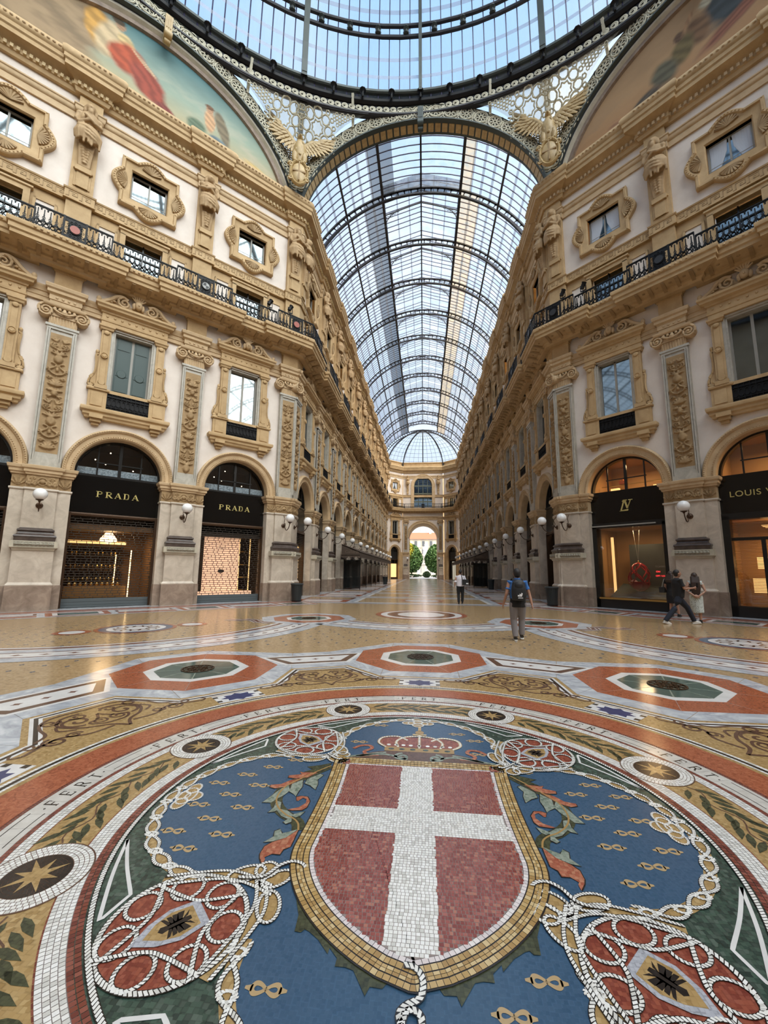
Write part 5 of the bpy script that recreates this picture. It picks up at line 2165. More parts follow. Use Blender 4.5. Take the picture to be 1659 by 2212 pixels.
# acanthus beside the shield (left side, mirrored)
AC_ = {
    'A': ('leaf_green', [(-0.729, 0.635), (-0.813, 0.585), (-0.915, 0.541), (-0.857, 0.511), (-0.915, 0.456), (-0.784, 0.472), (-0.739, 0.541)]),
    'B': ('leaf_red', [(-0.805, 0.457), (-0.924, 0.443), (-0.951, 0.452), (-0.927, 0.413), (-1.021, 0.383), (-1.015, 0.348), (-0.941, 0.34), (-0.865, 0.366)]),
    'C': ('leaf_red', [(-0.896, 0.35), (-0.989, 0.305), (-1.038, 0.243), (-1.112, 0.223), (-1.109, 0.191), (-1.06, 0.175), (-0.983, 0.216), (-0.944, 0.276)]),
    'D': ('leaf_pale', [(-0.982, 0.249), (-1.027, 0.148), (-1.059, 0.053), (-1.084, -0.017), (-1.022, -0.015), (-0.998, 0.031), (-0.96, 0.097), (-0.94, 0.16)]),
    'E': ('leaf_pale', [(-0.991, 0.013), (-0.981, -0.069), (-0.998, -0.132), (-0.962, -0.12), (-0.93, -0.083), (-.95, 0)]),
    'F': ('leaf_pale', [(-0.775, 0.436), (-0.858, 0.343), (-0.859, 0.275), (-0.808, 0.248), (-0.755, 0.192), (-0.756, 0.276), (-0.775, 0.341), (-0.746, 0.415)]),
    'G': ('leaf_pale', [(-0.889, 0.328), (-0.955, 0.257), (-0.942, 0.147), (-0.897, 0.112), (-0.872, 0.085), (-0.872, 0.155), (-0.863, 0.22)]),
    'K': ('leaf_red', [(-0.876, -0.083), (-0.809, -0.049), (-0.774, 0.01), (-0.782, 0.056), (-0.813, 0.072), (-0.834, 0.031), (-0.849, 0.029), (-0.864, 0.076), (-0.831, 0.095), (-0.785, 0.09), (-0.752, 0.033), (-0.752, -0.041), (-0.778, -0.081), (-0.847, -0.092)]),
    'H': ('leaf_pale', [(-0.944, -0.083), (-0.878, -0.093), (-0.822, -0.138), (-0.781, -0.107), (-0.752, -0.095), (-0.768, -0.148), (-0.792, -0.168), (-0.822, -0.154), (-0.806, -0.218), (-0.837, -0.245), (-0.859, -0.224), (-0.84, -0.19), (-0.895, -0.163), (-0.948, -0.101)]),
    'I': ('leaf_pale', [(-0.735, -0.287), (-0.791, -0.323), (-0.827, -0.342), (-0.851, -0.3), (-0.88, -0.326), (-0.867, -0.375), (-0.909, -0.436), (-0.858, -0.423), (-0.79, -0.381)]),
    'J': ('leaf_red', [(-0.735, -0.294), (-0.79, -0.381), (-0.856, -0.43), (-0.889, -0.474), (-0.89, -0.538), (-0.876, -0.574), (-0.843, -0.623), (-0.842, -0.582), (-0.853, -0.565), (-0.818, -0.53), (-0.774, -0.531), (-0.768, -0.486), (-0.734, -0.461), (-0.734, -0.402), (-0.735, -0.346)])}
STEM = [(-0.72, 0.585), (-0.829, 0.454), (-0.916, 0.336), (-0.986, 0.227), (-1.006, 0.119), (-0.995, 0.022), (-0.95, -0.065), (-0.871, -0.143), (-0.809, -0.178), (-0.759, -0.228), (-0.735, -0.30)]
BOT = [(-0.60, -0.70), (-0.574, -0.849), (-0.538, -0.932), (-0.529, -1.023), (-0.499, -1.025), (-0.485, -1.007), (-0.463, -1.016), (-0.41, -1.053), (-0.352, -1.117), (-0.35, -1.087), (-0.308, -1.131), (-0.309, -1.169), (-0.266, -1.168), (-0.229, -1.178), (-0.167, -1.276), (-0.152, -1.238), (-0.102, -1.241), (0, -1.1), (-.3, -.8)]
for s in (1, -1):
    mr = lambda p: (MX + .02 + s * (p[0] - .02), MY + p[1])
    acan = inlay('acanthus', ribbon(MB(), [mr(p) for p in curve(STEM, 5)], .085, .0058), 'leaf_green', MED)
    oo = MB()
    for i, (k, (mt, pts)) in enumerate(AC_.items()):
        ctr = (sum(p[0] for p in pts) / len(pts), sum(p[1] for p in pts) / len(pts))
        oo.flat([mr((ctr[0] + (p[0] - ctr[0]) * 1.0 + (.005 if p[0] > ctr[0] else -.005), p[1] + (.005 if p[1] > ctr[1] else -.005))) for p in pts], .0060 + .00004 * i)
        inlay('leaf', MB().flat([mr(p) for p in pts], .0065 + .00004 * i), mt, acan)
    inlay('leaf_outline', oo, 'mosaic_black', acan)
    inlay('stem', ribbon(MB(), [mr(p) for p in curve(STEM, 5)], .012, .0075), 'tess_gold', acan)
    inlay('leaf', MB().flat([mr(p) for p in BOT], .0062), 'leaf_green', acan)
# crown above the shield
CR = inlay('crown', MB().flat([(MX + x, MY + y) for x, y in [(-.30, .94), (.34, .94), (.345, 1.04), (.02, 1.02), (-.305, 1.04)]], .0062), 'tess_gold', MED)
cp = MB()
cp.flat([(MX + x, MY + y) for x, y in curve([(-.29, 1.03), (-.36, 1.12), (-.33, 1.22), (-.2, 1.26), (0.02, 1.27), (.24, 1.26), (.37, 1.22), (.40, 1.12), (.33, 1.03)], 5)], .0060)
inlay('cap', cp, 'mosaic_red', CR)
ar, pr = MB(), MB()
for pts in ([(-.30, 1.03), (-.37, 1.12), (-.34, 1.24), (-.2, 1.28), (-.1, 1.2)], [(.34, 1.03), (.41, 1.12), (.38, 1.24), (.24, 1.28), (.14, 1.2)], [(-.18, 1.04), (-.2, 1.16), (-.12, 1.27), (.02, 1.31)], [(.22, 1.04), (.24, 1.16), (.16, 1.27), (.02, 1.31)], [(.02, 1.03), (.02, 1.33)]):
    q = [(MX + x, MY + y) for x, y in curve(pts, 8)]
    ribbon(ar, q, .03, .0066)
    for x, y in resample(q, .026):
        pr.flat([(x + .011 * math.cos(a), y + .011 * math.sin(a)) for a in [k * PI / 4 for k in range(8)]], .0072)
for x in (-.27, -.13, .02, .17, .31, -.2, -.06, .1, .24):
    pr.flat([(MX + x + .02 * math.cos(a), MY + 1.075 + .02 * math.sin(a)) for a in [k * PI / 4 for k in range(8)]], .0072)
inlay('crown_arch', ar, 'tess_gold', CR)
inlay('pearl', pr, 'tess_white', CR, True)
jw = MB()
for i, x in enumerate((-.24, -.14, -.04, .08, .18, .28)):
    jw.flat([(MX + x + .028 * math.cos(a), MY + .985 + .02 * math.sin(a)) for a in [k * PI / 4 for k in range(8)]], .0068)
inlay('jewel', jw, 'mosaic_green', CR)
ob = MB()
ob.flat([(MX + .02 + .045 * math.cos(a), MY + 1.40 + .05 * math.sin(a)) for a in [k * PI / 8 for k in range(16)]], .0070)
ob.flat([(MX + x, MY + y) for x, y in [(.005, 1.44), (.035, 1.44), (.035, 1.56), (.005, 1.56)]], .0070)
ob.flat([(MX + x, MY + y) for x, y in [(-.05, 1.33), (.09, 1.33), (.09, 1.36), (-.05, 1.36)]], .0070)
inlay('orb', ob, 'tess_gold', CR)
sc = MB()
for s in (-1, 1):
    for pts in (spiral(.02 + s * .15, .83, .07, 1.2, PI / 2, -s, 18, .02), curve([(.02 + s * .1, .78), (.02 + s * .3, .86), (.02 + s * .5, .82), (.02 + s * .66, .77)], 6), curve([(.02 + s * .3, .9), (.02 + s * .42, .86), (.02 + s * .56, .79)], 6)):
        ribbon(sc, [(MX + x, MY + y) for x, y in pts], .03, .0067)
inlay('scrollwork', sc, 'leaf_pale', CR)
bg = MB()
bg.flat([(MX + x, MY + y) for x, y in curve([(-.66, .755), (-.5, .84), (-.3, .93), (.02, .95), (.34, .93), (.54, .84), (.70, .755)], 5)], .0058)
inlay('scroll_ground', bg, 'mosaic_brown', CR)
for s in (-1, 1):
    rb = MB()
    ribbon(rb, [(MX + .02 + s * x, MY + y) for x, y in curve([(.36, .84), (.46, .84), (.50, .90), (.44, .97), (.47, 1.03), (.55, 1.02), (.61, .95)], 6)], .035, .0066)
    inlay('red_ribbon', rb, 'leaf_red', CR)

# ---- rings of the medallion
gr = annulus(1.86, 2.68, .0018)
inlay('grout_bed', gr, 'grout')
RB = inlay('ring_border', tess_ring(MB(), 1.865, 1.92, 2, .026, .0042), 'tess_brown', None, True)
inlay('ring_border', tess_ring(MB(), 1.92, 2.02, 4, .024, .0042, seed=2), 'tess_white', None, True)
LAUR = inlay('laurel_band', annulus(2.02, 2.345, .0030), 'mosaic_gold')
inlay('ring_border', tess_ring(MB(), 2.345, 2.425, 3, .024, .0042, seed=3), 'tess_white', None, True)
inlay('ring_border', tess_ring(MB(), 2.425, 2.462, 2, .03, .0042, seed=4), 'tess_brown', None, True)
inlay('ring_border', tess_ring(tess_ring(MB(), 2.018, 2.028, 1, .03, .0040), 2.338, 2.347, 1, .03, .0040), 'tess_brown', None, True)
FERT = inlay('fert_band', tess_ring(MB(), 2.462, 2.64, 1, .155, .0042, gap=.001), 'marble_fert', None)
inlay('ring_border', tess_ring(MB(), 2.64, 2.675, 2, .02, .0042, seed=5), 'tess_brown', None, True)
inlay('red_marble_ring', tess_ring(MB(), 2.675, 3.0, 1, .42, .0042, gap=.0006), 'marble_red')
# laurel: stem and leaves
lf = MB()
lf.flat([(0, 0), (.018, .04), (.02, .085), (.0, .155), (-.02, .085), (-.018, .04)], 0)
LEAF = [lf.mesh('leaf', 'leaf_green')]
for q in range(8):
    a0, a1 = 45 * q - 22.5 + 7.2, 45 * q + 22.5 - 7.2
    stp = [pol(2.185 + .035 * math.sin(j * .9), a0 + (a1 - a0) * j / 24) for j in range(25)]
    inlay('stem', ribbon(MB(), stp, .010, .0042), 'mosaic_brown', LAUR)
    n = 15
    for j in range(n):
        a = a0 + (a1 - a0) * (j + .5) / n
        for s in (-1, 1):
            x, y = pol(2.185 + s * .03 + .03 * math.sin(j * 1.7), a)
            sgn = 1 if q < 4 else -1
            th = -math.radians(a) - sgn * PI / 2 + s * sgn * (.55 + .2 * math.sin(j * 2.3 + q))
            put('leaf', LEAF[0], LAUR, T(x, y, .0046) @ RZ(th) @ Matrix.Diagonal((1.15, .85 + .25 * abs(math.sin(j * 3.1 + s)), 1, 1)))
# star roundels
for q in range(8):
    x, y = pol(2.185, 22.5 + 45 * q)
    ro = inlay('roundel', annulus(0, .268, .0050, 40, (x, y)), 'mosaic_brown')
    inlay('white_ring', tess_ring(MB(), .165, .26, 4, .024, .0056, (x, y), seed=q), 'tess_white', ro, True)
    inlay('black_disc', tess_ring(annulus(0, .03, .0056, 8, (x, y)), .03, .163, 6, .02, .0056, (x, y), gap=.0008, seed=q), 'mosaic_black', ro)
    st = []
    for k in range(16):
        r = (.152 if k % 4 == 0 else .128) if k % 2 == 0 else .05
        a = k * PI / 8 + q * PI / 4
        st.append((x + r * math.sin(a), y + r * math.cos(a)))
    inlay('star', MB().flat(st, .0062), 'mosaic_gold', ro)
# letters FERT
def letter(c):
    m = MB()
    w, h, t = .052, .10, .009
    R = lambda x0, x1, y0, y1: m.flat([(x0, y0), (x1, y0), (x1, y1), (x0, y1)], 0)
    if c in 'FER':
        R(0, .012, 0, h)
        R(-.008, .020, 0, .006)
    if c in 'FE':
        R(.012, w, h - t, h)
        R(.012, w * .8, h / 2 - t / 2, h / 2 + t / 2)
        R(w - .006, w, h - .025, h)
    if c == 'E':
        R(.012, w, 0, t)
        R(w - .006, w, 0, .022)
    if c == 'R':
        ribbon(m, curve([(.012, h - .005), (.04, h - .006), (.05, h - .025), (.04, h - .048), (.012, h - .05)], 5), .010, 0)
        ribbon(m, [(.028, h - .05), (.058, 0.0)], .013, 0)
    if c == 'T':
        R(w / 2 - .006, w / 2 + .006, 0, h)
        R(-.004, w + .004, h - t, h)
        R(w / 2 - .014, w / 2 + .014, 0, .006)
    return m.mesh('letter_' + c.lower(), 'mosaic_black')


LET = {c: letter(c) for c in 'FERT'}
for q in range(16):
    for i, c in enumerate('FERT'):
        a = 22.5 * q + (i - 1.5) * 2.9
        x, y = pol(2.50, a)
        put('letter_' + c.lower(), LET[c], FERT, T(x, y, .0052) @ RZ(-math.radians(a)) @ T(-.026, 0, 0))
    ln = MB()
    for r in (2.505, 2.60):
        ribbon(ln, [pol(r, 22.5 * q + 7.2 + 8.1 * j / 8) for j in range(9)], .006, .0052)
    for a in (6.0, 16.5):
        x, y = pol(2.55, 22.5 * q + a)
        ln.flat([(x + .008 * math.cos(t), y + .008 * math.sin(t)) for t in [k * PI / 3 for k in range(6)]], .0052)
    inlay('rule_line', ln, 'mosaic_black', FERT)

# ---- arabesque ring, marble border, glazed octagons and panels
OC, PRI, PRO = 5.19, 4.46, 5.757


def bnd(off, outer=False):
    pts = []
    A = 1.51 + (off if not outer else off)
    hs = A * .41421
    for q in range(8):
        az = 45 * q
        r = OC - A if not outer else OC + A
        Rp = PRI - off if not outer else PRO + off
        fr = lambda lat, rad_, a: (MX + rad_ * math.sin(a) + lat * math.cos(a), MY + rad_ * math.cos(a) - lat * math.sin(a))
        a = math.radians(az)
        sg = 1 if not outer else -1
        s = (Rp - hs * .38268 - r * .92388) / (.38268 + sg * .92388)
        P2 = (hs + s, r + sg * s)
        pts += [fr(-P2[0], P2[1], a), fr(-hs, r, a), fr(hs, r, a), fr(P2[0], P2[1], a)]
    return pts


def between(A, B, z, m=None):
    m = m or MB()
    n = len(A)
    return m.add([(x, y, z) for x, y in A] + [(x, y, z) for x, y in B], [(i, (i + 1) % n, (i + 1) % n + n, i + n) for i in range(n)])


cir = lambda r: [pol(r, math.degrees(math.atan2(x - MX, y - MY))) for x, y in bnd(.0)]
ARA = inlay('arabesque_ring', between([pol(3.0, math.degrees(math.atan2(x - MX, y - MY))) for x, y in bnd(0)], bnd(0), .0022), 'mosaic_gold')
for r0, r1, mt in ((3.04, 3.07, 'tess_white'), (3.07, 3.105, 'mosaic_black'), (3.105, 3.14, 'tess_white')):
    inlay('ring_line', tess_ring(MB(), r0, r1, 1, .03, .0040) if mt == 'tess_white' else annulus(r0, r1, .0040), mt, ARA, mt == 'tess_white')
for o0, o1, mt in ((.06, .095, 'marble_white'), (.095, .135, 'mosaic_black'), (.135, .17, 'marble_white')):
    inlay('ring_line', between(bnd(o1), bnd(o0), .0040), mt, ARA)
GREY = []
gi, go = bnd(0), bnd(0, True)
n = len(gi)
mid_i = bnd(-.30)
for i in range(n):           # marble slabs, each its own piece, with hairline joints
    j = (i + 1) % n
    sh = lambda p, q, t: (p[0] + (q[0] - p[0]) * t, p[1] + (q[1] - p[1]) * t)
    a, b, c, d = gi[i], gi[j], go[j], go[i]
    inlay('marble_slab', MB().flat([sh(a, b, .004), sh(b, a, .004), sh(c, d, .004), sh(d, c, .004)], .0046, th=.004), 'marble_grey')


def octa(c, A, rot, z, th=0.0):
    R = A / math.cos(PI / 8)
    return MB().flat([(c[0] + R * math.sin(rot + PI / 8 + k * PI / 4), c[1] + R * math.cos(rot + PI / 8 + k * PI / 4)) for k in range(8)], z, th=th)


gm = MB()
for k in range(10):
    a = k * PI / 5
    gm.tube([(.10 * math.cos(a) + .06 * math.cos(t), .10 * math.sin(a) + .06 * math.sin(t), 0) for t in [j * PI / 4 for j in range(8)]], .009, 4, closed=True)
    gm.tube([(.19 * math.cos(a + .3) + .05 * math.cos(t), .19 * math.sin(a + .3) + .05 * math.sin(t), 0) for t in [j * PI / 4 for j in range(8)]], .009, 4, closed=True)
gm.tube([(.25 * math.cos(t), .25 * math.sin(t), 0) for t in [j * PI / 12 for j in range(24)]], .012, 4, closed=True)
gm.tube([(.05 * math.cos(t), .05 * math.sin(t), 0) for t in [j * PI / 6 for j in range(12)]], .012, 4, closed=True)
GRATE = gm.mesh('rosette_grate', 'bronze')
gp = MB()
A_ = .60
R_o = A_ / math.cos(PI / 8)
gp.flat([(.24 * math.sin(-.36), .24 * math.cos(-.36)), (R_o * math.sin(-PI / 8 + .02), R_o * math.cos(-PI / 8 + .02)), (R_o * math.sin(PI / 8 - .02), R_o * math.cos(PI / 8 - .02)), (.24 * math.sin(.36), .24 * math.cos(.36))], 0, th=.004)
GPANE = gp.mesh('glass_pane', 'floor_glass')


def octagon(c, rot, sc=1.0, label=None, gl=True):
    o = inlay('octagon_panel', octa(c, 1.19 * sc, rot, .0058, .004), 'marble_red')
    # joints of the red slabs
    jt = MB()
    for k in range(8):
        a = rot + PI / 8 + k * PI / 4
        ribbon(jt, [(c[0] + .8 * sc * math.sin(a), c[1] + .8 * sc * math.cos(a)), (c[0] + 1.28 * sc * math.sin(a), c[1] + 1.28 * sc * math.cos(a))], .006, .0060)
    inlay('joint', jt, 'grout', o)
    inlay('white_border', octa(c, .75 * sc, rot, .0064, .002), 'marble_white', o)
    inlay('light_frame', octa(c, .61 * sc, rot, .0068), 'leaf_pale', o)
    if gl:
        for k in range(8):
            put('glass_pane', GPANE, o, T(c[0], c[1], .0076) @ RZ(-(rot + k * PI / 4)) @ Matrix.Diagonal((sc, sc, 1, 1)))
        put('rosette_grate', GRATE, o, T(c[0], c[1], .012) @ Matrix.Diagonal((sc, sc, 1, 1)))
    return o


for q in (-3, -2, -1, 0, 1, 2, 3, 4):
    octagon(pol(OC, 45 * q), math.radians(45 * q))
# braided white panels between the octagons
dia = MB()
dia.flat([(-.07, 0), (-.03, .018), (0, .05), (.03, .018), (.07, 0), (.03, -.018), (0, -.05), (-.03, -.018)], 0)
DIA = dia.mesh('diamond', 'marble_brown')
for q in range(8):
    a = math.radians(22.5 + 45 * q)
    fr = lambda lat, r_: (MX + r_ * math.sin(a) + lat * math.cos(a), MY + r_ * math.cos(a) - lat * math.sin(a))
    tz = lambda d: [fr(-(.565 - d * .75), 4.734 + d), fr(.565 - d * .75, 4.734 + d), fr(.995 - d * 1.75, 5.487 - d), fr(-(.995 - d * 1.75), 5.487 - d)]
    pn = inlay('braided_panel', MB().flat(tz(0), .0060, th=.004), 'marble_white')
    inlay('braid', MB().flat(tz(.06), .0064), 'mosaic_brown', pn)
    br = MB()
    inlay('panel_field', MB().flat(tz(.17), .0068), 'marble_white', pn)
    for l_ in (-.3, 0, .3):
        x, y = fr(l_, 5.11)
        put('diamond', DIA, pn, T(x, y, .0072) @ RZ(-a))
# blue stars and arabesques
for q in range(8):
    x, y = pol(3.33, 45 * q)
    a = math.radians(45 * q)
    rot = lambda u, v: (x + u * math.cos(a) + v * math.sin(a), y - u * math.sin(a) + v * math.cos(a))
    wp = MB()
    wp.flat([rot(*p) for p in [(-.30, -.16), (.30, -.16), (.30, .16), (-.30, .16)]], .0042)
    st = inlay('blue_star', wp, 'marble_white', ARA)
    pts = []
    for k in range(16):
        r = .21 if k % 2 == 0 else .145
        pts.append(rot(r * 1.1 * math.sin(k * PI / 8), r * .75 * math.cos(k * PI / 8)))
    inlay('star_field', MB().flat(pts, .0048), 'star_blue', st)
    bk = MB()
    for sx in (-1, 1):
        for sy in (-1, 1):
            bk.flat([rot(sx * (.27 + u), sy * (.09 + v)) for u, v in [(-.03, -.03), (.03, -.03), (.03, .03), (-.03, .03)]], .0048)
    inlay('black_square', bk, 'mosaic_black', st)
    # scrolls in the gold field between two stars
    b = math.radians(45 * q + 22.5)
    fr = lambda lat, r_: (MX + r_ * math.sin(b) + lat * math.cos(b), MY + r_ * math.cos(b) - lat * math.sin(b))
    am = MB()
    for s in (-1, 1):
        for sp_, w in ((spiral(s * .24, 3.86, .17, 1.4, -PI / 2, s, 22, .02), .034), (spiral(s * .16, 4.02, .09, 1.2, PI, -s, 16, .02), .028), (spiral(s * .62, 3.46, .11, 1.5, PI / 2, -s, 20, .02), .03),
                       (curve([(0, 3.3), (s * .1, 3.48), (s * .3, 3.62), (s * .42, 3.86), (s * .3, 4.08), (s * .1, 4.12)], 6), .034), (curve([(s * .1, 3.42), (s * .35, 3.4), (s * .56, 3.52), (s * .75, 3.44), (s * .92, 3.34)], 6), .032),
                       (curve([(0, 3.95), (s * .08, 3.78), (s * .2, 3.7), (s * .12, 3.58), (0, 3.56)], 6), .03), (curve([(s * .36, 3.62), (s * .48, 3.72), (s * .44, 3.86)], 5), .028), (spiral(s * .42, 4.04, .10, 1.3, 0, s, 16, .02), .028), (spiral(s * .1, 3.7, .09, 1.3, PI / 2, s, 16, .02), .026), (spiral(s * .44, 3.5, .08, 1.3, 0, -s, 16, .02), .026), (curve([(0, 4.2), (s * .2, 4.22), (s * .38, 4.18), (s * .5, 4.06), (s * .56, 3.9), (s * .6, 3.7), (s * .74, 3.58)], 5), .032), (spiral(s * .8, 3.5, .07, 1.2, 0, s, 14, .02), .026), (curve([(s * .92, 3.34), (s * 1.0, 3.38), (s * .97, 3.44)], 5), .024)):
            ribbon(am, [fr(*p) for p in sp_], w, .0046)
    inlay('arabesque', am, 'mosaic_brown', ARA)

# ---- outer floor: arcs, far octagons, roundels
DARC = []
for s in (-1, 1):
    DARC.append(((s * 9.75, 9.7), 6.1, (-9 if s < 0 else 0, 0), s))


def arcband(c, R, a0, a1, prof, nd, par=None):
    """a0,a1 compass angles; prof list of (offset inner, outer, material)"""
    first = None
    for i, (d0, d1, mt) in enumerate(prof):
        o = inlay('arc_band' if first is None else 'arc_strip', annulus(R + d0, R + d1, .0040 + .0001 * i, 72, c, a0, a1), mt, first)
        first = first or o
    for k in range(nd):
        a = math.radians(a0 + (a1 - a0) * (k + .5) / nd)
        put('diamond', DIA, first, T(c[0] + R * math.sin(a), c[1] + R * math.cos(a), .0060) @ RZ(-a) @ Matrix.Diagonal((1.7, 1.3, 1, 1)))
    return first


PROF = [(-.85, .65, 'marble_grey'), (-.26, .26, 'marble_brown'), (-.20, .20, 'marble_white'), (-.80, -.74, 'marble_white'), (-.74, -.58, 'marble_brown'), (-.58, -.52, 'marble_white')]
arcband((-9.75, 9.7), 6.1, 79, 191, PROF, 26)
arcband((9.75, 9.7), 6.1, 169, 281, PROF, 26)
arcband((0, 14.1), 5.0, 129, 231, PROF, 14)
for s in (-1, 1):
    for q in range(2):
        c = (s * 3.85, 10.95) if q == 0 else (s * 10.95, 3.85)
        inlay('marble_surround', octa(c, 1.55, math.radians(22.5), .0052), 'marble_grey')
        octagon(c, math.radians(22.5), .98)
    # roundel of the diagonal field
    c = (s * 7.85, 7.75)
    ro = inlay('roundel', annulus(0, 1.0, .0046, 48, c), 'marble_red')
    inlay('roundel_ring', annulus(.72, .9, .0050, 48, c), 'mosaic_blue', ro)
    inlay('roundel_field', annulus(0, .72, .0050, 48, c), 'marble_white', ro)
    mm_ = MB()
    for k in range(12):
        a = k * PI / 6
        ribbon(mm_, [(c[0] + (.42 + .14 * math.cos(t)) * math.cos(a + .25 * math.sin(t)), c[1] + (.42 + .14 * math.cos(t)) * math.sin(a + .25 * math.sin(t))) for t in [j * PI / 5 for j in range(10)]], .05, .0056, True)
    inlay('knotwork', mm_, 'mosaic_brown', ro)
    for e in (-1, 1):
        cc = (c[0] + e * S2 * 1.45 * -s * -1, c[1] - e * S2 * 1.45 * s) if False else (c[0] + e * S2 * 1.45, c[1] + (e if s < 0 else -e) * S2 * 1.45)
        r2 = inlay('roundel', annulus(0, .42, .0044, 28, cc), 'marble_red')
        inlay('roundel_field', annulus(0, .28, .0050, 28, cc), 'marble_white', r2)
    # zigzag key near the corner octagons
    for (zx, zy, zr) in ((s * 5.4, 9.8, s * 20), ):
        zz = MB()
        pts = [(-.8, .0), (-.3, .0), (-.1, .35), (.3, .35), (.5, .0), (1.0, .0)]
        ca_, sa_ = math.cos(math.radians(zr)), math.sin(math.radians(zr))
        for w, z, mt in ((.42, .0050, 'marble_white'), (.34, .0053, 'marble_brown'), (.2, .0056, 'marble_white'), (.13, .0059, 'marble_brown')):
            mz = MB()
            ribbon(mz, [(zx + s * x * ca_ - y * sa_ * s, zy + x * sa_ * s + y * ca_) for x, y in pts], w, z)
            inlay('zigzag', mz, mt)
# strips along the diagonal walls
for k in ('L', 'R'):
    F = FR[k]

    def strip(name, u0, u1, d0, d1, z, mat, par=None):
        m = MB()
        m.quad((u0, -d1, z), (u1, -d1, z), (u1, -d0, z), (u0, -d0, z))
        o = put(name, m.mesh(name, mat), FLOOR if par is None else par)
        o.matrix_world = F
        return o
    strip('wall_strip', -8.4, 8.4, -.6, 3.0, .0030, 'marble_grey')
    strip('wall_strip', -8.4, 8.4, .35, .6, .0036, 'marble_brown')
    strip('wall_strip', -8.4, 8.4, .65, 1.15, .0036, 'marble_red')
    for i in range(8):
        u = -7.6 + 2.17 * i
        if i % 2:
            strip('wall_panel', u - .95, u + .95, 1.35, 2.75, .0040, 'marble_red')
            strip('panel_field', u - .75, u + .75, 1.55, 2.55, .0046, 'marble_white')
            strip('panel_inset', u - .6, u + .6, 1.68, 2.42, .0050, 'floor_glass')
        else:
            strip('wall_panel', u - 1.0, u + 1.0, 1.45, 2.1, .0040, 'marble_brown')
            strip('panel_field', u - .9, u + .9, 1.55, 2.0, .0046, 'marble_white')
            strip('wall_panel', u - 1.0, u + 1.0, 2.3, 2.75, .0040, 'marble_red')
# crosses scattered on the gold field
crs = MB()
for i in range(-26, 27):
    for j in range(-4, 34):
        x, y = i * .42 + (j % 2) * .21, j * .42
        r = math.hypot(x - MX, y - MY)
        if r < 6.6 or y > 13 or abs(x) > 12 or abs(x) + y > 24:
            continue
        if math.hypot(abs(x) - 9.75, y - 9.7) < 6.9 and math.hypot(abs(x) - 9.75, y - 9.7) > 5.2:
            continue
        crs.flat([(x - .05, y), (x, y + .018), (x + .05, y), (x, y - .018)], .0022)
        crs.flat([(x - .016, y - .045), (x - .016, y + .045), (x + .016, y + .045), (x + .016, y - .045)], .0021)
inlay('field_cross', crs, 'mosaic_blue', None, True)
# arm floor
ov = inlay('roundel', annulus(0, 1.75, .0046, 48, (0, 12.95)), 'marble_red')
inlay('roundel_field', annulus(0, 1.55, .0050, 48, (0, 12.95)), 'marble_white', ov)
inlay('roundel_ring', annulus(.9, 1.3, .0054, 48, (0, 12.95)), 'marble_brown', ov)


def rect(name, x0, x1, y0, y1, z, mat, par=None):
    m = MB()
    m.quad((x0, y0, z), (x1, y0, z), (x1, y1, z), (x0, y1, z))
    return inlay(name, m, mat, par)


rect('arm_floor', -8.2, 8.2, 17.6, 90.3, .0018, 'marble_grey')
for k in range(15):
    y0 = 17.6 + PA * k
    rect('cross_band', -7.2, 7.2, y0, y0 + .12, .0030, 'marble_white')
    rect('cross_band', -7.2, 7.2, y0 + .2, y0 + .42, .0030, 'marble_brown')
    rect('cross_band', -7.2, 7.2, y0 + .5, y0 + .62, .0030, 'marble_white')
    for s in (-1, 1):
        p_ = rect('side_panel', *sorted((s * 4.0, s * 6.9)), y0 + .95, y0 + 2.6, .0030, 'marble_red')
        rect('panel_field', *sorted((s * 4.4, s * 6.5)), y0 + 1.3, y0 + 2.25, .0036, 'marble_white', p_)
        p_ = rect('side_panel', *sorted((s * 4.0, s * 6.9)), y0 + 2.9, y0 + 4.7, .0030, 'marble_brown')
        rect('panel_field', *sorted((s * 4.2, s * 6.7)), y0 + 3.1, y0 + 4.5, .0036, 'marble_white' if k % 2 else 'mosaic_field', p_)
    p_ = rect('centre_panel', -3.6, 3.6, y0 + .95, y0 + 4.7, .0030, 'marble_white')
    rect('panel_field', -3.4, 3.4, y0 + 1.1, y0 + 4.55, .0036, 'mosaic_field', p_)
    o = inlay('centre_roundel', annulus(0, 1.3, .0042, 36, (0, y0 + 2.83)), 'marble_red', p_)
    inlay('centre_disc', annulus(0, .95, .0046, 36, (0, y0 + 2.83)), 'marble_grey', p_)
# ---------------------------------------------------------------- voxel blobs, text
def evaluated(ob):
    dg = bpy.context.evaluated_depsgraph_get()
    dg.update()
    me = bpy.data.meshes.new_from_object(ob.evaluated_get(dg))
    return me


def blob(mb, name, mat, vox=.03, smooth=2):
    """fuse overlapping shapes into one continuous skin"""
    me = mb.mesh(name + '_src', mat)
    ob = bpy.data.objects.new(name, me)
    COL.objects.link(ob)
    r = ob.modifiers.new('r', 'REMESH')
    r.mode = 'VOXEL'
    r.voxel_size = vox
    if smooth:
        s = ob.modifiers.new('s', 'SMOOTH')
        s.iterations = smooth
        s.factor = .5
    out = evaluated(ob)
    bpy.data.objects.remove(ob)
    out.name = name
    out.polygons.foreach_set('use_smooth', [True] * len(out.polygons))
    if not out.materials:
        out.materials.append(MATS[mat])
    return out


def text_mesh(body, size, mat, ext=.012, spacing=1.0):
    c = bpy.data.curves.new('t', 'FONT')
    c.body = body
    c.size = size
    c.extrude = ext
    c.align_x = 'CENTER'
    c.space_character = spacing
    ob = bpy.data.objects.new('t', c)
    COL.objects.link(ob)
    me = evaluated(ob)
    bpy.data.objects.remove(ob)
    me.materials.clear()
    me.materials.append(MATS[mat])
    me.name = 'letter'
    return me


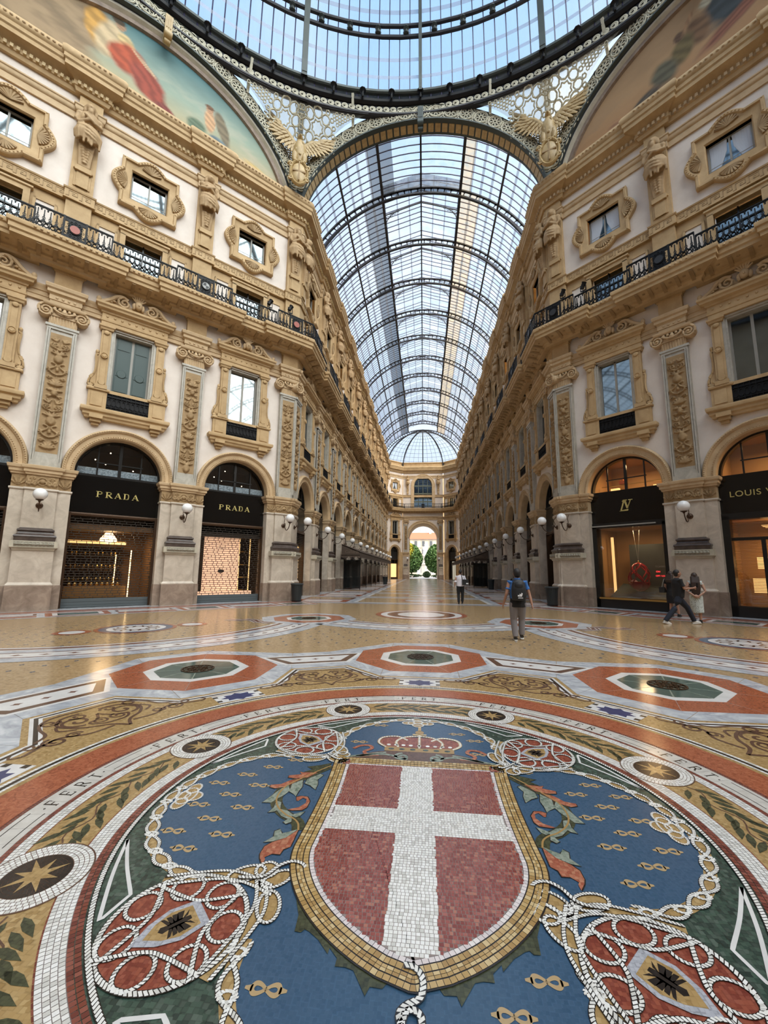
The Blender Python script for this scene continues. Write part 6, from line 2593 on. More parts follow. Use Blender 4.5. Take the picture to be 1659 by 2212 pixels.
UPR = Matrix.Rotation(PI / 2, 4, 'X')      # text plane x,y -> x,z facing -y

# ---------------------------------------------------------------- globe lamps
plain('globe', (.82, .82, .82), .25, 0, .5)
m = MB()
m.lathe([(0, .06), (.05, .07), (.08, .04), (.115, .03), (.12, 0)], 14, (0, 0, 0), axis='y')
m.ball((0, -.08, 0), .04, 8, 6)
LP_PLATE = m.mesh('back_plate', 'bronze', 40)
m = MB()
m.tube(curve([(0, -.06, 0), (0, -.14, .06), (0, -.2, .02), (0, -.22, -.12), (0, -.36, -.26), (0, -.55, -.24), (0, -.72, -.08), (0, -.78, .06)], 6), .022, 6)
m.tube(curve([(0, -.14, .06), (0, -.11, .2), (0, -.16, .36), (0, -.08, .5), (0, -.02, .55)], 6), .016, 6)
m.tube([(0, -.2 + .06 * math.cos(t), .06 + .06 * math.sin(t)) for t in [j * PI / 6 for j in range(12)]], .014, 5, closed=True)
LP_ARM = m.mesh('arm', 'bronze', 60)
m = MB()
m.lathe([(0, .03), (.03, .04), (.05, .09), (.12, .12), (.13, .135), (0, .14)], 14, (0, -.79, 0))
LP_CUP = m.mesh('cup', 'bronze', 40)
LP_GLOBE = MB().ball((0, -.79, .345), .23, 24, 16).mesh('globe', 'globe', 180)


def lamp(M, label):
    o = thing('wall_lamp', M, label, 'lamp', 'globe lamps on the arcade piers')
    put('back_plate', LP_PLATE, o)
    put('arm', LP_ARM, o)
    put('cup', LP_CUP, o)
    put('globe', LP_GLOBE, o)


def nth(k, i):
    n = len(WALLS[k][4])
    if k == 'L':
        return {3: 'at arcade corner', 2: 'between both lit shopfronts', 1: 'beyond the chandelier shop', 0: 'at the other corner'}[i]
    if k == 'R':
        return {0: 'at arcade corner', 1: 'between egg chair and door', 2: 'past the slatted door', 3: 'at the other corner'}[i]
    j = i if k == 'AL' else n - 1 - i
    return ORD[j] + ' pier'


for k in ('L', 'AL', 'AR', 'R'):
    for i, c in enumerate(WALLS[k][4]):
        lamp(FR[k] @ T(c, .0, 4.06), 'white globe lamp on bronze arm ' + WHERE[k] + ', ' + nth(k, i))

# ---------------------------------------------------------------- stone herms
def herm(seed):
    rnd = random.Random(seed)
    m = MB()
    y = -.22
    m.ball((0, y - .08, 22.12), (.17, .19, .22), 14, 10)
    m.ball((0, y - .0, 22.2), (.22, .2, .2), 12, 8)
    for s in (-1, 1):
        m.tube([(s * .17, y, 22.2), (s * .2, y - .02, 21.95), (s * .17, y, 21.8)], [.09, .09, .06], 8)
    m.tube([(0, y - .24, 22.14), (0, y - .27, 22.07)], .04, 6)
    if seed:
        m.ball((0, y - .2, 21.92), (.12, .1, .16), 8, 6)
    m.tube([(0, y, 21.95), (0, y, 21.7)], .11, 8)
    m.tube([(0, y, 21.8), (0, y - .02, 21.5), (0, y, 21.15), (0, y - .02, 20.95)], [.33, .36, .30, .34], 14, flat=.7)
    for s in (-1, 1):
        m.ball((s * .36, y, 21.68), (.15, .15, .15), 8, 6)
        if (seed + (s > 0)) % 2:
            m.tube([(s * .40, y, 21.66), (s * .46, y - .06, 21.3), (s * .38, y - .16, 21.14), (s * .02, y - .32, 21.36)], [.11, .10, .085, .07], 8)
            m.ball((s * -.02, y - .34, 21.4), (.08, .06, .07), 6, 5)
        else:
            m.tube([(s * .40, y, 21.66), (s * .44, y - .12, 21.36), (s * .2, y - .3, 21.3), (s * -.12, y - .34, 21.5)], [.11, .10, .08, .07], 8)
            m.ball((s * -.15, y - .34, 21.52), (.08, .06, .07), 6, 5)
        if not seed:
            m.ball((s * .13, y - .24, 21.5), (.11, .09, .1), 8, 6)
    # drapery: folds round the hips, hanging in points
    m.tube([(0, y, 21.1), (0, y - .02, 20.8), (0, y - .02, 20.45)], [.36, .42, .36], 14, flat=.75)
    for i in range(11):
        a = -PI * .95 + PI * .9 * i / 10
        x0, y0 = .36 * math.cos(a), .28 * math.sin(a)
        x1, y1 = .47 * math.cos(a) + .05 * rnd.random(), .36 * math.sin(a)
        zb = 20.1 + .25 * rnd.random() + .12 * abs(math.cos(a))
        m.tube([(x0, y + y0, 21.12), (x1, y + y1, 20.75), (x1 * .95, y + y1 * .9, zb)], [.05, .075, .05], 6)
    for i in range(3):
        zz = 21.0 - .16 * i
        m.tube(curve([(-.42, y - .12, zz + .05), (-.1, y - .38, zz - .08), (.2, y - .38, zz - .2), (.44, y - .12, zz - .12)], 4), .045, 6)
    # tapering shaft and garland
    m.add([(-.30, y - .05, 20.5), (.30, y - .05, 20.5), (.22, y + .05, 19.25), (-.22, y + .05, 19.25), (-.3, .2, 20.5), (.3, .2, 20.5), (.24, .2, 19.25), (-.24, .2, 19.25)],
          [(0, 1, 2, 3), (4, 7, 6, 5), (0, 3, 7, 4), (1, 5, 6, 2), (0, 4, 5, 1), (3, 2, 6, 7)])
    for i in range(6):
        z = 20.1 - .13 * i
        for s in (-1, 1):
            m.ball((s * (.1 - .012 * i), y - .06 + .012 * i, z), (.09 - .008 * i, .06, .06), 6, 5)
    return blob(m, 'figure', 'ochre_dark', .035, 1)


stone('statue_stone', (.36, .235, .115), (.47, .32, .17), 3, .7, .1)
HERM = [herm(0), herm(1)]
for h in HERM:
    h.materials[0] = MATS['statue_stone']
m = MB()
m.box(-.3, .3, -.18, .1, 19.02, 19.26)
m.box(-.22, .22, -.1, .1, 18.3, 19.05)
HPED = m.mesh('pedestal', 'ochre')
for k in ('L', 'AL', 'AR', 'R'):
    for i, c in enumerate(WALLS[k][4]):
        v = i % 2
        o = thing('herm_statue', FR[k] @ T(c, .06, 0), 'carved stone herm of draped %s ' % ('woman', 'bearded man')[v] + WHERE[k] + ', ' + nth(k, i), 'statue', 'stone herms of the upper storey')
        put('figure', HERM[v], o)
        put('pedestal', HPED, o)
for s in (-1, 1):
    o = thing('herm_statue', FR['E'] @ T(s * 3.3, .12, 0) @ Matrix.Diagonal((.85, 1, 1, 1)), 'carved stone herm beside the arched window over far exit, ' + ('PRADA side' if s < 0 else 'LV side'), 'statue', 'stone herms of the upper storey')
    put('figure', HERM[0 if s < 0 else 1], o)
    put('pedestal', HPED, o)

# ---------------------------------------------------------------- eagles with cartouches
def eagle_parts():
    b = MB()
    b.tube([(0, .1, 26.1), (0, 0, 26.7), (0, -.05, 27.2), (0, -.1, 27.6)], [.3, .42, .36, .18], 12)
    b.ball((0, -.16, 27.78), (.17, .2, .17), 10, 8)
    b.tube([(0, -.3, 27.78), (0, -.44, 27.7), (0, -.46, 27.62)], [.09, .06, .02], 6)
    for s in (-1, 1):
        b.tube([(s * .24, -.1, 26.7), (s * .3, -.2, 26.3), (s * .26, -.15, 25.95)], [.2, .18, .1], 8)
        b.ball((s * .26, -.25, 25.95), (.14, .2, .1), 8, 6)
    b.tube([(0, .1, 26.2), (0, .2, 25.8)], [.25, .15], 8)
    rnd = random.Random(2)
    for i in range(26):
        b.ball((.3 * (rnd.random() - .5) * 1.4, -.36 + .1 * rnd.random(), 26.5 + .9 * rnd.random()), (.08, .05, .12), 6, 5)
    wings = []
    for s in (-1, 1):
        w = MB()
        root = Vector((s * .3, .0, 27.3))
        tip = Vector((s * 1.2, -.15, 28.2)) if s < 0 else Vector((s * 1.2, -.15, 27.85))
        w.tube([tuple(root), tuple(root.lerp(tip, .5) + Vector((0, -.05, .08))), tuple(tip)], [.2, .17, .1], 8)
        for row, (n, ln, rr) in enumerate(((12, 1.1, .11), (10, .7, .10), (8, .4, .09))):
            for i in range(n):
                t = i / (n - 1)
                p = root.lerp(tip, t) + Vector((0, -.04 - .05 * row, 0))
                ang = math.radians(-88 + 105 * t ** 1.3) if s > 0 else math.radians(268 - 130 * t ** 1.2)
                d = Vector((math.cos(ang), 0, math.sin(ang)))
                l = ln * (.55 + .6 * t)
                d.y = -.12
                w.tube([tuple(p), tuple(p + d * l * .6), tuple(p + d * l)], [rr, rr * 1.1, rr * .35], 6, flat=.45, upv=(0, 1, 0))
        wings.append(w.mesh('wing', 'gilt', 60))
    c = MB()
    c.ball((0, -.35, 25.05), (.62, .22, .80), 20, 12)
    c.tube([(.66 * math.cos(t), -.42, 25.05 + .86 * math.sin(t)) for t in [j * PI / 12 for j in range(24)]], .11, 6, closed=True, upv=(0, 1, 0))
    for s in (-1, 1):
        c.tube([(x, -.45, z) for x, z in spiral(s * .66, 25.5, .2, 1.3, PI, s, 16, .04)], .08, 6)
        c.tube([(x, -.45, z) for x, z in spiral(s * .62, 24.6, .18, 1.2, PI, -s, 16, .04)], .07, 6)
    for i in range(7):
        c.ball((-.42 + .14 * i, -.42, 25.86 + .06 * math.cos(i)), (.1, .12, .1), 6, 5)
    x = MB()
    x.box(-.05, .05, -.585, -.5, 24.4, 25.7)
    x.box(-.5, .5, -.575, -.45, 25.0, 25.1)
    return {'body': b.mesh('body', 'gilt', 60), 'wing': wings, 'cartouche': c.mesh('cartouche', 'gilt', 60), 'cross': x.mesh('cross', 'ochre_dark')}


EG = eagle_parts()
for az in (-22.5, 22.5):
    a = math.radians(az)
    o = thing('eagle_sculpture', T(19.3 * math.sin(a), 19.3 * math.cos(a), .05) @ RZ(-a), 'gilded eagle with spread wings on a cross shield, corner of ' + ('PRADA' if az < 0 else 'LOUIS VUITTON') + ' wall', 'sculpture')
    put('body', EG['body'], o)
    for w in EG['wing']:
        put('wing', w, o)
    c = put('cartouche', EG['cartouche'], o, T(0, 0, 25.1) @ Matrix.Diagonal((.76, 1, .92, 1)) @ T(0, 0, -25.1))
    put('cross', EG['cross'], c)

# ---------------------------------------------------------------- balcony railings
m = MB()
m.box(-.017, .017, -.017, .017, .08, .86)
for z, r in ((.14, .035), (.30, .022), (.62, .03), (.80, .022)):
    m.ball((0, 0, z), r, 6, 5)
for s in (-1, 1):
    m.tube([(s * .1 + .07 * math.cos(t), 0, .20 + .075 * math.sin(t)) for t in [j * PI / 4 for j in range(8)]], .022, 4, closed=True, upv=(0, 1, 0))
    m.tube([(s * .08, 0, .3), (s * .04, 0, .36), (s * .02, 0, .44)], [.045, .035, .015], 4)
m.tube([(.045 * math.cos(t), 0, .50 + .07 * math.sin(t)) for t in [j * PI / 4 for j in range(8)]], .014, 4, closed=True, upv=(0, 1, 0))
m.tube([(.1 * math.cos(t), 0, .86 + .085 * math.sin(t)) for t in [PI * j / 6 for j in range(7)]], .022, 4)
m.ball((.1, 0, .84), .03, 6, 5)
BAL = m
BAL_ME = m.mesh('baluster', 'iron_black')


def rail_parts(length, panel):
    n = max(2, round(length / .2))
    top = MB()
    top.box(-length / 2, length / 2, -.035, .035, .955, 1.0)
    bot = MB()
    bot.box(-length / 2, length / 2, -.025, .025, .04, .08)
    for s in (-1, 1):
        bot.box(s * length / 2 - .02, s * length / 2 + .02, -.02, .02, 0, 1.0)
    xs = [(-.5 + (i + .5) / n) * length for i in range(n)]
    if panel:
        xs = [x for x in xs if abs(x) > .4]
    pn = MB()
    if panel:
        pn.box(-.4, .4, -.02, .02, .05, .2)
        pn.box(-.4, .4, -.02, .02, .8, .96)
        pn.box(-.24, .24, -.015, .015, .2, .8)
        for s in (-1, 1):
            pn.box(*sorted((s * .34, s * .41)), -.05, .05, .03, 1.0)
        for i in range(12):
            t = i * PI / 6
            pn.tube([(.26 * math.cos(t) + .05 * math.cos(q), -.03, .5 + .33 * math.sin(t) + .05 * math.sin(q)) for q in [j * PI / 3 for j in range(6)]], .012, 4, closed=True, upv=(0, 1, 0))
        pn.tube([(.19 * math.cos(t), -.04, .5 + .19 * math.sin(t)) for t in [j * PI / 8 for j in range(16)]], .02, 4, closed=True, upv=(0, 1, 0))
    row = MB()
    for x in xs:
        row.merge(BAL, T(x))
    return dict(top=top.mesh('top_rail', 'iron_black'), bot=bot.mesh('bottom_rail', 'iron_black'), xs=xs, pn=pn.mesh('medallion_panel', 'iron_black') if panel else None, row=row.mesh('baluster_row', 'iron_black'))


RAILC = {}
plain('medal_red', (.36, .10, .075), .5)
plain('medal_grey', (.34, .35, .34), .5)
plain('medal_dark', (.02, .02, .022), .5)
m = MB()
m.lathe([(0, .0), (.17, .0), (.17, .05), (0, .05)], 20, axis='y')
DISC = {q: MB().merge(m).mesh('medallion', q, 40) for q in ('medal_red', 'medal_grey', 'medal_dark')}
m2 = MB()
for a in range(4):
    if a % 2:
        m2.add([(0, -.055, 0)] + [(.14 * math.cos(a * PI / 2 + j * PI / 12), -.055, .14 * math.sin(a * PI / 2 + j * PI / 12)) for j in range(7)], [tuple(range(8))])
CHK = m2.mesh('check', 'medal_dark')


def railing(M, length, panel, label, near, disc):
    key = (round(length, 2), panel)
    if key not in RAILC:
        RAILC[key] = rail_parts(length, panel)
    r = RAILC[key]
    o = thing('balcony_railing', M, label, 'railing', 'cast iron balcony railings')
    put('top_rail', r['top'], o)
    put('bottom_rail', r['bot'], o)
    if near:
        for x in r['xs']:
            put('baluster', BAL_ME, o, T(x))
    else:
        tag(put('baluster_row', r['row'], o), kind='stuff')
    if panel:
        p = put('medallion_panel', r['pn'], o)
        put('medallion', DISC[disc], p, T(0, -.03, .5))
        if disc == 'medal_grey' and near:
            put('check', CHK, p, T(0, -.035, .5))


FWD, BCK = .93, .66
for k in ('L', 'AL', 'AR', 'R'):
    cen = WALLS[k][4]
    P = WALLS[k][5]
    near = k in ('L', 'R')
    for i, c in enumerate(cen):
        a, b = c - 1.3, c + 1.3
        ck = UC + .414 * FWD
        if k in ('L', 'R') and i == len(cen) - 1:
            b = ck
        if k in ('L', 'R') and i == 0:
            a = -ck
        if k == 'AL' and i == 0:
            a = YC - .414 * FWD
        if k == 'AR' and i == len(cen) - 1:
            b = -(YC - .414 * FWD)
        dsc = ('medal_red', 'medal_grey')[i % 2] if k == 'L' else 'medal_dark'
        if k == 'L':
            dsc = {1: 'medal_red', 2: 'medal_grey'}.get(i, 'medal_red')
        railing(FR[k] @ T((a + b) / 2, -FWD, 15.0), b - a, True, 'black iron railing with round medallion ' + WHERE[k] + ', ' + nth(k, i), near, dsc)
    for i, c in enumerate(WALLS[k][6]):
        nb = i if k != 'AR' else len(WALLS[k][6]) - 1 - i
        wh = {0: 'farthest from arcade', 1: 'middle bay', 2: 'nearest arcade'}[i if k == 'L' else 2 - i] if near else ORD[nb] + ' bay'
        railing(FR[k] @ T(c, -BCK, 15.0), P - 2.6, False, 'black iron railing of plain balusters ' + WHERE[k] + ', ' + wh, near, None)
for k, ln in (('EL', 4.0), ('E', 8.0), ('ER', 4.0)):
    railing(FR[k] @ T(0, -BCK, 15.0), ln, k == 'E', 'black iron railing ' + WHERE[k], False, 'medal_dark')

# stage spotlights clamped on the railing near the corners
m = MB()
m.lathe([(0, -.16), (.10, -.16), (.10, .12), (.13, .16), (0, .16)], 12, (0, 0, 0))
SPT = m.mesh('lamp_body', 'iron_black', 40)
m = MB()
m.box(-.13, .13, -.02, .02, -.3, -.26)
for s in (-1, 1):
    m.box(s * .13 - .012, s * .13 + .012, -.02, .02, -.3, .04)
m.box(-.03, .03, -.06, .06, -.42, -.28)
SPB = m.mesh('yoke', 'iron_black')
for k, u, lab in (('L', 6.05, 'black spotlight clamped on the plain railing near the PRADA corner'), ('L', 7.15, 'black spotlight clamped on the medallion railing at the PRADA corner'), ('R', -7.0, 'black spotlight clamped on the medallion railing at the LV corner'), ('R', -6.05, 'black spotlight clamped on the plain railing near the LV corner')):
    f = FWD if abs(u) > 6.4 else BCK
    o = thing('spotlight', FR[k] @ T(u, -f, 16.36), lab, 'spotlight', 'spotlights on the balcony rail')
    put('lamp_body', SPT, o, Matrix.Rotation(.45, 4, 'Y'))
    put('yoke', SPB, o)

# ---------------------------------------------------------------- end wall of the arm
EW = WOBJ['E']
for s in (-1, 1):
    o = put('pier', PIER['pier'], EW, T(s * 3.68) @ Matrix.Diagonal((.66, 1, 1, 1)))
    for nme in ('plinth', 'pedestal_cap', 'torus_base', 'impost'):
        put(nme, PIER[nme], o)
    q = put('pilaster', PIL_ME, EW, T(s * 3.68) @ Matrix.Diagonal((.8, 1, 1, 1)))
    put('relief', R_PIL[0], q, T(0, .048, 6.2))
    put('capital', CAP_ME, q)
    put('entablature_block', ENT_ME, q)
    lamp(FR['E'] @ T(s * 3.3, .0, 4.0), 'white globe lamp on the pier of the far exit arch, ' + ('PRADA side' if s < 0 else 'LV side'))
m = MB()
m.arch([(3.03, 1.2), (3.03, .2), (3.1, .12), (3.5, .1), (3.6, .02), (3.75, .1), (3.75, .3)], 0, 8.75, n=40)
m.mould([(0, 12.75), (.1, 12.8), (.1, 13.2), (.2, 13.3), (0, 13.4)], [(-XE, .25), (XE, .25)])
put('arch_moulding', m.mesh('arch_moulding', 'ochre_pale', 30), EW)
m = MB()
m.arch([(1.92, .7), (1.92, .2), (2.0, .12), (2.4, .1), (2.5, .02), (2.6, .1), (2.6, .3)], 0, 20.1, n=36)
for s in (-1, 1):
    m.box(*sorted((s * 1.95, s * 2.6)), .08, .3, 15.0, 20.1)
put('arch_moulding', m.mesh('arch_moulding', 'ochre_pale', 30), EW)
o = struct('window_%d' % (nwin + 1), FR['E'], 'tall arched window over the far exit')
plain('frame_olive', (.10, .115, .085), .5)
m = MB()
for x in (-1.0, 0, 1.0):
    m.box(x - .07, x + .07, .5, .6, 15.3, 21.9)
for z in (16.6, 18.4, 20.1):
    m.box(-1.95, 1.95, .48, .62, z - .14, z + .14)
m.arch([(1.95, .6), (1.95, .45), (1.82, .45), (1.82, .6)], 0, 20.1, n=30)
put('window_frame', m.mesh('window_frame', 'frame_olive'), o)
for j, (z0, z1) in enumerate(((15.1, 16.5), (16.7, 18.3), (18.5, 20.0))):
    for i in range(4):
        put('pane', rectpane(-1.92 + .98 * i, -.99 + .98 * i, z0, z1, .56, 'window_glass'), o)
m = MB()
m.add([(1.9 * math.cos(PI * i / 20), .56, 20.1 + 1.9 * math.sin(PI * i / 20)) for i in range(21)], [tuple(range(21))])
put('pane', m.mesh('pane', 'window_glass'), o)
# passage vault behind the far exit
m = MB()
for s in (-1, 1):
    m.quad((s * 3.05, YE + 6.2, 0), (s * 30, YE + 6.2, 0), (s * 30, YE + 6.2, 24), (s * 3.05, YE + 6.2, 24))
m.quad((-3.05, YE + 6.2, 12), (3.05, YE + 6.2, 12), (3.05, YE + 6.2, 24), (-3.05, YE + 6.2, 24))
tag(put('wall_outer_front', m.mesh('wall_outer_front', 'ochre_pale')), 'outer face of the arcade building', None, None, 'structure')

# ---------------------------------------------------------------- shopfronts
def glassmix(name, gl=.12, tint=(1, 1, 1)):
    m = bpy.data.materials.new(name)
    m.use_nodes = True
    nt = m.node_tree
    nt.nodes.clear()
    L = nt.links.new
    out = nt.nodes.new('ShaderNodeOutputMaterial')
    tr = nt.nodes.new('ShaderNodeBsdfTransparent')
    tr.inputs[0].default_value = (*tint, 1)
    gs = nt.nodes.new('ShaderNodeBsdfGlossy')
    gs.inputs['Roughness'].default_value = .02
    fr = nt.nodes.new('ShaderNodeFresnel')
    fr.inputs[0].default_value = 1.5
    ad = nt.nodes.new('ShaderNodeMath')
    ad.operation = 'ADD'
    ad.inputs[1].default_value = gl
    mx = nt.nodes.new('ShaderNodeMixShader')
    L(fr.outputs[0], ad.inputs[0])
    L(ad.outputs[0], mx.inputs[0])
    L(tr.outputs[0], mx.inputs[1])
    L(gs.outputs[0], mx.inputs[2])
    L(mx.outputs[0], out.inputs[0])
    MATS[name] = m


glassmix('shop_glass', .05)
glassmix('fan_glass', .06, (.5, .5, .5))
stone('film_blue', (.06, .09, .11), (.30, .36, .40), 14, .5, .0)
plain('shop_wall', (.42, .25, .11), .6)
plain('shop_dark', (.03, .018, .010), .5)
plain('shop_brown', (.20, .105, .045), .5)
plain('shop_floor', (.16, .09, .045), .3)
plain('lit_panel', (.75, .50, .36), .6, 0, .3, (1.0, .58, .36), .75)
plain('lit_strip', (1, .8, .5), .5, 0, .3, (1.0, .66, .30), 3.5)
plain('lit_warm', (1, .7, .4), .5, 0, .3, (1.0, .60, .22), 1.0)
plain('crystal', (.9, .85, .75), .2, 0, .6, (1.0, .74, .42), 2.2)
plain('spot_white', (1, 1, 1), .5, 0, .3, (1.0, .85, .6), 9.0)
plain('brass', (.55, .36, .12), .3, .9)
plain('shutter_steel', (.05, .042, .034), .45, .4)
plain('shutter_bar', (.085, .10, .105), .5, .2)
plain('wood_slat', (.30, .15, .04), .5)
plain('egg_red', (.42, .012, .03), .25, 0, .6)
plain('cushion_red', (.30, .01, .03), .7)
plain('cushion_pink', (.62, .35, .36), .7)
plain('backdrop', (.035, .045, .045), .6)
plain('backdrop_slope', (.022, .045, .05), .5)
plain('led_red', (.6, .02, .02), .5, 0, .3, (1, .04, .05), 2.0)
plain('text_grey', (.22, .22, .23), .5)


def fanlight(r, film, clear='fan_glass', zb=5.66, bar=True):
    fr = MB()
    fr.arch([(r + .02, .98), (r + .02, .62), (r - .1, .62), (r - .1, .9)], 0, 5.65, n=30)
    fr.box(-.06, .06, .66, .74, zb, 5.65 + r - .05)
    for x in (-.83, .83):
        fr.box(x - .03, x + .03, .68, .72, zb, 5.65 + math.sqrt(max(.1, (r - .06) ** 2 - x * x)))
    if bar:
        fr.box(-.9, .9, .66, .70, 6.22, 6.27)
    fr.box(-r, r, .55, .8, 5.58, 5.68)
    gl = MB()
    gl.add([((r - .04) * math.cos(PI * i / 24), .73, 5.65 + (r - .04) * math.sin(PI * i / 24)) for i in range(25)], [tuple(range(25))])
    fm = MB()
    if film:
        fm.quad((-r + .05, .71, 5.68), (r - .05, .71, 5.68), (r - .08, .71, 6.0), (-r + .08, .71, 6.0))
    return fr.mesh('fanlight_frame', 'black_frame', 0), gl.mesh('fanlight_pane', clear), fm.mesh('window_film', 'film_blue') if film else None


def grille(hw, z0, z1):
    """roller shutter of bars in a brick pattern"""
    m = MB()
    rows = int((z1 - z0) / .105)
    for j in range(rows + 1):
        z = z0 + j * .105
        m.box(-hw, hw, .61, .635, z - .012, z + .012)
        if j < rows:
            x = -hw + (.12 if j % 2 else .0) + (j % 3) * .04
            i = 0
            while x < hw:
                m.box(x - .011, x + .011, .61, .635, z, z + .105)
                x += (.26, .34, .20)[i % 3]
                i += 1
    return m


def interior(o, hw, depth, wall, floor_, zt=3.85):
    m = MB()
    y0, y1 = .95, .95 + depth
    m.quad((-hw, y1, 0), (hw, y1, 0), (hw, y1, 7.4), (-hw, y1, 7.4))
    m.quad((-hw, y0, 0), (-hw, y1, 0), (-hw, y1, 7.4), (-hw, y0, 7.4))
    m.quad((hw, y0, 0), (hw, y1, 0), (hw, y1, 7.4), (hw, y0, 7.4))
    m.quad((-hw, y0, 7.4), (hw, y0, 7.4), (hw, y1, 7.4), (-hw, y1, 7.4))
    m.box(-hw, hw, y0 - .1, y1, zt, zt + .25)
    put('shop_interior', m.mesh('shop_interior', wall), o)
    m = MB()
    m.quad((-hw, y0 - .3, .03), (hw, y0 - .3, .03), (hw, y1, .03), (-hw, y1, .03))
    put('shop_floor', m.mesh('shop_floor', floor_), o)


def shoplight(name, M, size, power, color):
    d = bpy.data.lights.new(name, 'AREA')
    d.size = size
    d.energy = power
    d.color = color
    ob = bpy.data.objects.new(name, d)
    COL.objects.link(ob)
    ob.matrix_world = M
    return ob


def serif(ch):
    """PRADA style letters: thick stems, thin hairlines, flat serifs; about 1 unit high"""
    m = MB()
    bar = lambda x0, x1, z0, z1: m.box(x0, x1, -.03, .03, z0, z1)
    rb = lambda pts, w: [m.slab([(a[0] - nx, a[1] - nz), (b[0] - nx, b[1] - nz), (b[0] + nx, b[1] + nz), (a[0] + nx, a[1] + nz)], -.03, .03) for a, b in zip(pts, pts[1:]) for l in [math.hypot(b[0] - a[0], b[1] - a[1]) or 1] for nx, nz in [(-(b[1] - a[1]) / l * w / 2, (b[0] - a[0]) / l * w / 2)]]
    if ch in 'PRD':
        bar(.12, .32, 0, 1)
        bar(0, .44, 0, .06)
        bar(0, .2, .94, 1)
        top = .48 if ch in 'PR' else 0.0
        rb(curve([(.3, .965), (.62, .95), (.82, .84), (.88, .5 * (1 + top)), (.82, top + .16), (.62, top + .05), (.3, top + .035)], 5), .07)
        rb(curve([(.76, .88), (.84, .5 * (1 + top)), (.76, top + .12)], 5), .16)
    if ch == 'R':
        rb([(.45, .5), (.95, .03)], .19)
        bar(.82, 1.1, 0, .06)
    if ch == 'A':
        rb([(.12, 0), (.52, 1)], .07)
        rb([(.50, .98), (.94, 0)], .2)
        bar(.26, .76, .3, .36)
        bar(0, .28, 0, .06)
        bar(.74, 1.12, 0, .06)
    return m.mesh('letter', 'sign_gold')


SER = {c: serif(c) for c in 'PRAD'}
RL = (PD - 1.88) / 2
GR = grille(1.56, .36, 3.85)
GR_ME = GR.mesh('bar_grid', 'shutter_steel')
m = MB()
m.box(-1.6, 1.6, .58, .68, .02, .38)
for z in (.12, .25):
    m.box(-1.6, 1.6, .57, .6, z, z + .015)
GB_ME = m.mesh('bottom_bar', 'shutter_bar')
m = MB()
m.box(-.05, .05, .5, .75, 0, 3.95)
GT_ME = m.mesh('guide_track', 'bronze')
m = MB()
m.box(-1.66, 1.66, .55, .8, 3.92, 5.6)
SIGN_ME = m.mesh('sign_panel', 'black_panel')
m = MB()
m.mould([(0, 3.82), (.06, 3.84), (.08, 3.92), (.03, 3.98), (0, 4.0)], [(-1.66, .58), (1.66, .58)])
m.box(-1.66, 1.66, .58, .7, 3.82, 3.98)
LINT_ME = m.mesh('lintel', 'bronze')
FAN_P = fanlight(RL, True)
FAN_C = fanlight(RL, False, 'shop_glass')
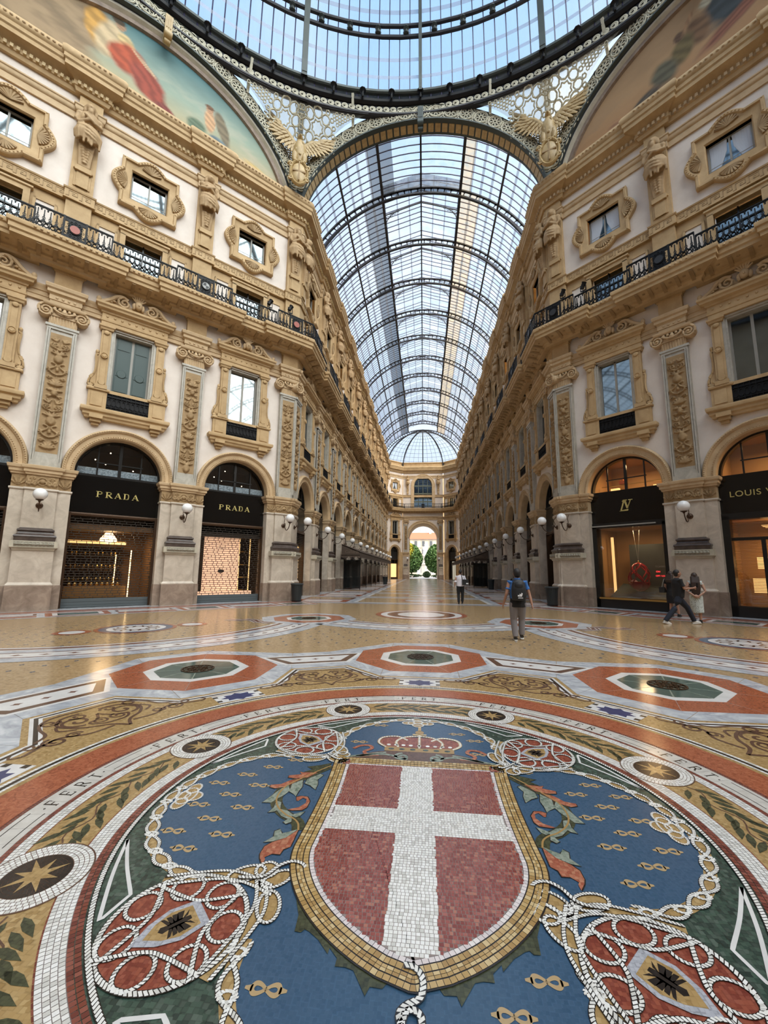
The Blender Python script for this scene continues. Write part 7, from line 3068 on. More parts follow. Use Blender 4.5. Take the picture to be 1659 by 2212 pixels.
for c, nm in ((-5.2, 'with dark shutter, farthest from the arcade'), (0, 'showing a lit chandelier'), (5.2, 'showing a pale pink display wall')):
    B = FR['L'] @ T(c)
    o = thing('shopfront', B, 'black PRADA shopfront ' + nm, 'shopfront')
    put('fanlight_frame', FAN_P[0], o)
    put('fanlight_pane', FAN_P[1], o)
    put('window_film', FAN_P[2], o)
    sg = put('sign_panel', SIGN_ME, o)
    xx = -.78
    for ch in 'PRADA':
        put('letter', SER[ch], sg, T(xx, .54, 4.70) @ Matrix.Diagonal((.25, .5, .26, 1)))
        xx += .335
    put('lintel', LINT_ME, o)
    interior(o, 1.64, 2.6, 'shop_brown' if c == 0 else 'shop_dark', 'shop_floor', 3.3)
    s_ = tag(put('roller_shutter', GR_ME, o), 'closed roller shutter of brick-pattern bars', None, None, 'stuff')
    put('bottom_bar', GB_ME, s_)
    for sx in (-1, 1):
        put('guide_track', GT_ME, s_, T(sx * 1.61))
    m = MB()
    for (x, z) in ((-.9, 6.5), (-.35, 6.9), (-.5, 6.35), (.6, 6.2)):
        m.lathe([(0, 0), (.03, 0)], 8, (x, 1.3, z), axis='y')
    put('ceiling_spot', m.mesh('ceiling_spot', 'spot_white'), o)
    if c == 5.2:
        m = MB()
        m.box(-1.12, .70, 1.35, 1.42, .5, 3.3)
        d = tag(put('display_panel', m.mesh('display_panel', 'lit_panel'), o), 'backlit pale pink display wall')
        m = MB()
        m.box(-1.5, 1.35, 1.0, 1.45, .3, .52)
        put('display_plinth', m.mesh('display_plinth', 'lit_panel'), o)
        m = MB()
        m.ball((-.25, 1.25, 1.55), (.16, .07, .10), 10, 6)
        m.tube([(-.25 + .1 * math.cos(t), 1.25, 1.62 + .12 * math.sin(t)) for t in [PI * j / 6 for j in range(7)]], .012, 4)
        put('handbag', m.mesh('handbag', 'shop_dark'), o)
        m = MB()
        for i in range(4):
            m.box(.85, 1.5, 1.9, 2.3, .5 + .7 * i, .55 + .7 * i)
        put('shelf', m.mesh('shelf', 'brass'), o)
        m = MB()
        m.box(.72, .76, 1.4, 1.44, .4, 3.3)
        m.box(1.28, 1.32, 1.35, 1.4, .4, 3.3)
        put('glowing_brass_post', m.mesh('glowing_brass_post', 'lit_warm'), o)  # posts are no lamps; warm light put into their material as glow
        put('display_text', text_mesh('PRADA', .12, 'text_grey', .003), d, T(-.2, 1.34, 2.72) @ UPR)
    if c == 0:
        m = MB()
        for i in range(6):
            a = i * PI / 3
            m.ball((.0 + .28 * math.cos(a), 2.2 + .28 * math.sin(a), 2.95), .07, 8, 6)
            m.ball((.0 + .16 * math.cos(a), 2.2 + .16 * math.sin(a), 3.15), .06, 8, 6)
        m.lathe([(0, 2.78), (.2, 2.86), (.34, 3.0), (.2, 3.2), (.06, 3.4), (0, 3.45)], 12, (0, 2.2, 0))
        ch_ = thing('chandelier', B @ T(0, 0, 0), 'sparkling crystal chandelier inside the PRADA shop', 'chandelier')
        put('crystal', m.mesh('crystal', 'crystal', 60), ch_)
        m = MB()
        m.tube([(0, 2.2, 3.4), (0, 2.2, 3.9)], .02, 6)
        put('chain', m.mesh('chain', 'brass'), ch_)
        m = MB()
        for i in range(12):
            m.box(-1.5 + .19 * i, -1.46 + .19 * i, 3.1, 3.3, .3, 2.6)
        for z in (.4, 1.0, 1.6, 2.2, 2.62):
            m.box(-1.55, .75, 3.0, 3.35, z, z + .05)
        put('shelf', m.mesh('shelf', 'shop_dark'), o)
        m = MB()
        m.box(.86, .9, 1.5, 1.55, .35, 2.5)
        m.box(.40, .43, 2.6, 2.63, .5, 2.3)
        put('light_strip', m.mesh('light_strip', 'lit_strip'), o)
        m = MB()
        m.box(-1.5, .8, 1.6, 2.2, .35, .85)
        put('counter', m.mesh('counter', 'wood_slat'), o)
        m = MB()
        for i in range(10):
            m.ball((-1.3 + .2 * i, 1.9, .93), (.07, .05, .07), 6, 5)
        for z in (1.07, 1.67, 2.27):
            for i in range(13):
                m.ball((-1.45 + .17 * i, 3.02, z + .06), (.05, .05, .05 + .03 * (i * 7 % 3)), 6, 5)
        put('trinket', m.mesh('trinket', 'brass'), o)
        m = MB()
        m.box(-1.55, .75, 2.4, 2.5, 2.75, 2.9)
        put('cornice_light', m.mesh('cornice_light', 'lit_warm'), o)
shoplight('shop_lamp_chandelier', FR['L'] @ T(.2, 1.6, 3.2), .6, 45, (1, .66, .34))
shoplight('shop_lamp_display', FR['L'] @ T(5.2, 1.2, 3.4), .5, 18, (1, .75, .5))

# LV shop and LOUIS VUITTON door
m = MB()
m.box(-1.66, 1.66, .5, .8, 3.95, 5.66)
LVSIGN = m.mesh('sign_panel', 'black_panel')
m = MB()
for s in (-1, 1):
    m.box(*sorted((s * 1.42, s * 1.66)), .45, .95, 0, 4.0)
m.box(-1.66, 1.66, .45, .95, 3.85, 4.1)
m.box(-1.66, 1.66, .45, .95, 0, .42)
LVFR = m.mesh('shop_frame', 'black_frame')
o = thing('shopfront', FR['R'] @ T(-5.2), 'black LV shopfront with red egg chair in the window', 'shopfront')
put('fanlight_frame', FAN_C[0], o)
put('fanlight_pane', FAN_C[1], o)
sg = put('sign_panel', LVSIGN, o)
put('shop_frame', LVFR, o)
m = MB()
m.box(-1.45, 1.45, .38, .46, .42, .5)
put('brass_sill', m.mesh('brass_sill', 'brass'), o)
m = MB()
m.box(-1.6, 1.2, .40, .48, 3.92, 3.98)
put('blind_box', m.mesh('blind_box', 'frame_grey'), o)
m = MB()
m.box(-1.44, 1.44, .62, .64, .48, 3.88)
put('shop_window', m.mesh('shop_window', 'shop_glass'), o)
m = MB()
rbx = lambda x0, z0, x1, z1, w: m.slab([(x0 - w / 2, z0), (x0 + w / 2, z0), (x1 + w / 2, z1), (x1 - w / 2, z1)], .46, .5)
rbx(-.22, 4.66, -.08, 5.1, .06)
m.slab([(-.30, 4.62), (.08, 4.62), (.10, 4.70), (-.2, 4.66)], .46, .5)
m.slab([(-.16, 5.08), (.02, 5.08), (.02, 5.12), (-.16, 5.12)], .46, .5)
rbx(-.04, 5.14, .06, 4.74, .08)
rbx(.06, 4.74, .22, 5.14, .035)
m.slab([(-.12, 5.12), (.06, 5.12), (.06, 5.16), (-.12, 5.16)], .46, .5)
m.slab([(.12, 5.12), (.3, 5.12), (.3, 5.16), (.12, 5.16)], .46, .5)
put('monogram', m.mesh('monogram', 'sign_gold'), sg)
interior(o, 1.64, 2.4, 'shop_wall', 'shop_floor', 3.9)
m = MB()
m.box(-.62, 1.1, 2.2, 2.26, .9, 3.1)
bd = put('backdrop', m.mesh('backdrop', 'backdrop'), o)
m = MB()
m.add([(-1.0, 2.2, 1.15), (1.3, 2.2, .85), (1.4, 1.0, .5), (-1.2, 1.0, .5)], [(0, 1, 2, 3)])
put('backdrop_slope', m.mesh('backdrop_slope', 'backdrop_slope'), o)
put('display_text', text_mesh('TOMMY', .13, 'text_grey', .003), bd, T(.72, 2.17, 1.95) @ UPR)
put('display_text', text_mesh('ON', .11, 'led_red', .003), bd, T(.6, 2.17, 1.72) @ UPR)
put('display_text', text_mesh('OFF / LO', .10, 'led_red', .003), bd, T(.68, 2.17, 1.52) @ UPR)
m = MB()
for s in (-1, 1):
    m.box(*sorted((s * 1.3 - .05, s * 1.3 + .05)), 1.9, 2.0, .5, 3.5)
put('lit_post', m.mesh('lit_post', 'lit_warm'), o)
eg = thing('egg_chair', FR['R'] @ T(-5.2, 1.5, 0), 'glossy red openwork egg-shaped hanging chair in the LV window', 'chair')
m = MB()
for i in range(10):
    a = i * PI / 5
    pts = []
    for j in range(13):
        b = -PI / 2 + PI * j / 12
        r = .46 * math.cos(b) * (1.0 - .12 * math.sin(b))
        w = a + .35 * math.sin(j * 1.05 + i * 2)
        pts.append((r * math.cos(w), r * math.sin(w), 1.5 + .66 * math.sin(b)))
    if not (4 < i < 8 and False):
        m.tube(pts, .035, 6)
m.lathe([(0, .84), (.2, .88), (.38, 1.02), (.455, 1.25), (.43, 1.26), (.34, 1.06), (.18, .94), (0, .9)], 20)
put('shell', m.mesh('shell', 'egg_red', 60), eg)
put('cushion', MB().ball((.05, -.05, 1.15), (.3, .3, .1), 12, 8).mesh('cushion', 'cushion_red', 180), eg)
put('cushion', MB().ball((-.18, -.2, 1.24), (.16, .12, .12), 12, 8).mesh('cushion', 'cushion_pink', 180), eg)
m = MB()
m.lathe([(0, 2.14), (.03, 2.15), (.05, 2.2), (.03, 2.26), (0, 2.28)], 8)
put('finial', m.mesh('finial', 'brass', 40), eg)
m = MB()
m.tube([(0, 0, 2.26), (-.15, 0, 3.9)], .008, 4)
m.tube([(0, 0, 2.26), (.15, 0, 3.9)], .008, 4)
put('cord', m.mesh('cord', 'frame_grey'), eg)
shoplight('shop_lamp_lv', FR['R'] @ T(-5.2, 1.4, 3.75), .5, 32, (1, .66, .34))
shoplight('shop_lamp_lv_upper', FR['R'] @ T(-5.2, 1.6, 7.0), .6, 60, (1, .62, .28))
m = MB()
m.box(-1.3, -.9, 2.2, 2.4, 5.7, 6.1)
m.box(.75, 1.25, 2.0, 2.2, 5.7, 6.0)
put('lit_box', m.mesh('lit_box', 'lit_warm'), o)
m = MB()
m.box(-1.5, 1.5, 1.6, 1.64, 6.1, 6.14)
put('shelf', m.mesh('shelf', 'brass'), o)
m = MB()
m.box(-.62, -.36, 1.5, 1.62, 6.15, 6.32)
m.tube([(-.49 + .08 * math.cos(t), 1.56, 6.32 + .1 * math.sin(t)) for t in [PI * j / 6 for j in range(7)]], .014, 4)
plain('bag_orange', (.55, .13, .06), .5)
put('handbag', m.mesh('handbag', 'bag_orange'), o)

for c in (0, 5.2):
    o = thing('shopfront', FR['R'] @ T(c), 'black LOUIS VUITTON shopfront with lit slatted ' + ('door' if c == 0 else 'window farthest from the arcade'), 'shopfront')
    put('fanlight_frame', FAN_C[0], o)
    put('fanlight_pane', FAN_C[1], o)
    sg = put('sign_panel', LVSIGN, o)
    put('shop_frame', LVFR, o)
    put('letters', text_mesh('LOUIS VUITTON', .33, 'sign_gold', .012, 1.12), sg, T(0, .48, 4.76) @ UPR)
    interior(o, 1.64, 2.2, 'shop_wall', 'shop_floor', 3.9)
    m = MB()
    m.box(-1.42, 1.42, .6, .72, 3.0, 3.12)
    m.box(-.55, -.42, .6, .72, 0, 3.0)
    m.box(.55, .68, .6, .72, 0, 3.0)
    put('door_frame', m.mesh('door_frame', 'black_frame'), o)
    m = MB()
    for j in range(60):
        z = .3 + j * .058
        m.box(-1.42, 1.42, .82, .86, z, z + .022)
    tag(put('slat_blind', m.mesh('slat_blind', 'wood_slat'), o), 'wooden slat blind', None, None, 'stuff')
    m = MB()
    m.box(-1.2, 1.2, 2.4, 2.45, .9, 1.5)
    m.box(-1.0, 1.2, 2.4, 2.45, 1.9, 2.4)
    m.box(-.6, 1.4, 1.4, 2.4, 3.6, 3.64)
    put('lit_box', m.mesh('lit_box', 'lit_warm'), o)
    m = MB()
    m.box(-1.42, 1.42, .74, .75, .3, 3.9)
    put('shop_window', m.mesh('shop_window', 'shop_glass'), o)
    if c == 0:
        shoplight('shop_lamp_lv_door', FR['R'] @ T(c, 1.7, 3.5), .8, 60, (1, .62, .28))
        shoplight('shop_lamp_lv_door_upper', FR['R'] @ T(c, 1.6, 7.0), .6, 50, (1, .62, .28))

# generic shopfronts of the arm
RA = (PA - 1.88) / 2
FAN_A = fanlight(RA, False, 'dark_glass')
m = MB()
m.box(-RA, RA, .6, .8, 4.05, 5.6)
A_SIGN = m.mesh('sign_panel', 'black_frame')
gm_ = grille(RA - .06, .3, 4.0)
A_GR = gm_.mesh('bar_grid', 'shutter_steel')
m = MB()
m.box(-RA, RA, .9, .95, 0, 4.05)
A_DK = m.mesh('shop_window', 'dark_glass')
m = MB()
m.box(-RA, -RA + .1, .55, .9, 0, 4.05)
m.box(RA - .1, RA, .55, .9, 0, 4.05)
m.box(-RA, RA, .55, .75, 3.98, 4.12)
m.box(-RA, RA, .55, .9, 0, .28)
A_FR = m.mesh('shop_frame', 'bronze')
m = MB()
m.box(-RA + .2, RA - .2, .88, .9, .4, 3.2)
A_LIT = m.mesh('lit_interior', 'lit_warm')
for k in ('AL', 'AR', 'EL', 'ER'):
    for i, c in enumerate(WALLS[k][6]):
        nb = i if k != 'AR' else len(WALLS[k][6]) - 1 - i
        sc = 1 if k in ('AL', 'AR') else (4.186 - 1.88) / (PA - 1.88)
        wh = WHERE[k] + (', ' + ORD[nb] + ' bay' if k in ('AL', 'AR') else '')
        o = thing('shopfront', FR[k] @ T(c) @ Matrix.Diagonal((sc, 1, 1, 1)), 'dark arched shopfront ' + wh, 'shopfront', 'dark shopfronts of the arcade')
        put('fanlight_frame', FAN_A[0], o)
        put('fanlight_pane', FAN_A[1], o)
        put('sign_panel', A_SIGN, o)
        put('shop_window', A_DK, o)
        put('shop_frame', A_FR, o)
        if k == 'AL' and nb < 3 or k == 'AR' and nb in (3, 5):
            tag(put('bar_grid', A_GR, o), kind='stuff')
        if k == 'AL' and nb == 0 or k == 'EL':
            put('lit_interior', A_LIT, o, T(0, -.02, 0))

# ---------------------------------------------------------------- awnings of the cafes
plain('awning', (.075, .050, .034), .8)
plain('awning_text', (.14, .10, .07), .8)


def awning(s, y0, y1, label, txt):
    o = thing('awning', T(0, 0, 0), label, 'awning')
    m = MB()
    x0, x1 = s * 7.0, s * 5.4
    m.add([(x0, y0, 3.95), (x1, y0, 3.3), (x1, y1, 3.3), (x0, y1, 3.95), (x0, y0, 3.85), (x1, y0, 3.2), (x1, y1, 3.2), (x0, y1, 3.85)], [(0, 1, 2, 3), (4, 7, 6, 5), (0, 4, 5, 1), (3, 2, 6, 7), (1, 5, 6, 2)])
    m.add([(x0, y0, 3.9), (x1, y0, 3.3), (x1, y0, 2.95), (x0, y0, 2.95)], [(0, 1, 2, 3)])
    put('canopy', m.mesh('canopy', 'awning'), o)
    m = MB()
    n = int((y1 - y0) / .35)
    for i in range(n):
        ya, yb = y0 + (y1 - y0) * i / n, y0 + (y1 - y0) * (i + 1) / n
        m.add([(x1, ya, 3.25), (x1, yb, 3.25), (x1, yb, 2.85), (x1, (ya + yb) / 2, 2.7), (x1, ya, 2.85)], [(0, 1, 2, 3, 4)])
    for i in range(5):
        xa, xb = x0 + (x1 - x0) * i / 5, x0 + (x1 - x0) * (i + 1) / 5
        m.add([(xa, y0, 3.0), (xb, y0, 3.0), (xb, y0, 2.85), ((xa + xb) / 2, y0, 2.72), (xa, y0, 2.85)], [(0, 1, 2, 3, 4)])
    put('valance', m.mesh('valance', 'awning'), o)
    pm_ = MB().tube([(x1 + s * .1, 0, 0), (x1 + s * .1, 0, 3.2)], .03, 6).mesh('support_pole', 'iron_black')
    for y in [y0 + 1.0 + i * (y1 - y0 - 2) / 8 for i in range(9)]:
        put('support_pole', pm_, o, T(0, y, 0))
    put('awning_lettering', text_mesh(txt, .55, 'awning_text', .004), o, T((x0 + x1) / 2 - s * .1, y0 - .02, 3.15) @ UPR @ Matrix.Scale(.7, 4))


awning(-1, 32, 66, 'long brown scalloped cafe awning along the PRADA-side arcade', 'Galleria')
awning(1, 41.5, 76, 'long brown scalloped cafe awning along the LV-side arcade', 'al Galleria')
# dark wind screen at the near end of the left awning
for s, y in ((-1, 33.5), (1, 43)):
    o = thing('cafe_screen', T(s * 6.3, y, 0), 'dark glazed cafe wind screen under the brown awning, ' + ('PRADA side' if s < 0 else 'LV side'), 'screen')
    m = MB()
    m.box(-.7, .7, -.04, .04, .1, 2.6)
    put('panel', m.mesh('panel', 'dark_glass'), o)
    m = MB()
    for x in (-.72, .72):
        m.box(x - .04, x + .04, -.06, .06, 0, 2.7)
    put('frame', m.mesh('frame', 'black_frame'), o)
o = thing('standing_banner', T(6.0, 78.5, 0), 'pale tall standing banner at the far end of the arcade', 'banner')
plain('banner', (.75, .70, .55), .6, 0, .3, (1, .9, .7), .35)  # brightness put into the banner as glow; it is no lamp
m = MB()
m.box(-.32, .32, -.03, .03, .1, 3.6)
put('panel', m.mesh('panel', 'banner'), o)
m = MB()
m.box(-.4, .4, -.15, .15, 0, .1)
put('foot', m.mesh('foot', 'iron_black'), o)

# ---------------------------------------------------------------- litter bins
plain('bin_iron', (.030, .034, .034), .5, .3)


def litter_bin(x, y, label, sc=1.0):
    o = thing('litter_bin', T(x, y, 0), label, 'bin', 'slatted iron litter bins')
    m = MB()
    n = 22
    for i in range(n):
        a = 2 * PI * i / n
        r0, r1 = .24, .31
        w = .034
        c, s = math.cos(a), math.sin(a)
        m.add([(r0 * c - w * s, r0 * s + w * c, .06), (r0 * c + w * s, r0 * s - w * c, .06), (r1 * c + w * s, r1 * s - w * c, .9), (r1 * c - w * s, r1 * s + w * c, .9)], [(0, 1, 2, 3)])
    tag(put('slats', m.mesh('slats', 'bin_iron'), o), kind='stuff')
    m = MB()
    m.lathe([(.29, .86), (.33, .87), (.34, .92), (.31, .95), (.27, .93)], 22)
    put('rim', m.mesh('rim', 'bin_iron', 40), o)
    m = MB()
    m.lathe([(0, .0), (.25, .0), (.26, .06), (.23, .08), (0, .08)], 22)
    m.lathe([(.22, .08), (.28, .88)], 16)
    put('liner', m.mesh('liner', 'iron_black', 40), o)


litter_bin(-6.62, 18.35, 'dark slatted litter bin against the corner pier by the PRADA shop')
litter_bin(6.55, 18.5, 'dark slatted litter bin against the corner pier by the LV shop')
litter_bin(6.55, 37.5, 'dark slatted litter bin beside the arcade piers past the man in blue')
litter_bin(-4.7, 48.5, 'dark slatted litter bin beside the PRADA-side awning')

# ---------------------------------------------------------------- outside beyond the far exit
stone('pavement', (.42, .42, .43), (.52, .51, .51), .8, .7, .05)
m = MB()
m.quad((-80, 90.5, -.01), (80, 90.5, -.01), (80, 230, -.01), (-80, 230, -.01))
tag(put('floor_square', m.mesh('floor_square', 'pavement')), 'sunlit paved square outside the far exit', None, None, 'structure')
plain('roof_red', (.40, .13, .07), .8)
stone('facade', (.62, .50, .36), (.70, .58, .44), .4, .8, .05)
b = thing('town_building', T(0, 0, 0), 'pale palace with red roof across the sunlit square', 'building')
m = MB()
m.box(-32, 32, 172, 186, 0, 15.2)
put('wall', m.mesh('wall', 'facade'), b)
m = MB()
m.add([(-33, 171.2, 15.2), (33, 171.2, 15.2), (33, 187, 15.2), (-33, 187, 15.2), (-28, 179, 18.6), (28, 179, 18.6)], [(0, 1, 5, 4), (1, 2, 5), (2, 3, 4, 5), (3, 0, 4)])
rf = put('roof', m.mesh('roof', 'roof_red'), b)
for x, y in ((-6, 177), (-2, 180), (3, 178), (8, 177)):
    put('chimney', MB().box(x - .5, x + .5, y - .4, y + .4, 16.5, 19.2).mesh('chimney', 'facade'), rf)
m = MB()
m.tube([(-1.5, 180, 18), (-1.5, 180, 24)], .09, 5)
m.tube([(1.2, 180, 18), (1.2, 180, 25.5)], .07, 5)
put('mast', m.mesh('mast', 'frame_grey'), b)
plain('pane_far', (.10, .11, .12), .2)
wfr = MB().box(-.85, .85, 171.75, 172.05, -.2, 2.5).mesh('window', 'grey_marble')
wpn = MB().box(-.55, .55, 171.65, 171.8, 0, 2.2).mesh('pane', 'pane_far')
for j, z in enumerate((1.2, 5.2, 9.0, 12.2)):
    for i in range(15):
        x = -22.4 + 3.2 * i
        f = put('window', wfr, b, T(x, 0, z))
        put('pane', wpn, f)
m = MB()
for z in (4.3, 8.2, 11.6, 14.9):
    m.box(-32.2, 32.2, 171.6, 172, z, z + .35)
put('string_course', m.mesh('string_course', 'grey_marble'), b)

plain('bark', (.09, .065, .045), .9)


def leafmat(name, cols):
    m, nt, b, L = nmat(name)
    g = nt.nodes.new('ShaderNodeNewGeometry')
    r = nt.nodes.new('ShaderNodeValToRGB')
    e = r.color_ramp.elements
    while len(e) < len(cols):
        e.new(.5)
    for i, c in enumerate(cols):
        e[i].position = i / (len(cols) - 1)
    for i, c in enumerate(cols):
        e[i].color = (*c, 1)
    L(g.outputs['Random Per Island'], r.inputs[0])
    L(r.outputs[0], b.inputs['Base Color'])
    b.inputs['Roughness'].default_value = .6
    MATS[name] = m


leafmat('leaf_tree', [(.05, .12, .03), (.09, .19, .05), (.15, .27, .08)])
leafmat('leaf_yellow', [(.42, .38, .03), (.60, .50, .05), (.16, .26, .05)])
leafmat('leaf_hedge', [(.02, .05, .015), (.04, .085, .025)])


def crown(n, c, r, mat, seed, sz=.32):
    rnd = random.Random(seed)
    m = MB()
    for _ in range(n):
        while True:
            p = Vector((rnd.uniform(-1, 1), rnd.uniform(-1, 1), rnd.uniform(-1, 1)))
            if .45 < p.length < 1:
                break
        q = Vector((c[0] + p.x * r[0] * (1 - .25 * max(0, p.z)), c[1] + p.y * r[1], c[2] + p.z * r[2]))
        u = Vector((rnd.uniform(-1, 1), rnd.uniform(-1, 1), rnd.uniform(-1, 1))).normalized() * sz
        v = u.cross(Vector((rnd.uniform(-1, 1), rnd.uniform(-1, 1), rnd.uniform(-1, 1)))).normalized() * sz * .6
        m.add([tuple(q - u), tuple(q + v), tuple(q + u), tuple(q - v)], [(0, 1, 2, 3)])
    return m


for x, y, lab, sd in ((-3.3, 112, 'leafy green and yellow tree outside the far exit', 1), (3.5, 112, 'leafy dark green tree outside the far exit', 2)):
    o = thing('street_tree', T(x, y, 0), lab, 'tree')
    tag(put('foliage', crown(6000, (0, 0, 5.2), (3.2, 3.0, 4.0), 'leaf_tree', sd).mesh('foliage', 'leaf_tree'), o), kind='stuff')
    if x < 0:
        tag(put('foliage', crown(2200, (-.9, -1.2, 6.6), (2.0, 2.0, 3.2), 'leaf_yellow', sd + 5).mesh('foliage', 'leaf_yellow'), o), 'yellow foliage', None, None, 'stuff')
    m = MB()
    m.tube([(0, 0, 0), (.1, 0, 1.6), (0, .1, 4)], [.25, .2, .12], 8)
    for a in range(5):
        m.tube([(0, 0, 2.2), (1.4 * math.cos(a * 1.26), 1.4 * math.sin(a * 1.26), 4.4)], [.1, .04], 6)
    put('trunk', m.mesh('trunk', 'bark'), o)
o = thing('monument', T(.6, 128, 0), 'white marble statue on a stepped pedestal in the square', 'monument')
m = MB()
m.lathe([(0, 0), (3.4, 0), (3.4, .5), (2.6, .5), (2.6, 1.2), (1.6, 1.2), (1.6, 3.6), (1.9, 3.8), (1.9, 4.1), (1.0, 4.2), (1.0, 6.2), (1.3, 6.4), (0, 6.5)], 8)
put('pedestal', m.mesh('pedestal', 'marble_fert'), o)
m = MB()
m.tube([(0, 0, 6.4), (0, 0, 7.6), (0, 0, 8.8), (0, 0, 9.5)], [.8, .75, .7, .35], 12)
m.ball((0, 0, 9.95), (.32, .34, .42), 10, 8)
m.tube([(-.6, 0, 9.2), (-.7, -.4, 8.5), (0, -.7, 8.4)], [.22, .2, .14], 8)
m.tube([(.6, 0, 9.2), (.7, -.4, 8.5), (0, -.7, 8.4)], [.22, .2, .14], 8)
put('figure', blob(m, 'figure', 'marble_white', .12, 2), o)
for s in (-1, 1):
    m = MB()
    m.tube([(s * 2.2, -1.5, .8), (s * 2.2, -1.5, 2.2), (s * 2.2, -1.5, 3.2)], [.45, .4, .25], 10)
    m.ball((s * 2.2, -1.5, 3.6), (.2, .2, .26), 8, 6)
    put('attendant_figure', blob(m, 'attendant_figure', 'marble_white', .1, 2), o)
for x, y, w in ((-4.2, 104, 3.4), (4.8, 104, 3.0)):
    o = thing('stone_bench', T(x, y, 0), 'white stone bench in the square, ' + ('under the yellowing tree' if x < 0 else 'under the dark green tree'), 'bench', 'stone benches')
    put('seat', MB().box(-w / 2, w / 2, -.3, .3, .4, .55).mesh('seat', 'marble_fert'), o)
    for s in (-1, 1):
        put('leg', MB().box(s * w * .4 - .2, s * w * .4 + .2, -.25, .25, 0, .4).mesh('leg', 'marble_fert'), o)
for x, y, rx, h, lab in ((.9, 107, 1.1, .85, 'round clipped dark bush at the foot of the monument'), (-4.5, 110, 4.5, .5, 'low clipped hedge under the yellowing tree'), (6.0, 110, 4.2, .5, 'low clipped hedge under the dark green tree')):
    o = tag(put('clipped_bush', crown(1800, (0, 0, h), (rx, 1.0, h), 'leaf_hedge', 9, .16).mesh('clipped_bush', 'leaf_hedge'), None, T(x, y, 0)), lab, 'bush')
# ---------------------------------------------------------------- people
plain('skin', (.46, .26, .18), .55)
plain('skin_tan', (.36, .19, .125), .55)
plain('hair_dark', (.012, .009, .008), .6)
plain('hair_brown', (.035, .018, .012), .5)
plain('cloth_blue', (.035, .13, .36), .8)
plain('cloth_black', (.008, .008, .009), .8)
plain('cloth_navy', (.012, .016, .030), .8)
plain('cloth_grey', (.20, .185, .19), .85)
plain('cloth_white', (.72, .69, .74), .8)
plain('shoe_black', (.012, .011, .011), .4)
plain('shoe_white', (.70, .69, .66), .6)
plain('bag_black', (.010, .010, .011), .6)
plain('print_white', (.85, .85, .85), .6)
plain('jean_blue', (.05, .08, .15), .8)
m_, nt_, b_, L_ = nmat('floral')
v_ = nt_.nodes.new('ShaderNodeTexVoronoi')
v_.inputs['Scale'].default_value = 26
g_ = nt_.nodes.new('ShaderNodeNewGeometry')
L_(g_.outputs['Position'], v_.inputs['Vector'])
r_ = nt_.nodes.new('ShaderNodeValToRGB')
r_.color_ramp.elements[0].position, r_.color_ramp.elements[0].color = .20, (.06, .075, .075, 1)
r_.color_ramp.elements[1].position, r_.color_ramp.elements[1].color = .34, (.62, .68, .66, 1)
L_(v_.outputs['Distance'], r_.inputs[0])
L_(r_.outputs[0], b_.inputs['Base Color'])
b_.inputs['Roughness'].default_value = .8
MATS['floral'] = m_


def hand(m, w, d, n, side, curl=.5):
    """palm and five fingers from wrist w along d; n = back of hand direction"""
    w, d, n = Vector(w), Vector(d).normalized(), Vector(n).normalized()
    s = d.cross(n).normalized() * side
    n = -n
    pc = w + d * .05
    m.tube([tuple(w), tuple(w + d * .045), tuple(w + d * .09)], [.024, .036, .036], 8, flat=.5, upv=tuple(n))
    for i, ln in enumerate((.070, .080, .074, .058)):
        b = w + d * .085 + s * (.027 - .018 * i)
        k = b + (d * math.cos(curl * .6) + n * math.sin(curl * .6)) * ln * .5
        e = k + (d * math.cos(curl * 1.6) + n * math.sin(curl * 1.6)) * ln * .5
        m.tube([tuple(b), tuple(k), tuple(e)], [.0105, .0100, .0085], 6)
    t0 = w + d * .03 + s * .03
    t1 = t0 + (d * .6 + s * .7 + n * .2).normalized() * .04
    t2 = t1 + (d * .9 + s * .2 + n * .3).normalized() * .032
    m.tube([tuple(t0), tuple(t1), tuple(t2)], [.015, .012, .010], 6)


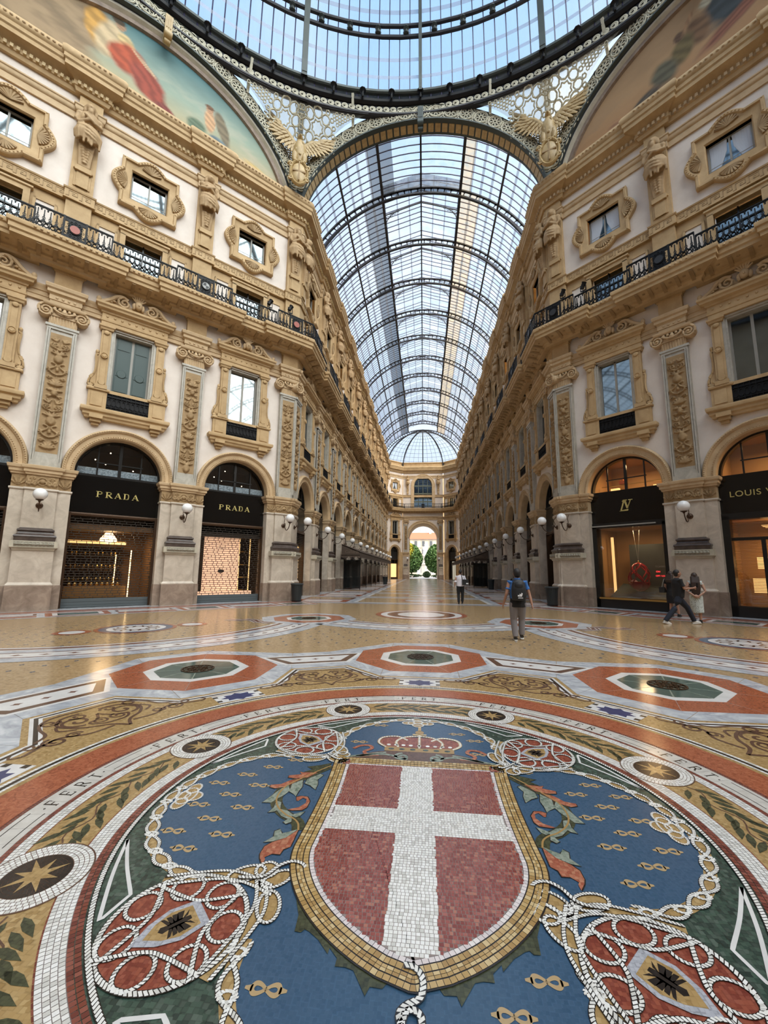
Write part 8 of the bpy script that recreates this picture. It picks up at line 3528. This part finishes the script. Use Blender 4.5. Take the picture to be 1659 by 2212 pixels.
def person(label, M, P, skin='skin', hair='hair_dark', female=False, hairlen=0, bare_legs=False, sleeves='short'):
    o = thing('person', M, label, 'person')
    b = MB()
    H = Vector(P['head'])
    hd = Vector(P.get('face', (0, 1, 0))).normalized()
    rt_ = hd.cross(Vector((0, 0, 1))).normalized()
    b.ball(tuple(H), (.080, .095, .115), 14, 10)
    b.ball(tuple(H + hd * .02 + Vector((0, 0, -.06))), (.062, .07, .07), 10, 8)
    b.tube([tuple(H + hd * .09 + Vector((0, 0, .0))), tuple(H + hd * .118 + Vector((0, 0, -.035)))], [.010, .016], 6)
    for s in (-1, 1):
        b.ball(tuple(H + rt_ * s * .083 + Vector((0, 0, -.01))), (.016, .024, .032), 6, 5)
        b.ball(tuple(H + hd * .088 + rt_ * s * .032 + Vector((0, 0, .012))), .013, 6, 5)
    b.ball(tuple(H + hd * .088 + Vector((0, 0, -.065))), (.022, .012, .012), 6, 5)
    nk = Vector(P['neck'])
    b.tube([tuple(H + Vector((0, 0, -.06))), tuple(nk)], [.052, .06], 10)
    sw = P.get('sw', .19)
    ch, pv = Vector(P['chest']), Vector(P['pelvis'])
    tw = P.get('tw', (.17, .16, .15, .165))
    b.tube([tuple(nk), tuple(nk + Vector((0, 0, -.06))), tuple(ch), tuple(ch.lerp(pv, .5)), tuple(pv)], [.06, tw[0] * .85, tw[0], tw[1], tw[3]], 14, flat=.66)
    for s, q in ((-1, 'L'), (1, 'R')):
        a = [Vector(p) for p in P['arm' + q]]
        b.tube([tuple(x) for x in (a[0], a[0].lerp(a[1], .5), a[1], a[1].lerp(a[2], .4), a[2])], [.055, .047, .038, .038, .026], 8)
        d = Vector(P.get('hd' + q, a[2] - a[1]))
        hand(b, a[2], d, P.get('hn' + q, (s, 0, 0)), P.get('hs' + q, 1), P.get('curl', .5))
        l = [Vector(p) for p in P['leg' + q]]
        b.tube([tuple(x) for x in (l[0], l[0].lerp(l[1], .4), l[1], l[1].lerp(l[2], .3), l[2])], [.085, .078, .055, .056, .036], 8)
        f = Vector(P.get('ft' + q, (0, 1, 0))).normalized()
        b.tube([tuple(l[2] + f * -.03 + Vector((0, 0, -.03))), tuple(l[2] + f * .06 + Vector((0, 0, -.045))), tuple(l[2] + f * .16 + Vector((0, 0, -.062)))], [.034, .036, .024], 8)
    put('body', blob(b, 'body', skin, .0125, 1), o)
    h = MB()
    h.ball(tuple(H + hd * -.016 + Vector((0, 0, .022))), (.092, .104, .113), 14, 10)
    if hairlen:
        for i in range(7):
            x = rt_ * (-.075 + .025 * i)
            h.tube([tuple(H + x - hd * .06), tuple(H + x * 1.1 - hd * .12 + Vector((0, 0, -.2))), tuple(H + x * 1.15 - hd * .135 + Vector((0, 0, -hairlen * .7))), tuple(H + x * 1.0 - hd * .13 + Vector((0, 0, -hairlen)))], [.05, .05, .045, .03], 7)
    else:
        h.ball(tuple(H + hd * -.03 + Vector((0, 0, -.03))), (.082, .075, .08), 10, 8)
    hm = blob(h, 'hair', hair, .014, 1)
    # keep the face free
    put('hair', hm, o, T(*(-hd * .012)))
    return o


def garment(o, name, mat, tubes, vox=.014, label=None):
    m = MB()
    for pts, r, fl in tubes:
        m.tube(pts, r, 12, flat=fl)
    q = put(name, blob(m, name, mat, vox, 2), o)
    if label:
        q['label'] = label
    return q


def shirt(o, P, mat, name='shirt', sleeve=.85, infl=1.14, hem=-.06, belly=0):
    nk, ch, pv = Vector(P['neck']), Vector(P['chest']), Vector(P['pelvis'])
    tw = P.get('tw', (.17, .16, .15, .165))
    tb = [([tuple(nk + Vector((0, 0, .012))), tuple(nk + Vector((0, 0, -.05))), tuple(ch), tuple(ch.lerp(pv, .5) + Vector((0, belly, 0))), tuple(pv + Vector((0, 0, hem)))], [.068, tw[0] * .95, tw[0] * infl, tw[1] * infl + belly * .5, tw[3] * infl], .68)]
    for q in 'LR':
        a = [Vector(p) for p in P['arm' + q]]
        if sleeve < 1:
            tb.append(([tuple(a[0].lerp(ch, .35)), tuple(a[0]), tuple(a[0].lerp(a[1], sleeve))], [.08, .072, .064], None))
        else:
            e = a[1].lerp(a[2], sleeve - 1)
            tb.append(([tuple(a[0].lerp(ch, .35)), tuple(a[0]), tuple(a[1]), tuple(e)], [.08, .070, .058, .05], None))
    return garment(o, name, mat, tb)


def trousers(o, P, mat, wide=1.25, name='trousers'):
    pv = Vector(P['pelvis'])
    tb = [([tuple(pv + Vector((0, 0, .07))), tuple(pv), tuple(pv + Vector((0, 0, -.08)))], [.165, .172, .15], .72)]
    for q in 'LR':
        l = [Vector(p) for p in P['leg' + q]]
        tb.append(([tuple(l[0] + Vector((0, 0, .02))), tuple(l[0].lerp(l[1], .5)), tuple(l[1]), tuple(l[1].lerp(l[2], .5)), tuple(l[2] + Vector((0, 0, -.005)))], [.098 * wide / 1.1, .088 * wide / 1.1, .070 * wide / 1.1, .066 * wide / 1.1, .060 * wide / 1.1], None))
    return garment(o, name, mat, tb)


def shoes(o, P, mat, sole='shoe_white'):
    for q in 'LR':
        l = Vector(P['leg' + q][2])
        f = Vector(P.get('ft' + q, (0, 1, 0))).normalized()
        m = MB()
        m.tube([tuple(l + f * -.05 + Vector((0, 0, -.035))), tuple(l + f * .05 + Vector((0, 0, -.04))), tuple(l + f * .18 + Vector((0, 0, -.066)))], [.044, .046, .030], 10)
        sh_ = put('shoe', blob(m, 'shoe', mat, .012, 1), o)
        m = MB()
        m.tube([tuple(l + f * -.075 + Vector((0, 0, -.078))), tuple(l + f * .06 + Vector((0, 0, -.082))), tuple(l + f * .2 + Vector((0, 0, -.088)))], [.042, .048, .034], 10, flat=.32)
        put('sole', m.mesh('sole', sole, 60), sh_)


def facing(x, y, dx, dy):
    return T(x, y, 0) @ RZ(math.atan2(-dx, dy))


# man with backpack walking away
P = dict(head=(0, .03, 1.62), neck=(0, 0, 1.47), chest=(0, 0, 1.30), pelvis=(0, 0, .95), face=(-.15, 1, .0),
         armL=[(-.19, 0, 1.41), (-.27, -.04, 1.12), (-.33, .06, .88)], armR=[(.19, 0, 1.41), (.28, -.02, 1.12), (.32, -.08, .87)],
         legL=[(-.09, 0, .90), (-.10, .06, .49), (-.08, -.02, .095)], legR=[(.09, 0, .90), (.10, .12, .50), (.09, .12, .13)], ftR=(0, 1, .25), hnL=(-1, 0, 0), hnR=(1, 0, 0))
o = person('man in blue polo and grey trousers walking with a black backpack', facing(2.42, 7.32, .05, 1), P, 'skin_tan')
shirt(o, P, 'cloth_blue', 'polo_shirt', .62)
m = MB()
m.lathe([(.075, 1.44), (.082, 1.47), (.078, 1.51), (.07, 1.50)], 14)
put('collar', m.mesh('collar', 'cloth_blue', 60), o)
trousers(o, P, 'cloth_grey', 1.3)
garment(o, 'dark_waist', 'cloth_black', [([(0, -.01, 1.02), (0, -.01, .93), (0, -.01, .80)], [.185, .192, .182], .74)], .014, 'black garment hanging below the backpack')
shoes(o, P, 'shoe_black', 'shoe_white')
bp = thing('backpack', facing(2.42, 7.32, .05, 1), 'black backpack with white three-bar logo on the back of the man in blue', 'backpack')
m = MB()
m.tube([(0, -.19, .98), (0, -.21, 1.1), (0, -.21, 1.25), (0, -.19, 1.40), (0, -.17, 1.47)], [.16, .18, .175, .15, .09], 14, flat=.52)
put('bag_body', blob(m, 'bag_body', 'bag_black', .014, 2), bp)
m = MB()
for s in (-1, 1):
    m.tube(curve([(s * .08, -.14, 1.46), (s * .12, -.02, 1.49), (s * .13, .10, 1.42), (s * .15, .13, 1.2), (s * .17, -.02, 1.02), (s * .13, -.13, 1.0)], 5), .024, 6, flat=.4)
put('strap', m.mesh('strap', 'bag_black', 60), bp)
put('top_pocket', MB().ball((0, -.25, 1.33), (.11, .06, .10), 12, 8).mesh('top_pocket', 'bag_black', 180), bp)
m = MB()
for i in range(3):
    x = -.02 + .034 * i
    h_ = .04 + .026 * i
    m.add([(x - .026, -.318, 1.075), (x + .002, -.318, 1.075), (x + .022 - .008 * (2 - i), -.318, 1.075 + h_ * .8), (x - .004 - .008 * (2 - i), -.318, 1.075 + h_)], [(0, 1, 2, 3)])
put('logo', m.mesh('logo', 'print_white'), bp)
put('logo_text', text_mesh('adidas', .05, 'print_white', .001, .95), bp, T(.02, -.317, 1.03) @ UPR)

# man in white shirt with shoulder bag, farther on
P = dict(head=(.03, .04, 1.63), neck=(0, 0, 1.47), chest=(0, 0, 1.30), pelvis=(0, 0, .96), face=(.7, 1, -.05),
         armL=[(-.19, 0, 1.41), (-.26, -.05, 1.14), (-.30, .02, .90)], armR=[(.19, 0, 1.41), (.30, -.04, 1.17), (.24, .12, 1.05)],
         legL=[(-.09, 0, .91), (-.10, .05, .50), (-.09, -.06, .10)], legR=[(.09, 0, .91), (.10, .10, .50), (.08, .14, .12)], ftR=(0, 1, .2))
Mw = facing(2.0, 18.6, .12, 1)
o = person('man in white shirt and black trousers walking down the arcade', Mw, P, 'skin_tan')
shirt(o, P, 'cloth_white', 'white_shirt', 1.1, 1.2)
trousers(o, P, 'cloth_black', 1.25)
shoes(o, P, 'shoe_black', 'shoe_black')
bg_ = thing('shoulder_bag', Mw, 'flat black shoulder bag under the arm of the white-shirted man', 'bag')
m = MB()
m.box(.10, .42, -.20, -.10, .98, 1.26)
put('bag_body', m.mesh('bag_body', 'bag_black'), bg_)
m = MB()
m.tube(curve([(.12, -.15, 1.24), (.08, -.12, 1.42), (.06, -.02, 1.53), (.12, .12, 1.3)], 5), .016, 5)
put('strap', m.mesh('strap', 'bag_black'), bg_)
m = MB()
m.box(.30, .41, -.208, -.2, 1.03, 1.08)
put('label_patch', m.mesh('label_patch', 'print_white'), bg_)

# striding man in black
Mb = facing(8.63, 11.65, 1, .0) @ Matrix.Scale(1.03, 4)
P = dict(head=(.02, .03, 1.62), neck=(0, 0, 1.47), chest=(0, .0, 1.30), pelvis=(0, 0, .93), face=(.15, 1, 0), tw=(.18, .185, .18, .185),
         armL=[(-.20, 0, 1.41), (-.26, .10, 1.16), (-.20, .36, 1.18)], armR=[(.20, 0, 1.41), (.27, .06, 1.13), (.24, .34, 1.16)],
         legL=[(-.09, 0, .88), (-.08, .30, .52), (-.08, .48, .10)], legR=[(.09, 0, .88), (.09, -.18, .50), (.09, -.50, .11)], ftR=(0, 1, -.25), ftL=(0, 1, .12), hdL=(0, 1, .3), hdR=(0, 1, .3), curl=1.1)
o = person('man in black t-shirt and dark jeans striding with arm held out', Mb, P, 'skin_tan')
shirt(o, P, 'cloth_black', 't_shirt', .75, 1.18, -.08, .03)
trousers(o, P, 'cloth_navy', 1.3, 'jeans')
shoes(o, P, 'shoe_white', 'shoe_white')
ph = tag(put('smartphone', MB().box(-.035, .035, -.006, .006, -.07, .07).mesh('smartphone', 'cloth_black'), None, Mb @ T(.24, .47, 1.25)), 'dark smartphone held by the striding man in black', 'phone')

# woman half hidden behind him
Mh = facing(9.62, 13.75, .75, .66) @ Matrix.Scale(1.06, 4)
P = dict(head=(0, .03, 1.53), neck=(0, 0, 1.39), chest=(0, 0, 1.22), pelvis=(0, 0, .90), face=(.2, 1, 0), tw=(.145, .13, .13, .15),
         armL=[(-.165, 0, 1.33), (-.21, .02, 1.07), (-.16, .16, .92)], armR=[(.165, 0, 1.33), (.22, .02, 1.07), (.16, .2, .95)],
         legL=[(-.08, 0, .86), (-.08, .06, .47), (-.09, .02, .12)], legR=[(.08, 0, .86), (.08, .12, .47), (.09, .20, .12)])
o = person('woman in dark clothes and black heels, mostly hidden behind the striding man', Mh, P, 'skin', 'hair_brown', True, .28)
shirt(o, P, 'cloth_black', 'dress_top', .5, 1.12)
garment(o, 'skirt', 'cloth_black', [([(0, 0, .98), (0, 0, .8), (0, .03, .52)], [.155, .185, .20], .8)])
shoes(o, P, 'shoe_black', 'shoe_black')
hb = thing('handbag', Mh, 'black handbag hanging from the shoulder of the half hidden woman', 'bag')
put('bag_body', MB().box(-.36, -.20, -.14, .14, .88, 1.08).mesh('bag_body', 'bag_black'), hb)
put('strap', MB().tube(curve([(-.28, -.1, 1.06), (-.2, -.04, 1.38), (-.24, .08, 1.06)], 6), .012, 5).mesh('strap', 'frame_grey'), hb)

# woman in floral dress, hands behind her back
Mf = facing(9.47, 12.1, .40, .90) @ Matrix.Scale(1.05, 4)
P = dict(head=(0, .02, 1.50), neck=(0, 0, 1.36), chest=(0, 0, 1.19), pelvis=(0, 0, .86), face=(0, 1, .05), tw=(.145, .13, .125, .155),
         armL=[(-.165, 0, 1.30), (-.25, -.08, 1.03), (-.06, -.19, .87)], armR=[(.165, 0, 1.30), (.25, -.08, 1.03), (.06, -.19, .87)],
         legL=[(-.08, 0, .83), (-.10, .02, .46), (-.13, -.06, .10)], legR=[(.08, 0, .83), (.08, .02, .46), (.07, .0, .10)], hdL=(1, -.1, -.3), hdR=(-1, -.1, -.3), hnL=(0, -1, 0), hnR=(0, -1, 0), curl=.6)
o = person('woman with long dark hair in white floral dress, hands clasped behind her', Mf, P, 'skin', 'hair_brown', True, .60)
shirt(o, P, 'floral', 'dress_top', .25, 1.12)
garment(o, 'dress_skirt', 'floral', [([(0, 0, .98), (0, -.01, .84), (0, .01, .6), (.02, .01, .32)], [.148, .185, .185, .165], .82)])
shoes(o, P, 'shoe_black', 'shoe_black')
m = MB()
m.box(-.17, -.07, -.15, -.10, 1.02, 1.26)
put('sash', m.mesh('sash', 'cloth_black'), o)

# person sitting in a doorway far along the left side
Ms = facing(-7.0, 38.6, .8, -.5)
P = dict(head=(0, -.12, 1.02), neck=(0, -.15, .87), chest=(0, -.17, .70), pelvis=(0, -.2, .38), face=(0, 1, -.3),
         armL=[(-.18, -.15, .80), (-.24, .05, .62), (-.12, .22, .58)], armR=[(.18, -.15, .80), (.24, .05, .62), (.12, .22, .58)],
         legL=[(-.09, -.15, .38), (-.1, .28, .48), (-.1, .36, .10)], legR=[(.09, -.15, .38), (.1, .28, .48), (.1, .36, .10)])
o = person('person in dark top, jeans and white shoes sitting low between two piers', Ms, P, 'skin')
shirt(o, P, 'cloth_black', 'jacket', 1.6, 1.2)
trousers(o, P, 'jean_blue', 1.2, 'jeans')
shoes(o, P, 'shoe_white', 'shoe_white')
o = thing('stone_stool', Ms, 'low dark block that the sitting person uses as a seat', 'stool')
put('seat', MB().box(-.22, .22, -.4, .05, .24, .30).mesh('seat', 'bin_iron'), o)
put('base', MB().box(-.18, .18, -.36, .0, 0, .24).mesh('base', 'bin_iron'), o)
